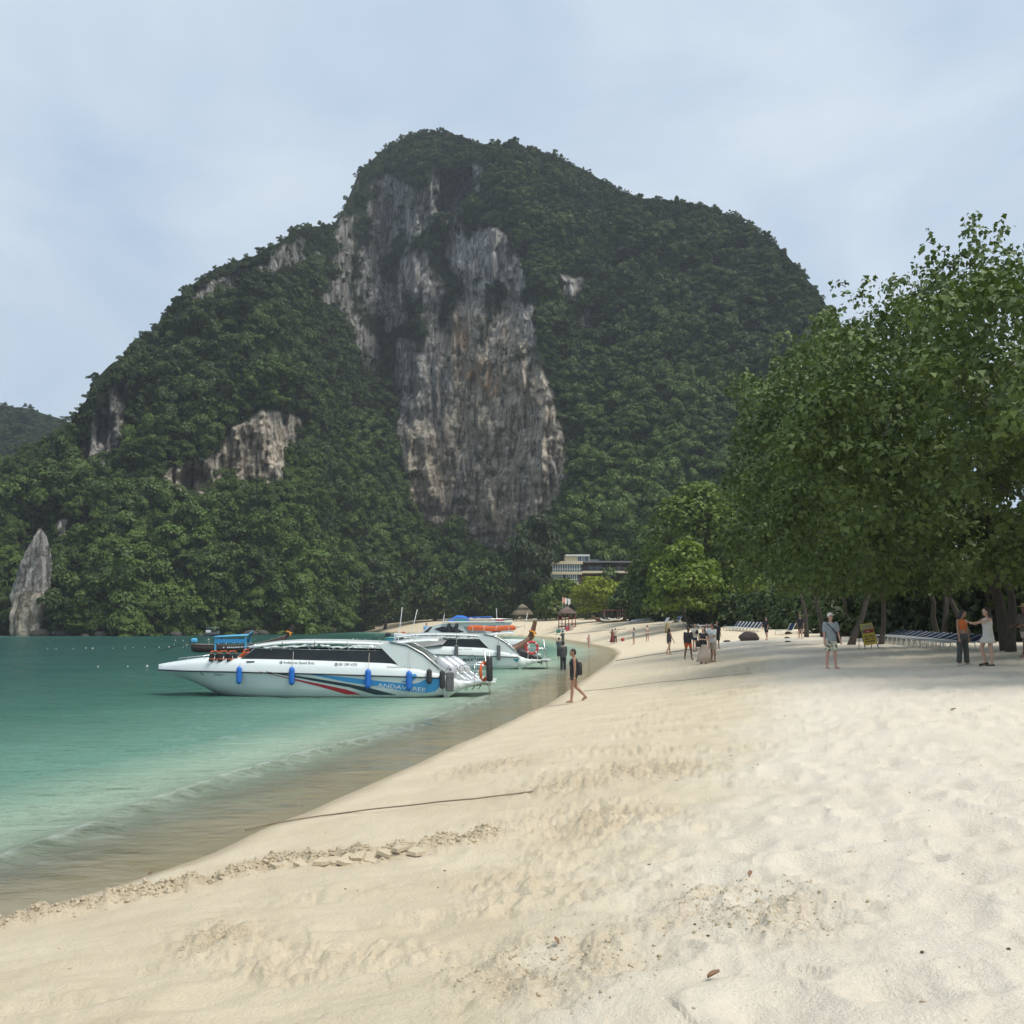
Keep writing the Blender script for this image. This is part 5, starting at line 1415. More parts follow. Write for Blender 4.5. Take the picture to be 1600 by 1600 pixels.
skiff('small boat with a pale blue sunshade moored under the forest', 331, 990, 184, 2.9, pmat('boat_dark', (.06, .07, .07), .6), True)

# ------------------------------------------------------------------ swimming zone floats
BUOY = pmat('white_float', (.55, .54, .46), .6, var=.25)
mb = MB(); mb.ball((0, 0, 0), (.11, .11, .10), 8, 6); mb.tube([(0, 0, .08), (0, 0, .15)], .03, 5)
bme = mb.mesh('buoy', BUOY)
rng = np.random.default_rng(77)
for (a, b_, n) in (((70, 1014), (330, 1011), 14), ((275, 1008), (600, 998), 34), ((250, 1001), (420, 999), 10), ((330, 1004), (600, 1001), 14), ((150, 1043), (228, 1043), 3)):
    for k in range(n):
        t = (k + rng.uniform(-.35, .35)) / max(1, n - 1)
        p = atz(a[0] + (b_[0] - a[0]) * t, a[1] + (b_[1] - a[1]) * t + rng.normal(0, .7), 0)
        o = bpy.data.objects.new('buoy', bme); o.location = (p.x, p.y, .03); s_ = rng.choice([.45, .6, .75, 1.2], p=[.45, .3, .2, .05]); o.scale = (s_,) * 3
        link(o); tag(o, 'small white float bobbing in a line on the bay', 'buoy', 'floats marking the swimming zone')

# ------------------------------------------------------------------ hotel on the slope
CREAM = pmat('cream_render', (.56, .50, .36), .8, var=.12, scale=1.2)
BROWNW = pmat('brown_wall', (.085, .062, .055), .85, var=.2, scale=1.2)
HGLASS = pmat('blue_glass', (.10, .17, .19), .12, var=.3, scale=.6)
MULL = pmat('white_mullion', (.62, .64, .62), .5)
GREYROOF = pmat('grey_roof', (.16, .165, .17), .8)
DH = 229.0
hr_ = empty('terraced_building', (at(862, 920, DH).x, DH, 0))
def hp_(px, py): p = at(px, py, DH); return p.x - hr_.location.x, p.z
def hbox(name, mat, a, b_, y0, y1, parent=None, bev=0):
    (xa, za), (xb, zb) = hp_(*a), hp_(*b_)
    mb = MB(); mb.box(((xa + xb) / 2, (y0 + y1) / 2, (za + zb) / 2), (abs(xb - xa), y1 - y0, abs(zb - za)), None, bev); return mb.build(name, mat, parent or hr_)
hbox('podium', CREAM, (864, 912), (909, 985), .5, 9)
w1 = hbox('wall', BROWNW, (866, 881), (908.5, 912.5), .45, 8.5)
hbox('roof_parapet', CREAM, (862.5, 876.8), (910.5, 881.6), -.3, 9)
hbox('floor_band', CREAM, (862, 893.4), (909.5, 897.6), -.35, 8)
hbox('floor_band', CREAM, (888, 909.2), (903.5, 913.5), -.3, 8)
for (x0, x1, y0, y1, n) in ((864, 909, 881.8, 893.2, 12), (862.5, 881, 897.8, 909.5, 6), (885, 904, 897.8, 909, 6)):
    for k in range(n):
        a = x0 + (x1 - x0) * k / n; b_ = x0 + (x1 - x0) * (k + 1) / n
        w = hbox('window', HGLASS, (a + .4, y0), (b_ - .4, y1), .05, .4)
        hbox('frame', MULL, (a - .35, y0 - .2), (a + .4, y1 + .2), -.12, .3, w); hbox('frame', MULL, (a + .42, y0 + (y1 - y0) * .62), (b_ - .42, y0 + (y1 - y0) * .69), -.06, .2, w)
hbox('stair_tower', CREAM, (883.5, 869), (902, 877), 2, 6)
hbox('roof_room', HGLASS, (902.3, 868.5), (921, 878), 2.2, 6.5); hbox('roof_room_slab', MULL, (884, 865.6), (922.5, 868.4), 1.6, 7)
for px in (903, 910, 913.5, 921.5): hbox('mullion', MULL, (px - .5, 868.2), (px + .5, 878), 1.9, 2.15)
hbox('wing_wall', BROWNW, (910, 879), (1000, 912), 3.2, 10); hbox('wing_podium', BROWNW, (911, 912), (1000, 985), 3.0, 10)
hbox('wing_roof', GREYROOF, (909, 876.4), (1002, 878.6), .3, 11)
hbox('balcony_slab', CREAM, (909.8, 891.8), (1000, 895.2), .5, 3.3)
hbox('roof_upstand', GREYROOF, (921, 871.5), (1000, 876.2), 6, 10)
for (a, b_, y0, y1) in ((921, 929, 883, 891), (931, 942, 883, 891.5), (952, 962, 883, 891), (963, 972, 883, 891), (918, 927, 900, 906), (946, 956, 900, 906)):
    w = hbox('window', HGLASS, (a, y0), (b_, y1), 3.05, 3.18); hbox('frame', GREYROOF, (a + (b_ - a) * .47, y0), (a + (b_ - a) * .53, y1), 2.95, 3.04, w)
mb = MB()
for k in range(20):
    x, z = hp_(911 + k * 4.2, 892); mb.tube([(x, .6, z), (x, .6, z + .75)], .025, 4)
mb.tube([(hp_(910, 890)[0], .6, hp_(910, 886.9)[1]), (hp_(998, 890)[0], .6, hp_(998, 886.9)[1])], .03, 5)
each(mb, 'baluster', GREYROOF, hr_)
tag(hr_, 'three storey cream building with glazed corner above the beach trees', 'building')

# ------------------------------------------------------------------ thatched hut, kiosk, stalls
THATCH = pmat('thatch', (.20, .165, .115), .95, var=.4, scale=5, bump=.6)
POST = pmat('driftwood', (.24, .20, .15), .85, var=.3, scale=4)
REDW = pmat('red_paint', (.30, .05, .05), .7, var=.25)
def hut(name, label, px0, px1, D, ptop, peave, mat=POST, roofmat=THATCH, n=3, tier=True, rail=True):
    p = gp((px0 + px1) / 2, D); w = (px1 - px0) / FPX * D; zt = at(px0, ptop, D).z - p.z; ze = at(px0, peave, D).z - p.z
    rt = empty(name, p, .25)
    for i in range(n):
        for j in (0, 1):
            mb = MB(); xx = -w * .42 + w * .84 * i / (n - 1); yy = -w * .32 + w * .64 * j
            mb.tube([(xx, yy, -.3), (xx + .03, yy, ze * .5), (xx, yy, ze + .15)], [.09, .08, .07], 7); mb.build('post', mat, rt)
    rings = []
    k = 40
    def ring(s_, z, jag):
        return [Vector((s_ * w * .58 * math.copysign(abs(math.cos(a)) ** .6, math.cos(a)), s_ * w * .46 * math.copysign(abs(math.sin(a)) ** .6, math.sin(a)), z + (random.uniform(-jag, jag)))) for a in np.linspace(0, 2 * math.pi, k, endpoint=False)]
    prof = [(.98, ze - .12, .10), (1.0, ze, .06), (.80, ze + (zt - ze) * .30, .03), (.56, ze + (zt - ze) * .52, .03), (.60, ze + (zt - ze) * .50, .05), (.36, ze + (zt - ze) * .80, .03), (.10, zt, .02)] if tier else [(.98, ze - .1, .06), (1, ze, .05), (.55, ze + (zt - ze) * .55, .03), (.1, zt, .02)]
    MB().loft([ring(*q) for q in prof]).build('roof', roofmat, rt)
    if rail:
        for j in (0, 1):
            for zz in (.45, .9):
                mb = MB(); yy = -w * .32 + w * .64 * j; mb.tube([(-w * .42, yy, zz), (w * .42, yy, zz)], .045, 6); mb.build('railing', mat, rt)
        for sx in (-1, 1):
            mb = MB(); mb.tube([(sx * w * .42, -w * .33, ze), (sx * w * .05, -w * .34, ze + (zt - ze) * .5)], .05, 6); mb.build('gable_pole', mat, rt)
        mb = MB(); mb.box((0, 0, .35), (w * .8, w * .6, .08)); mb.build('deck', mat, rt)
    return tag(rt, label, 'hut')
hut('thatched_hut', 'open thatched gazebo with pale posts at the far end of the beach', 802, 831, 212, 944, 960)
hut('beach_kiosk', 'red beach kiosk hung with goods and topped with flags', 873, 899, 176, 948, 958, REDW, pmat('brown_roof', (.16, .12, .10), .9, var=.3), 3, False, True)
FL1, FL2 = pmat('flag_orange', (.75, .25, .15), .8), pmat('flag_white', (.75, .74, .70), .8)
for i, (px, top) in enumerate(((879, 933), (883, 934), (888, 935))):
    p = at(px, 952, 176); t_ = at(px, top, 176); rt = empty('flag', (p.x, 176 - .3 + .2 * i, p.z)); h_ = t_.z - p.z
    mb = MB(); mb.tube([(0, 0, -.5), (0, 0, h_)], .03, 5); mb.build('pole', WHITE2, rt)
    V = [(0.03, 0, h_), (.45, .05, h_ - .15), (.40, .12, h_ - 1.0), (.03, 0, h_ - 1.15)]
    mb = MB(); mb.add([Vector(v) for v in V] + [Vector(v) + Vector((0, .02, 0)) for v in V], [(0, 1, 2, 3), (7, 6, 5, 4), (0, 4, 5, 1), (1, 5, 6, 2), (2, 6, 7, 3), (3, 7, 4, 0)]); mb.build('cloth', FL1 if i == 0 else FL2, rt)
    tag(rt, ('orange and white flag on the beach kiosk', 'pale flag between two others on the beach kiosk', 'white flag on the beach kiosk next to the almond tree')[i], 'flag')
for i, (px, c_, lb) in enumerate(((872, (.06, .25, .20), 'green crate beside the beach kiosk'), (878, (.30, .42, .45), 'pale blue box in front of the beach kiosk'), (887, (.55, .06, .12), 'pink red box in front of the beach kiosk'), (893, (.5, .42, .36), 'cream box in front of the beach kiosk'))):
    p = gp(px, 172 - i * .4); rt = empty('goods_box', p)
    mb = MB(); mb.box((0, 0, .28), (.62, .5, .56), None, .05); mb.build('box_body', pmat('box_%d' % i, c_, .7), rt); mb = MB(); mb.box((0, 0, .60), (.68, .56, .07), None, .02); mb.build('box_lid', pmat('lid_%d' % i, tuple(min(1, q * 1.5) for q in c_), .7), rt); tag(rt, lb, 'box')
for px, D, lb, dx in ((876, 175, 'long fishing rod pole leaning from the kiosk roof', -2.2), (884, 175, 'shorter rod pole leaning from the kiosk roof', -1.6)):
    p = at(px, 958, D); mb = MB(); rt = empty('rod_pole', (p.x, D - 1, p.z)); mb.tube([(0, 0, -.4), (dx * .5, 0, .45), (dx, 0, .9 if dx < -2 else 1.25)], [.05, .045, .03], 6); mb.build('shaft', POST, rt); mb = MB(); mb.ball((dx, 0, .9 if dx < -2 else 1.25), .07, 6, 5); mb.build('tip', WHITE2, rt); tag(rt, lb, 'pole')
# low stall with a dark awning
p = gp(960, 168); w = 34 / FPX * 168
rt = empty('beach_stall', p)
mb = MB(); mb.box((0, 0, 2.05), (w, 2.6, .16), None, .03); mb.build('awning', pmat('maroon_awning', (.17, .05, .05), .8, var=.2), rt)
for xx in (-.48, .14, .25, .36, .48):
    mb = MB(); mb.tube([(xx * w, -1.1, -.2), (xx * w, -1.1, 2.0)], .07, 6); mb.build('post', pmat('brown_post', (.26, .16, .10), .8, var=.3), rt)
mb = MB(); mb.box((0, 1.2, 1.0), (w, .1, 2.0)); mb.build('back_wall', BROWNW, rt)
tag(rt, 'low stall with maroon awning and brown posts at the trees', 'stall')
for i, (px, dz) in enumerate(((950, .3), (957, .45), (962, .3))):
    p = gp(px, 165); rt = empty('kayak', (p.x, 165, p.z + dz), .3 * (i - 1)); ro = []
    for t in np.linspace(0, 1, 12):
        b = .33 * math.sin(math.pi * (.06 + .88 * t)); ro.append([Vector((2.6 * (t - .5), b * math.cos(a), .2 + .16 * math.sin(a) + .25 * (2 * t - 1) ** 4)) for a in np.linspace(0, 2 * math.pi, 10, endpoint=False)])
    MB().loft(ro).build('hull', pmat(('kayak_pale', 'kayak_dark', 'kayak_cream')[i], ((.62, .62, .56), (.06, .08, .06), (.58, .55, .44))[i], .45), rt)
    mb = MB(); mb.box((0, 0, .36), (.5, .34, .06), None, .03); mb.build('seat', BLACKM, rt)
    tag(rt, ('pale kayak lying under the stall awning', 'dark kayak stacked between two pale ones at the stall', 'cream kayak lying at the stall posts')[i], 'kayak')

# ------------------------------------------------------------------ sun loungers
LFRAME = pmat('lounger_frame', (.66, .67, .64), .45, var=.08)
SLINGS = {'navy': pmat('navy_sling', (.022, .038, .075), .9, var=.15, spec=.08), 'red': pmat('red_sling', (.24, .045, .035), .9, var=.15, spec=.08), 'teal': pmat('teal_sling', (.05, .16, .19), .9, var=.15, spec=.08), 'pale': pmat('pale_green_sling', (.36, .50, .46), .7, var=.1), 'white': pmat('white_sling', (.70, .70, .67), .6), 'blue': pmat('blue_sling', (.06, .10, .22), .9, var=.15, spec=.08)}
def lounger_proto(back, sling, seat_h=.36, stripes=False):
    rt = empty('sun_lounger', (0, 0, 0))
    W, Ls, Lb = .74, 1.25, .72
    up = (Ls + Lb * math.cos(back), seat_h + Lb * math.sin(back))
    for s_ in (-1, 1):
        mb = MB(); mb.tube([(0, s_ * W / 2, seat_h), (Ls, s_ * W / 2, seat_h), (up[0], s_ * W / 2, up[1])], .022, 6); mb.build('side_rail', LFRAME, rt)
    for xx, sp in ((.14, -.06), (1.2, .08)):
        mb = MB(); mb.tube([(xx + sp, -W / 2 - .02, -.02), (xx, -W / 2, seat_h - .02), (xx, W / 2, seat_h - .02), (xx + sp, W / 2 + .02, -.02)], .022, 6); mb.build('leg', LFRAME, rt)
    mb = MB(); mb.tube([(0, -W / 2, seat_h), (-.01, 0, seat_h - .01), (0, W / 2, seat_h)], .022, 6); mb.build('foot_bar', LFRAME, rt)
    mb = MB(); mb.box((Ls / 2 + .01, 0, seat_h + .006), (Ls - .03, W - .05, .018), None, .006); mb.build('seat', sling, rt)
    mid = ((Ls + up[0]) / 2, (seat_h + up[1]) / 2)
    mb = MB(); mb.box((mid[0], 0, mid[1] + .008), (Lb - .03, W - .05, .018), Matrix.Rotation(-back, 3, 'Y'), .006); mb.build('backrest', sling, rt)
    return rt
def lounger_row(a, b_, n, rz, back, slings, label, group, gz=None):
    protos = {}
    for k in range(n):
        t = k / max(1, n - 1); x = a[0] + (b_[0] - a[0]) * t; y = a[1] + (b_[1] - a[1]) * t
        sl = slings[k % len(slings)]
        if sl not in protos: o = protos[sl] = lounger_proto(back, SLINGS[sl])
        else: o = copy_tree(protos[sl])
        o.location = (x, y, ground(x, y) + .01); o.rotation_euler = (0, 0, rz + random.uniform(-.04, .04))
        tag(o, label % sl if '%s' in label else label, 'sun lounger', group)
p0, p1 = on_ground(1473, 1017), on_ground(1362, 1001)
lounger_row(p0, p1, 15, .10, .40, ['navy'], 'low navy sling lounger in the row beside the yellow sign', 'navy loungers under the hibiscus')
p0, p1 = on_ground(1428, 988), on_ground(1370, 982)
lounger_row((p0.x + 1.2, p0.y + 1, 0), (p1.x, p1.y, 0), 8, .12, .85, ['teal', 'teal', 'teal', 'blue', 'red', 'red', 'red', 'red'], 'raised %s sling lounger in the row behind the navy ones', 'raised loungers under the hibiscus')
p0 = on_ground(1450, 990); lounger_row((p0.x + 1.5, p0.y, 0), (p0.x + 3.2, p0.y - 3, 0), 3, .12, .8, ['blue'], 'raised blue sling lounger between the leaning trunks', 'raised loungers by the trunks')
p0, p1 = on_ground(1166, 988), on_ground(1131, 985)
lounger_row(p0, p1, 8, .10, .9, ['navy'], 'raised dark lounger with pale frame behind the boulder', 'loungers behind the boulder')
p0, p1 = on_ground(1092, 983), on_ground(1060, 980)
lounger_row(p0, p1, 6, .10, .2, ['navy'], 'low dark lounger in the shade behind the tourists', 'loungers behind the tourists')
p0 = on_ground(1128, 990); lounger_row((p0.x - .6, p0.y, 0), (p0.x - .6, p0.y, 0), 1, R(170), .95, ['pale'], 'lounger with a pale green raised back beside the boulder row', 'pale green lounger')
p0 = on_ground(1214, 992); lounger_row((p0.x, p0.y, 0), (p0.x, p0.y, 0), 1, .35, 1.0, ['navy'], 'single dark lounger with raised back standing apart behind the boulder', 'single lounger')
p0, p1 = on_ground(1000, 974), on_ground(974, 977)
lounger_row(p0, p1, 6, R(30), .6, ['white'], 'white lounger in the far row on bright sand', 'white loungers on the far sand')
p0 = on_ground(1028, 976); lounger_row((p0.x, p0.y, 0), (p0.x + 2, p0.y + 2, 0), 2, R(20), 1.0, ['white', 'blue'], '%s raised lounger at the edge of the dark trees', 'loungers at the tree edge')

# ------------------------------------------------------------------ sign, boulder, parasol, small things
YEL = pmat('yellow_board', (.62, .47, .05), .6, var=.08)
p = on_ground(1360, 1014); D_ = p.y
rt = empty('sandwich_board', (p.x, p.y, ground(p.x, p.y)), R(10)); rt.rotation_euler = (0, R(-8), R(8))
bh, bw = 40 / FPX * D_, 21 / FPX * D_
tilt = Matrix.Rotation(R(-12), 3, 'X')
for s_ in (-1, 1):
    mb = MB(); mb.tube([(s_ * bw / 2, -.16, -.02), (s_ * bw / 2, 0.06, bh)], .022, 6); mb.build('leg', BLACKM, rt)
    mb = MB(); mb.tube([(s_ * bw / 2, .5, -.02), (s_ * bw / 2, .08, bh)], .018, 6); mb.build('back_leg', BLACKM, rt)
def board(x0, x1, z0, z1, y, mat, name):
    V = []
    for a, c in ((x0, z0), (x1, z0), (x1, z1), (x0, z1)):
        V.append(Vector((a * bw, y - .16 + .22 * c, c * bh)))
    mb = MB(); mb.add(V + [v + Vector((0, .02, 0)) for v in V], [(0, 1, 2, 3), (7, 6, 5, 4), (0, 4, 5, 1), (1, 5, 6, 2), (2, 6, 7, 3), (3, 7, 4, 0)]); return mb.build(name, mat, rt)
board(-.5, .5, .17, .99, -.025, YEL, 'board')
board(-.46, .46, .78, .96, -.032, pmat('pale_yellow', (.60, .56, .30), .6), 'heading_panel')
board(-.30, .46, .62, .76, -.034, pmat('photo_red', (.34, .05, .045), .5, var=.4, scale=14), 'picture')
board(-.46, -.31, .63, .76, -.034, pmat('photo_green', (.10, .16, .14), .5), 'picture'); board(-.12, .10, .66, .71, -.038, pmat('photo_pink', (.55, .30, .26), .5), 'picture')
rng = np.random.default_rng(8)
for zc, n_, h_ in ((.91, 11, .022), (.86, 12, .022), (.81, 9, .018), (.50, 8, .045), (.40, 6, .045), (.30, 9, .045)):
    for k in range(n_):
        if rng.random() < .85: board(-.38 + .78 * k / n_, -.38 + .78 * (k + rng.uniform(.55, .8)) / n_, zc - h_ / 2, zc + h_ / 2, -.040, INK, 'letter')
tag(rt, 'leaning yellow sandwich board with a red picture beside the loungers', 'sign')
p = on_ground(1172, 1001)
def boulder(loc, rx, ry, rz_, label, mat, seed):
    n, k = 22, 16; V = []
    for i in range(k + 1):
        ph = -math.pi / 2 + math.pi * i / k
        for j in range(n):
            th = 2 * math.pi * j / n
            d = np.array([math.cos(ph) * math.cos(th), math.cos(ph) * math.sin(th), math.sin(ph)])
            r_ = 1 + .22 * float(fbm(np.array([d[0] * 1.6 + seed]), np.array([d[1] * 1.6 + d[2] * 2]), 3, seed)[0])
            V.append((d[0] * rx * r_, d[1] * ry * r_, d[2] * rz_ * r_ + rz_ * .55))
    F = [(i * n + j, i * n + (j + 1) % n, (i + 1) * n + (j + 1) % n, (i + 1) * n + j) for i in range(k) for j in range(n)]
    o = MB().add(V, F, True).build('boulder', mat, None); o.location = loc
    return tag(o, label, 'rock')
boulder((p.x, p.y + .3, ground(p.x, p.y)), .72, .6, .42, 'large brown boulder on the sand below the low hibiscus', pmat('brown_rock', (.085, .07, .062), .9, var=.4, scale=7, bump=.6), 5)
p = on_ground(1232, 991); boulder((p.x, p.y, ground(p.x, p.y) - .05), .32, .25, .18, 'small tan stone beside the single lounger', pmat('tan_stone', (.32, .24, .17), .9, var=.3, scale=8, bump=.5), 9)
for i, (px, py, s_) in enumerate(((1230, 997, .14), (1231, 1003.5, .14), (1136, 1003, .18))):
    p = on_ground(px, py); boulder((p.x, p.y, ground(p.x, p.y) - .03), s_ * 1.5, s_, s_ * .6, ('dark stone lying below the tan stone', 'dark stone half buried in the trampled sand', 'dark clod near the feet of the tourists')[i], pmat('dark_stone', (.10, .085, .07), .9, var=.3, bump=.4), 11 + i)
rng = np.random.default_rng(9)
for k in range(26):      # rocks along the foot of the cliff
    px = rng.uniform(60, 640); D_ = float(np.interp(px, [b_[0] for b_ in BASE], [b_[2] for b_ in BASE])) - rng.uniform(1.5, 4.5)
    q = at(px, 990, D_); s_ = rng.uniform(.4, 1.3)
    boulder((q.x, D_, -.2), s_ * 1.4, s_, s_ * .8, 'dark shore rock at the foot of the forested cliff', pmat('shore_rock', (.075, .066, .055), .9, var=.5, scale=3, bump=.6), 20 + k)['group'] = 'rocks at the foot of the cliff'
# furled straw parasol
p = on_ground(1043.5, 992); rt = empty('straw_parasol', (p.x, p.y, ground(p.x, p.y))); h_ = 20 / FPX * p.y
mb = MB(); mb.tube([(0, 0, -.1), (0, 0, h_ * 1.02)], .03, 6); mb.build('pole', POST, rt)
rings = [[Vector((r_ * math.cos(a) * (1 + .12 * math.sin(5 * a)), r_ * math.sin(a) * (1 + .12 * math.sin(5 * a)), z * h_)) for a in np.linspace(0, 2 * math.pi, 20, endpoint=False)] for r_, z in ((.30, .12), (.27, .35), (.22, .65), (.13, .88), (.03, 1.0))]
MB().loft(rings).build('canopy', pmat('straw', (.30, .23, .11), .9, var=.35, scale=12, bump=.5), rt)
tag(rt, 'furled tan straw parasol standing near the walking woman', 'parasol')
# red bag
p = on_ground(973, 1002); rt = empty('red_bag', (p.x, p.y, ground(p.x, p.y))); mb = MB(); mb.ball((0, 0, .17), (.22, .16, .2), 10, 7); mb.build('bag_body', pmat('red_bag', (.42, .05, .05), .7, var=.2), rt)
mb = MB(); mb.tube([(-.1, 0, .33), (0, 0, .46), (.1, 0, .33)], .015, 5); mb.build('handle', pmat('pink_strap', (.5, .2, .2), .7), rt); tag(rt, 'small red bag on the sand between the red dress and the photographer', 'bag')

# ------------------------------------------------------------------ ropes on the sand
def ground_rope(label, pts, rad, mat, name='rope'):
    P_ = [on_ground(*q) for q in pts]; out_ = []
    for a, b_ in zip(P_[:-1], P_[1:]):
        for t in np.linspace(0, 1, 14, endpoint=False):
            x, y = a.x + (b_.x - a.x) * t, a.y + (b_.y - a.y) * t
            out_.append((x + .02 * math.sin(y * 5), y, max(-.25, ground(x, y)) + rad * .9 + .012))
    mb = MB(); mb.tube(out_, rad, 6); o = mb.build(name, mat, None)
    return tag(o, label, 'rope')
DROPE = pmat('dark_wet_rope', (.26, .205, .14), .9, var=.3, scale=60, bump=.4)
ground_rope('thick brown rope running across the near sand into the shallows', [(385, 1297), (420, 1290), (500, 1277), (620, 1263), (740, 1251), (830, 1240), (880, 1233)], .010, DROPE)
ground_rope('thin mooring rope crossing the sand behind the walking man', [(912, 1081), (960, 1076), (1040, 1066), (1130, 1057), (1180, 1052)], .009, DROPE)
ground_rope('mooring rope lying across the sand below the walking woman', [(962, 1033), (1000, 1027), (1040, 1021), (1075, 1016), (1110, 1013)], .025, DROPE)
ground_rope('far mooring rope trailing along the sand beyond the people', [(868, 992), (900, 990), (950, 985.5), (980, 983)], .03, DROPE)

# ------------------------------------------------------------------ clods of dug sand and dry bits
def lumps(name, label, P_, S_, mat, seed, flat=.75):
    rng = np.random.default_rng(seed)
    ico = bmesh.new(); bmesh.ops.create_icosphere(ico, subdivisions=1, radius=1.0)
    iv = np.array([v.co[:] for v in ico.verts]); fi = np.array([[v.index for v in f.verts] for f in ico.faces]); ico.free()
    n = len(P_); k = len(iv)
    jit = 1 + rng.normal(0, .22, (n, k, 1))
    sc_ = (S_[:, None] * rng.uniform(.6, 1.25, (n, 3)))[:, None, :] * np.array([1, 1, flat])
    V = iv[None] * jit * sc_
    a = rng.uniform(0, 6.28, n); ca, sa = np.cos(a)[:, None], np.sin(a)[:, None]
    V = np.stack([V[..., 0] * ca - V[..., 1] * sa, V[..., 0] * sa + V[..., 1] * ca, V[..., 2]], -1) + P_[:, None, :]
    F = (fi[None] + (np.arange(n) * k)[:, None, None]).reshape(-1, 3)
    nv = n * k
    me = np_mesh(name, V.reshape(-1, 3), F, mat, False, {'dry': np.zeros(nv), 'clump': np.full(nv, .35), 'wet': np.zeros(nv)})
    return tag(link(bpy.data.objects.new(name, me)), label, kind='stuff')
def hsurf(x, y):
    """height of the finished sand sheet"""
    a_ = np.arctan2(x, y); r_ = np.hypot(x, y)
    j = np.clip(np.searchsorted(G_az, a_) - 1, 0, len(G_az) - 2); i = np.clip(np.searchsorted(G_rr, r_) - 1, 0, len(G_rr) - 2)
    u = (a_ - G_az[j]) / (G_az[j + 1] - G_az[j]); v = (r_ - G_rr[i]) / (G_rr[i + 1] - G_rr[i])
    return (GZ[i, j] * (1 - u) + GZ[i, j + 1] * u) * (1 - v) + (GZ[i + 1, j] * (1 - u) + GZ[i + 1, j + 1] * u) * v
rng = np.random.default_rng(5)
pts, szs = [], []
T_ = np.array(TRENCH)
seg = np.linalg.norm(np.diff(T_, axis=0), axis=1); cum = np.concatenate([[0], np.cumsum(seg)])
n = 2500
d_ = rng.uniform(0, cum[-1], n); x = np.interp(d_, cum, T_[:, 0]) + rng.normal(0, .13, n); y = np.interp(d_, cum, T_[:, 1]) + rng.normal(0, .13, n)
pts.append(np.stack([x, y], -1)); szs.append(np.clip(rng.lognormal(-4.6, .5, n), .004, .04))
for (p, r_), cnt in zip(PATCH, (420, 320, 300, 260, 260, 120, 200)):
    q = rng.normal(0, .5, (cnt, 2)) * np.array([r_, r_ * 1.3]); pts.append(np.array([p.x, p.y]) + q); szs.append(np.clip(rng.lognormal(-5.1, .5, cnt), .003, .022))
n = 700    # scattered crumbs over the trampled sand
a_ = rng.uniform(-.5, .5, n); r_ = rng.uniform(3.5, 22, n) ** 1.0
q = np.stack([r_ * np.sin(a_), r_ * np.cos(a_)], -1); ok = (shore_s(q[:, 0], q[:, 1]) > 1.2)
pts.append(q[ok]); szs.append(np.clip(rng.lognormal(-5.2, .45, n), .003, .02)[ok])
xy = np.concatenate(pts); S_ = np.concatenate(szs)
lumps('sand_clods', 'broken clods and crumbs of damp sand along the dug ridge', np.column_stack([xy, hsurf(xy[:, 0], xy[:, 1]) + S_ * .25]), S_, SAND_MAT, 6)
n = 130
a_ = rng.uniform(-.25, .52, n); r_ = rng.uniform(3.6, 34, n); q = np.stack([r_ * np.sin(a_), r_ * np.cos(a_)], -1); q = q[shore_s(q[:, 0], q[:, 1]) > 2.5]
lumps('leaf_litter', 'tiny dark twigs and leaf bits strewn over the sand', np.column_stack([q, hsurf(q[:, 0], q[:, 1]) + .006]), np.clip(rng.lognormal(-4.95, .4, len(q)), .004, .014), pmat('litter', (.10, .075, .05), .9, var=.4), 7, .4)
# broken crust slabs on the ridge
for k, (px, py, s_) in enumerate(((500, 1356, .11), (520, 1352, .14), (545, 1350, .15), (562, 1348, .10), (585, 1345, .13), (605, 1343, .11), (628, 1340, .10), (648, 1338, .12), (430, 1362, .09), (470, 1358, .10))):
    p = on_ground(px, py); rng_ = np.random.default_rng(k); n = 7
    an = np.sort(rng_.uniform(0, 6.28, n)); V = [(s_ * math.cos(a) * rng_.uniform(.7, 1.1), s_ * .75 * math.sin(a) * rng_.uniform(.7, 1.1), 0) for a in an]
    mb = MB(); mb.add(V + [(v[0] * .92, v[1] * .92, .035) for v in V], [tuple(range(n - 1, -1, -1)), tuple(range(n, 2 * n))] + [(i, (i + 1) % n, n + (i + 1) % n, n + i) for i in range(n)])
    me = mb.mesh('sand_slab', SAND_MAT)
    for nm, v_ in (('dry', 0.0), ('clump', .3), ('wet', 0.0)):
        at_ = me.attributes.new(nm, 'FLOAT', 'POINT'); at_.data.foreach_set('value', np.full(len(me.vertices), v_, np.float32))
    o = bpy.data.objects.new('sand_slab', me); o.location = (p.x, p.y, float(hsurf(np.array([p.x]), np.array([p.y]))[0]) + .005); o.rotation_euler = (rng_.uniform(.1, .5), rng_.uniform(-.2, .2), 0)
    link(o); tag(o, 'flat broken slab of damp sand crust on the dug ridge', 'sand slab', 'crust slabs on the dug ridge')
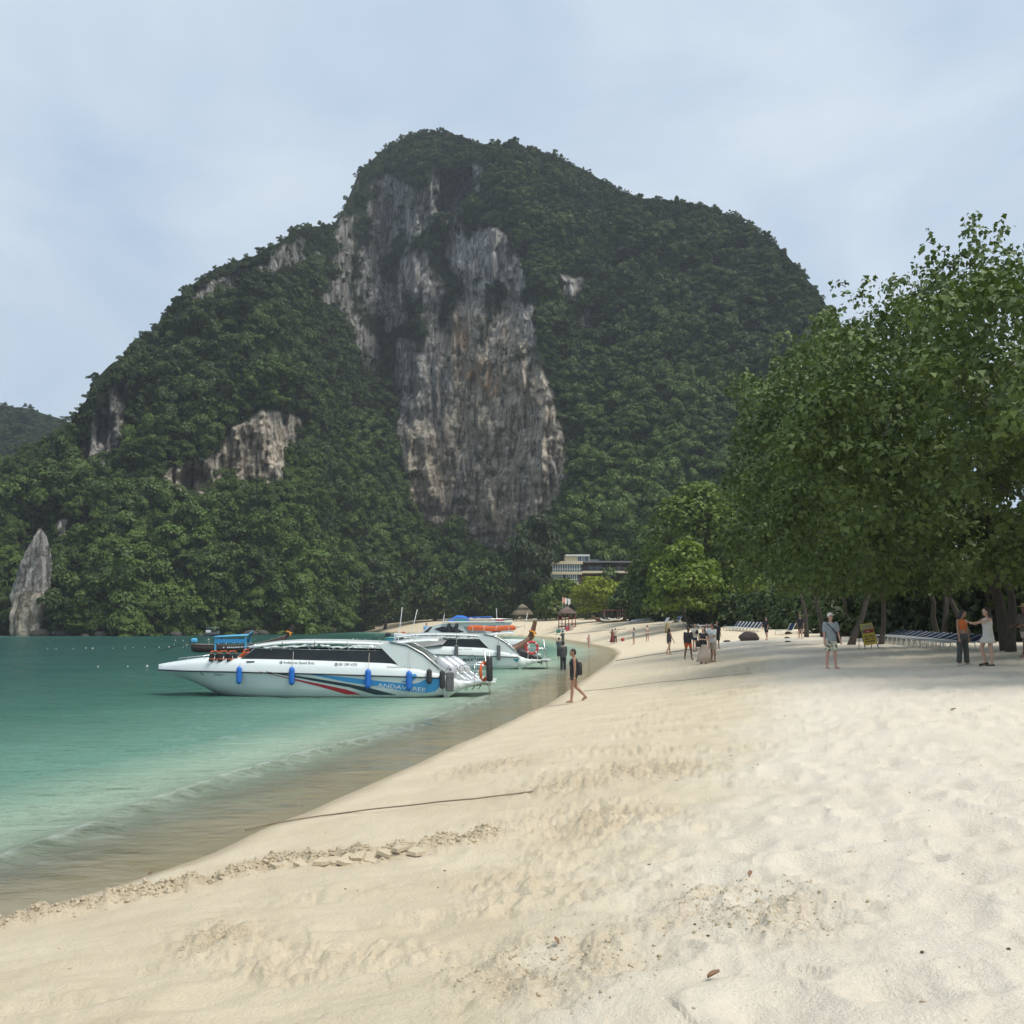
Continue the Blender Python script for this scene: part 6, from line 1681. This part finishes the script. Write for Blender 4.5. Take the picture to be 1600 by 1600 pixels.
# a few dry leaves
DL = pmat('dry_leaf', (.28, .16, .09), .8, var=.4, scale=30)
for k, (px, py, s_, rz) in enumerate(((1115, 1533, .034, .4), (1172, 1376, .032, 1.2), (870, 1482, .025, 2.0), (1490, 1114, .05, .3), (235, 1367, .025, .9))):
    p = on_ground(px, py)
    V = []; F = []
    for i in range(9):
        t = i / 8; w = s_ * .45 * math.sin(math.pi * min(1, t * 1.05 + .02)) ** .7; x = s_ * 2 * (t - .5)
        V += [(x, -w, .02 + .25 * w + .02 * t), (x, 0, .008 + .02 * t), (x, w, .02 + .25 * w + .02 * t)]
    for i in range(8): F += [(i * 3, i * 3 + 3, i * 3 + 4, i * 3 + 1), (i * 3 + 1, i * 3 + 4, i * 3 + 5, i * 3 + 2)]
    o = MB().add(V, F, True).build('dry_leaf', DL, None, fix=False); sd = o.modifiers.new('t', 'SOLIDIFY'); sd.thickness = .002
    o.location = (p.x, p.y, float(hsurf(np.array([p.x]), np.array([p.y]))[0])); o.rotation_euler = (0, 0, rz)
    tag(o, ('curled brown leaf half buried in the pale dry sand', 'brown leaf standing in the patch of crumbled sand', 'small brown leaf on the trampled clumps', 'orange leaf near the edge of the shade', 'small dark leaf at the water margin')[k], 'leaf')
# ------------------------------------------------------------------ people
def capsule(mb, p0, p1, r0, r1, n=10):
    p0, p1 = Vector(p0), Vector(p1); d = p1 - p0; L_ = d.length
    d = d.normalized() if L_ > 1e-6 else Vector((0, 0, 1))
    ref = Vector((0, 0, 1)) if abs(d.z) < .9 else Vector((1, 0, 0))
    a = d.cross(ref).normalized(); b = d.cross(a)
    rings = []
    for q in (-85, -55, -25, 0): rings.append((p0 + d * (r0 * math.sin(R(q))), r0 * math.cos(R(q))))
    for q in (0, 25, 55, 85): rings.append((p1 + d * (r1 * math.sin(R(q))), r1 * math.cos(R(q))))
    mb.loft([[c + a * (r * math.cos(t)) + b * (r * math.sin(t)) for t in np.linspace(0, 2 * math.pi, n, endpoint=False)] for c, r in rings])
def eloft(mb, levels, T, n=16, wav=0.0, k=6, ph=0.0):
    mb.loft([[T(Vector((cx + rx * math.cos(t) * (1 + wav * f * math.sin(k * t + ph)), cy_ + ry * math.sin(t) * (1 + wav * f * math.sin(k * t + ph)), z))) for t in np.linspace(0, 2 * math.pi, n, endpoint=False)]
             for (z, rx, ry, cx, cy_), f in zip(levels, np.linspace(1, 0, len(levels)))])
def rem(o, vox, it=4, f=.5):
    m_ = o.modifiers.new('surface', 'REMESH'); m_.mode = 'VOXEL'; m_.voxel_size = vox; m_.use_smooth_shade = True
    s_ = o.modifiers.new('soften', 'SMOOTH'); s_.iterations = it; s_.factor = f
    return o
SK = {'light': (.52, .32, .23), 'tan': (.36, .20, .13), 'brown': (.16, .085, .055), 'pink': (.56, .32, .25)}
def cloth(c): return pmat('cloth_%.2f_%.2f_%.2f' % c, c, .85, var=.14, scale=5, bump=.15)
def person(px, py, label, yaw=0, h=1.72, skin='light', hair=(.02, .015, .012), hairlen=0, legs=((0, 0, .03), (0, 0, .03)), arms=((0, .1, .1, 0), (0, .1, .1, 0)), lean=0.0, head=(0, 0),
           top=None, bottom=None, sleeve=0, shoes=None, hat=None, D=None, vox=.021, female=False, face=False, cat='person', sink=0.0, loc=None, nbeck=0):
    """legs: (pitch, bend, out) and arms: (pitch, out, bend, inward) for the (left, right) side, in radians; yaw in degrees, 0 faces the camera"""
    if loc is None:
        if D is None: g0 = on_ground(px, py); loc = (g0.x, g0.y, ground(g0.x, g0.y))
        else: q = at(px, py, D); loc = (q.x, D, q.z)
    k = h / 1.75
    hipz = .93
    rotL = Matrix.Rotation(lean, 3, 'X')
    def T0(v):      # lean the trunk about the hips (forward = -Y)
        v = Vector(v); p = Vector((0, 0, hipz)); return p + rotL @ (v - p) if v.z > hipz else v
    J = {}; feet = []
    for s_, (p, b, o) in zip((1, -1), legs):
        hip = Vector((s_ * .088, 0, hipz - .02)); th = Vector((s_ * math.sin(o), -math.sin(p), -math.cos(p))).normalized()
        kn = hip + th * .425; q = p - b; sh = Vector((s_ * math.sin(o) * .6, -math.sin(q), -math.cos(q))).normalized(); an = kn + sh * .41
        fd = Vector((s_ * .12, -math.cos(max(0, -q) * .9), -math.sin(max(0, -q) * .9) if q < -.25 else 0)); toe = an + Vector((0, 0, -.045)) + fd.normalized() * .17
        J['leg%d' % s_] = (hip, kn, an, toe); feet += [an.z - .075, toe.z - .03]
    dz = -min(feet)
    def T(v): v = T0(v); return Vector((v.x, v.y, v.z + dz)) * k
    for s_, (p, o, b, inw) in zip((1, -1), arms):
        sh = Vector((s_ * (.165 if female else .185), .005, 1.395)); u = Vector((s_ * math.sin(o), -math.sin(p) * math.cos(o), -math.cos(p) * math.cos(o))); el = sh + u * .29
        q = p + b; f = Vector((-s_ * math.sin(inw) + s_ * math.sin(o) * math.cos(inw) * .5, -math.sin(q) * math.cos(inw), -math.cos(q) * math.cos(inw))).normalized(); wr = el + f * .25
        J['arm%d' % s_] = (sh, el, wr, f)
    rt = empty('person', (loc[0], loc[1], loc[2] - sink), R(yaw))
    w = .92 if female else 1.0
    # ---- body: one continuous surface
    mb = MB()
    eloft(mb, [(.86, .13, .10, 0, 0), (.93, .165 + (.01 if female else 0), .118, 0, .01), (1.05, .145 * w, .105, 0, 0), (1.15, .142 * w, .10, 0, 0), (1.28, .165 * w, .112, 0, -.005), (1.38, .165 * w, .09, 0, .005), (1.43, .10, .07, 0, .01)], T)
    if female: capsule(mb, T((-.07, -.085, 1.27)), T((.07, -.085, 1.27)), .055 * k, .055 * k)
    capsule(mb, T((0, .015, 1.40)), T((0, -.005, 1.52)), .055 * k, .05 * k)
    hc_ = Vector((0, -.01, 1.615)); hr = Matrix.Rotation(R(head[1]), 3, 'Z') @ Matrix.Rotation(R(head[0]), 3, 'X')
    def H(v): return T(Vector((0, .01, 1.50)) + hr @ (Vector(v) - Vector((0, .01, 1.50))))
    def hball(c, r, m_=None): (m_ or mb).ball(H(c), tuple(q * k for q in r), 12, 9, Matrix.Rotation(0, 3, 'Z') @ (rotL @ hr))
    hball((0, 0, 1.64), (.076, .094, .098)); hball((0, -.028, 1.575), (.058, .066, .075))
    if vox < .014 or face:
        capsule(mb, H((0, -.094, 1.625)), H((0, -.112, 1.592)), .010 * k, .014 * k); [hball((s_ * .078, .008, 1.61), (.012, .022, .032)) for s_ in (1, -1)]
        hball((0, -.082, 1.648), (.05, .02, .014)); hball((0, -.088, 1.548), (.026, .02, .018))
    for s_ in (1, -1):
        hip, kn, an, toe = J['leg%d' % s_]
        tr_ = .088 if female else .084
        capsule(mb, T(hip), T(kn), tr_ * k, .056 * k); mid = kn.lerp(an, .32) + Vector((0, .012, 0)); capsule(mb, T(kn), T(mid), .054 * k, .056 * k); capsule(mb, T(mid), T(an), .056 * k, .035 * k)
        heel = an + Vector((0, .035, -.035)); capsule(mb, T(heel), T(toe), .034 * k, .026 * k); capsule(mb, T(an), T(toe.lerp(an, .35)), .034 * k, .030 * k)
        sh, el, wr, f = J['arm%d' % s_]
        capsule(mb, T(sh), T(el), (.045 if female else .052) * k, .038 * k); capsule(mb, T(el), T(wr), .039 * k, .027 * k)
        side = f.cross(Vector((0, 1, 0))).normalized() if abs(f.y) < .9 else Vector((1, 0, 0)); palm_n = f.cross(side).normalized()
        pc = wr + f * .05
        capsule(mb, T(wr + f * .015), T(wr + f * .075), .027 * k, .033 * k)
        wid = palm_n   # fingers spread along this axis
        for q, ln in ((-.03, .060), (-.010, .075), (.011, .072), (.030, .055)):
            b0 = wr + f * .085 + wid * q; b1_ = b0 + f * ln * .55 + side * .006 * s_; b2_ = b1_ + f * ln * .40 - side * s_ * .022
            capsule(mb, T(b0), T(b1_), .0105 * k, .010 * k, 6); capsule(mb, T(b1_), T(b2_), .010 * k, .009 * k, 6)
        capsule(mb, T(wr + f * .03 - wid * .025), T(wr + f * .085 - wid * .062), .0125 * k, .011 * k, 6)
    rem(mb.build('body', pmat('skin_' + skin, SK[skin], .6, var=.08, scale=8), rt), vox)
    # ---- hair, hat, face
    if hair is not None:
        mb = MB(); hball((0, .022, 1.662), (.083, .094, .086), mb); hball((0, .055, 1.61), (.074, .058, .085), mb)
        if hairlen > 0:
            capsule(mb, H((-.03, .06, 1.62)), H((-.03, .085, 1.56 - hairlen)), .055 * k, .04 * k); capsule(mb, H((.03, .06, 1.62)), H((.03, .085, 1.56 - hairlen)), .055 * k, .04 * k)
            for s_ in (1, -1): capsule(mb, H((s_ * .07, .02, 1.63)), H((s_ * .075, .03, 1.56 - hairlen * .7)), .028 * k, .02 * k)
        rem(mb.build('hair', pmat('hair_%.2f' % hair[0], hair, .55, var=.3, scale=30, bump=.3), rt), .016, 2)
    if hat:
        mb = MB(); hm = cloth(hat[1])
        if hat[0] == 'cap':
            mb.ball(H((0, .012, 1.668)), (.09 * k, .102 * k, .082 * k), 14, 8, rotL @ hr); mb.box(H((0, -.125, 1.675)), (.13 * k, .10 * k, .012), rotL @ hr)
        else:
            mb.tube([H((0, .01, 1.67)), H((0, .01, 1.685)), H((0, .01, 1.695))], [.20 * k, .20 * k, .10 * k], 18); mb.tube([H((0, .01, 1.69)), H((0, .01, 1.79))], [.095 * k, .08 * k], 14)
        mb.build('hat', hm, rt)
    if face:
        for s_ in (1, -1):
            mb = MB(); mb.ball(H((s_ * .031, -.087, 1.622)), (.011 * k, .008 * k, .007 * k), 8, 6); mb.build('eye', pmat('eye_dark', (.03, .022, .018), .3), rt)
        mb = MB(); mb.ball(H((0, -.100, 1.563)), (.024 * k, .008 * k, .007 * k), 8, 6); mb.build('mouth', pmat('lips', (.34, .13, .11), .5), rt)
    # ---- clothes
    if top:
        kind, colr = top; mb = MB(); hem = {'crop': 1.12, 'shirt': .86, 'long': .78, 'tank': .84, 'suit': .90}[kind]; ez = .02 if kind in ('suit', 'crop') else .032
        lv = [(hem, .172 + ez * .6, .125 + ez * .5, 0, .005)] if hem < 1.0 else []
        if hem < .93: lv.append((.95, .17 + ez * .5, .125 + ez * .5, 0, .008))
        elif hem < 1.0: pass
        else: lv = [(hem, .145 * w + ez, .105 + ez, 0, 0)]
        lv += [(1.15 if hem < 1.1 else 1.18, .145 * w + ez, .104 + ez, 0, 0), (1.28, .168 * w + ez, .118 + ez * (1.6 if female else 1), 0, -.008), (1.37, .172 * w + ez * .8, .10 + ez * .6, 0, .003), (1.425, .10 + ez * .4, .075 + ez * .3, 0, .01)]
        lv = sorted(lv)
        eloft(mb, lv, T, 18)
        if sleeve > 0:
            for s_ in (1, -1):
                sh, el, wr, f = J['arm%d' % s_]
                e_ = sh.lerp(el, min(1, sleeve)); mb.tube([T(sh - (el - sh) * .06), T(e_)], [.068 * k, (.068 if sleeve < 1 else .056) * k], 12)
                if sleeve > 1: mb.tube([T(el - (wr - el) * .05), T(el.lerp(wr, sleeve - 1))], [.056 * k, .042 * k], 12); mb.ball(T(el), .055 * k, 10, 7)
                mb.ball(T(sh), .070 * k, 10, 7)
        o = rem(mb.build('top', colr if hasattr(colr, 'name') else cloth(colr), rt), max(.016, vox * .95), 3)
    if bottom:
        kind, colr, ln = bottom; mb = MB(); mt_ = colr if hasattr(colr, 'name') else cloth(colr)
        if kind in ('shorts', 'trousers'):
            eloft(mb, [(.80, .15, .112, 0, 0), (.87, .175, .125, 0, .006), (.96, .166, .122, 0, .006), (1.0, .155 * w, .115, 0, .003)], T, 16)
            for s_ in (1, -1):
                hip, kn, an, toe = J['leg%d' % s_]
                if ln <= 1: mb.tube([T(hip + Vector((0, 0, .05))), T(hip), T(hip.lerp(kn, ln))], [.095 * k, .102 * k, (.085 if ln < .6 else .085) * k], 12)
                else: mb.tube([T(hip + Vector((0, 0, .05))), T(hip), T(kn), T(kn.lerp(an, ln - 1))], [.095 * k, .104 * k, .082 * k, .08 * k], 12)
            rem(mb.build('bottom', mt_, rt), max(.016, vox * .95), 3)
        else:
            zb = .98 - ln
            kn = (J['leg1'][1] + J['leg-1'][1]) / 2
            lv = [(zb, .20 + .17 * ln, .16 + .15 * ln, 0, kn.y * .5 + .02), (zb + ln * .33, .19 + .11 * ln, .15 + .10 * ln, 0, kn.y * .4), (zb + ln * .7, .185, .14, 0, .01), (.98, .160, .118, 0, .003), (1.02, .150 * w, .11, 0, 0)]
            eloft(mb, lv, T, 36, .10, 7, .6); mb.build('skirt', mt_, rt)
    if shoes:
        for s_ in (1, -1):
            hip, kn, an, toe = J['leg%d' % s_]; mb = MB(); heel = an + Vector((0, .045, -.045)); capsule(mb, T(heel), T(toe + (toe - an) * .1), .044 * k, .036 * k); mb.build('shoe', cloth(shoes), rt)
    tag(rt, label, cat, 'people on the beach')
    global LASTP; LASTP = (rt, J, T)
    return rt
def worn_bag(label, offs, size, col, strap=None):
    rt, J, T = LASTP
    M_ = Matrix.Translation(rt.location) @ Matrix.Rotation(rt.rotation_euler.z, 4, 'Z')
    p = M_ @ T(Vector(offs)); b = empty('bag', p, rt.rotation_euler.z)
    rr2 = [[Vector((size[0] * math.copysign(abs(math.cos(t)) ** .55, math.cos(t)) * f, size[1] * math.copysign(abs(math.sin(t)) ** .55, math.sin(t)) * f, z * size[2])) for t in np.linspace(0, 2 * math.pi, 16, endpoint=False)] for z, f in ((-1, .72), (-.85, .95), (-.2, 1.03), (.5, .95), (.85, .8), (1, .5))]
    MB().loft(rr2).build('bag_body', cloth(col), b)
    if strap:
        mb = MB(); inv = Matrix.Rotation(-rt.rotation_euler.z, 4, 'Z')
        mb.tube([inv @ (M_ @ T(Vector(q)) - p) for q in strap], .016, 6); mb.build('strap', cloth(col), b)
    return tag(b, label, 'bag')
BK = (.022, .024, .026)
# walking man
person(897, 1098, 'barefoot man in a black sleeveless top walking along the waterline', -90, 1.74, 'tan', legs=((.16, .10, .0), (-.18, .62, .0)), arms=((-.05, .06, .12, 0), (.1, .06, .1, 0)), head=(14, 0), top=('tank', BK), bottom=('shorts', cloth((.03, .045, .06)), .42), vox=.0125, face=True)
worn_bag('black backpack on the walking man', (0, .185, 1.10), (.13, .085, .21), (.03, .03, .034), [(.1, .12, 1.28), (.12, .0, 1.44), (.12, -.13, 1.25), (.13, .05, 1.02)])
# in the shallows
person(880, 1046, 'person in a long dark shirt and trousers wading in the shallows', 205, 1.75, 'tan', arms=((.1, .12, .2, 0), (.1, .12, .2, 0)), top=('long', (.06, .062, .066)), bottom=('trousers', (.025, .027, .03), 1.95), sleeve=1.9, vox=.019, loc=(lambda q: (q.x, q.y, -.12))(atz(880, 1046, 0)))
person(873, 1023, 'person in grey long sleeves standing in deeper water', 160, 1.72, 'tan', arms=((.4, .1, 1.0, .2), (.4, .1, 1.0, .2)), top=('long', (.10, .10, .11)), bottom=('trousers', (.06, .06, .065), 1.9), sleeve=1.9, D=79, loc=(at(873.5, 1000, 79).x, 79, -.22))
person(880, 1006.5, 'person in dark clothes holding a phone at the far water edge', -150, 1.70, 'tan', arms=((.5, .1, 1.4, .3), (.5, .1, 1.4, .3)), top=('shirt', (.07, .075, .07)), bottom=('trousers', (.12, .12, .11), 1.8), sleeve=.9, loc=(at(879.5, 1000, 112).x, 112, 0.02))
person(920, 1013, 'girl in a pale swimsuit paddling at the water edge', -40, 1.42, 'pink', hairlen=.18, legs=((.25, .4, .05), (-.1, .15, .05)), arms=((.3, .2, 1.2, .4), (.2, .2, .9, .3)), top=('crop', (.55, .30, .26)), bottom=('shorts', (.55, .32, .28), .08), female=True, loc=(at(920, 1000, 102).x, 102, 0.0))
# middle of the beach
person(957, 1006, 'woman in a long red dress and pale hat on the sand', 180, 1.66, 'light', hairlen=.1, arms=((.9, .25, 1.6, .3), (.9, .25, 1.6, .3)), top=('suit', (.22, .05, .045)), bottom=('skirt', (.22, .05, .045), .80), hat=('sun', (.60, .55, .45)), female=True)
person(961.5, 1005.5, 'person in a beige top partly hidden by the red dress', 180, 1.66, 'light', arms=((.8, .3, 1.4, .2), (1.2, .4, 1.6, 0)), top=('shirt', (.45, .38, .30)), bottom=('trousers', (.10, .05, .045), 1.8), sleeve=.6, female=True)
person(990.5, 1007, 'woman in a grey vest and dark shorts taking a photo', -75, 1.70, 'light', hairlen=.12, arms=((1.1, .1, .9, .15), (1.0, .1, 1.0, .15)), top=('tank', (.24, .27, .28)), bottom=('shorts', (.05, .06, .08), .25), female=True)
person(1011.5, 1002, 'woman with long hair in a pale swimsuit holding up a phone', -30, 1.66, 'tan', hairlen=.3, arms=((0, .15, .1, 0), (.5, .5, 2.0, -.2)), top=('crop', (.60, .48, .40)), bottom=('shorts', (.62, .52, .45), .2), female=True)
person(1046, 1023.5, 'woman in a black swimsuit walking across the sand', 118, 1.70, 'light', hairlen=.12, legs=((.22, .12, .03), (-.25, .35, .03)), arms=((-.1, .12, .2, 0), (.25, .12, .3, 0)), head=(10, 0), top=('suit', (.06, .065, .06)), bottom=('shorts', (.06, .065, .06), .12), female=True, vox=.019)
# group of tourists
person(1076, 1031.5, 'man in a black long sleeved shirt and orange red shorts', 12, 1.72, 'brown', legs=((.1, .05, .10), (-.12, .15, .10)), arms=((.15, .12, 1.5, .6), (0, .12, .2, 0)), head=(12, 20), top=('shirt', (.03, .032, .034)), bottom=('shorts', (.60, .10, .035), .62), sleeve=1.9, vox=.017)
LEG = cloth((.035, .035, .037))
person(1086, 1018, 'tourist in a white shirt with a black sling bag facing the group', 30, 1.76, 'light', hair=(.10, .06, .04), arms=((.1, .12, .4, .2), (.2, .15, 1.2, .5)), top=('shirt', (.62, .62, .58)), bottom=('shorts', (.05, .06, .09), .5), sleeve=.8, shoes=BK, vox=.019)
worn_bag('black sling bag on the tourist in the white shirt', (.06, -.17, 1.20), (.10, .04, .13), BK, [(.14, -.05, 1.42), (.02, -.17, 1.28), (-.15, -.10, 1.05)])
person(1100, 1037, 'woman in a black top and long beige skirt', -38, 1.68, 'light', hair=(.05, .03, .02), hairlen=.2, arms=((.3, .15, 1.4, .4), (.2, .15, 1.3, .4)), top=('suit', BK), bottom=('skirt', (.48, .39, .32), .90), sleeve=.3, female=True, vox=.017)
worn_bag('black round handbag carried by the woman in the long skirt', (-.21, -.10, .95), (.12, .07, .16), BK, [(-.16, -.02, 1.42), (-.21, -.05, 1.2), (-.21, -.09, 1.0)])
person(1105, 1017, 'person in a white top and pale shorts behind the long skirt', -20, 1.68, 'pink', hairlen=.15, arms=((.1, .15, .5, .3), (.1, .15, .5, .3)), top=('shirt', (.66, .66, .68)), bottom=('shorts', (.62, .55, .56), .4), sleeve=.8, female=True, vox=.019)
person(1114.5, 1034.5, 'man in a white shirt and khaki shorts showing his phone', -62, 1.80, 'tan', arms=((.35, .1, 1.1, .2), (.35, .1, 1.1, .2)), head=(18, 0), top=('shirt', (.66, .68, .66)), bottom=('shorts', (.42, .38, .29), .85), sleeve=.8, vox=.017)
person(1121, 1014, 'person in black clothes behind the man in the white shirt', 20, 1.74, 'tan', arms=((0, .1, .2, 0), (.2, .1, .5, 0)), top=('shirt', BK), bottom=('shorts', BK, .9), sleeve=.9, vox=.02)
# in the shade
person(1198, 1000.5, 'person in a black shirt and shorts walking past the boulder', -60, 1.74, 'pink', arms=((.1, .1, .3, 0), (.4, .1, .6, 0)), legs=((.15, .1, .03), (-.1, .15, .03)), hat=('cap', BK), top=('shirt', (.03, .03, .034)), bottom=('shorts', (.03, .03, .033), .8), sleeve=.9, vox=.019, D=None)
person(1251, 999, 'person in a black shirt with bare legs striding in the shade', 150, 1.76, 'pink', hair=(.3, .2, .12), legs=((.25, .1, .08), (-.25, .15, .08)), arms=((.1, .12, .3, 0), (-.1, .12, .3, 0)), top=('shirt', (.03, .032, .03)), bottom=('shorts', (.06, .06, .055), .6), sleeve=.9, vox=.019)
FLOR, N, L, out = new_mat('floral_cloth')
b = N.new('ShaderNodeBsdfPrincipled'); tc = N.new('ShaderNodeTexCoord'); vz = N.new('ShaderNodeTexVoronoi'); vz.inputs['Scale'].default_value = 11
L.new(tc.outputs['Object'], vz.inputs['Vector']); L.new(ramp(N, L, vz.outputs['Distance'], .30, .42, (.055, .06, .035), (.60, .58, .46)), b.inputs['Base Color']); b.inputs['Roughness'].default_value = .85; L.new(b.outputs[0], out.inputs['Surface'])
person(1300, 1045, 'man in a white cap, grey blue shirt and floral shorts', 8, 1.78, 'pink', hair=(.12, .08, .05), legs=((.05, .05, .05), (-.05, .08, .06)), arms=((.2, .1, .25, 0), (.02, .12, .12, 0)), top=('shirt', (.27, .31, .33)), bottom=('shorts', FLOR, .85), sleeve=.85, hat=('cap', (.70, .66, .62)), vox=.0125, face=True)
worn_bag('black shoulder bag hanging at the side of the man in the cap', (.25, .0, .98), (.07, .10, .19), BK, [(-.15, -.10, 1.40), (0, -.165, 1.24), (.17, -.09, 1.04), (.24, 0, 1.14)])
person(1319, 991, 'woman in white trousers standing between the trunks', 170, 1.66, 'tan', hairlen=.25, top=('shirt', (.16, .11, .04)), bottom=('trousers', (.60, .60, .57), 1.9), sleeve=.5, female=True, vox=.019)
person(1334, 990.5, 'person in a maroon shirt with bare legs near the yellow sign', 150, 1.74, 'pink', top=('long', (.13, .06, .055)), bottom=('shorts', (.12, .06, .06), .5), sleeve=.9, vox=.019)
person(1506, 1040, 'person in an orange sleeveless top and wide dark trousers', 25, 1.70, 'tan', hairlen=.12, legs=((.05, .08, .06), (-.06, .06, .05)), arms=((.05, .10, .12, 0), (.05, .10, .15, 0)), head=(20, 40), top=('crop', (.62, .15, .03)), bottom=('trousers', (.075, .075, .065), 1.95), shoes=(.5, .48, .42), female=True, vox=.0125, face=True)
person(1546, 1041, 'woman in a white playsuit reaching towards the orange top', -82, 1.72, 'light', hairlen=.22, legs=((.0, .02, .04), (.42, .75, .03)), arms=((1.25, .10, .25, .15), (1.05, .10, .75, .2)), head=(16, 0), top=('suit', (.60, .58, .52)), bottom=('skirt', (.60, .58, .52), .30), shoes=(.06, .06, .06), female=True, vox=.0125, face=True)
person(1604, 1030, 'person in pale shorts and a straw hat beside the thick trunks', -75, 1.76, 'brown', legs=((.3, .1, .03), (-.15, .2, .03)), arms=((.3, .1, 1.0, .2), (.3, .1, 1.0, .2)), top=('shirt', (.12, .10, .085)), bottom=('shorts', (.50, .44, .38), .6), sleeve=.8, hat=('sun', (.45, .33, .16)), vox=.017)
person(666, 985, 'person in a light blue shirt standing on the cruiser bow', 10, 1.66, 'tan', top=('shirt', (.16, .36, .62)), bottom=('shorts', (.10, .10, .12), .7), sleeve=.8, vox=.02, loc=(at(666, 985, 81.5).x, 81.6, 1.0))
# ------------------------------------------------------------------ haze
bm = MB().box((0, 300, 110), (1800, 900, 236))
m, N, L, out = new_mat('haze')
pv = N.new('ShaderNodeVolumePrincipled')
pv.inputs['Color'].default_value = (.86, .93, 1.0, 1)
pv.inputs['Density'].default_value = HAZE
pv.inputs['Anisotropy'].default_value = .2
L.new(pv.outputs[0], out.inputs['Volume'])
hz = bm.build('haze', m)
tag(hz, 'thin bluish humid haze filling the air of the bay', kind='stuff')
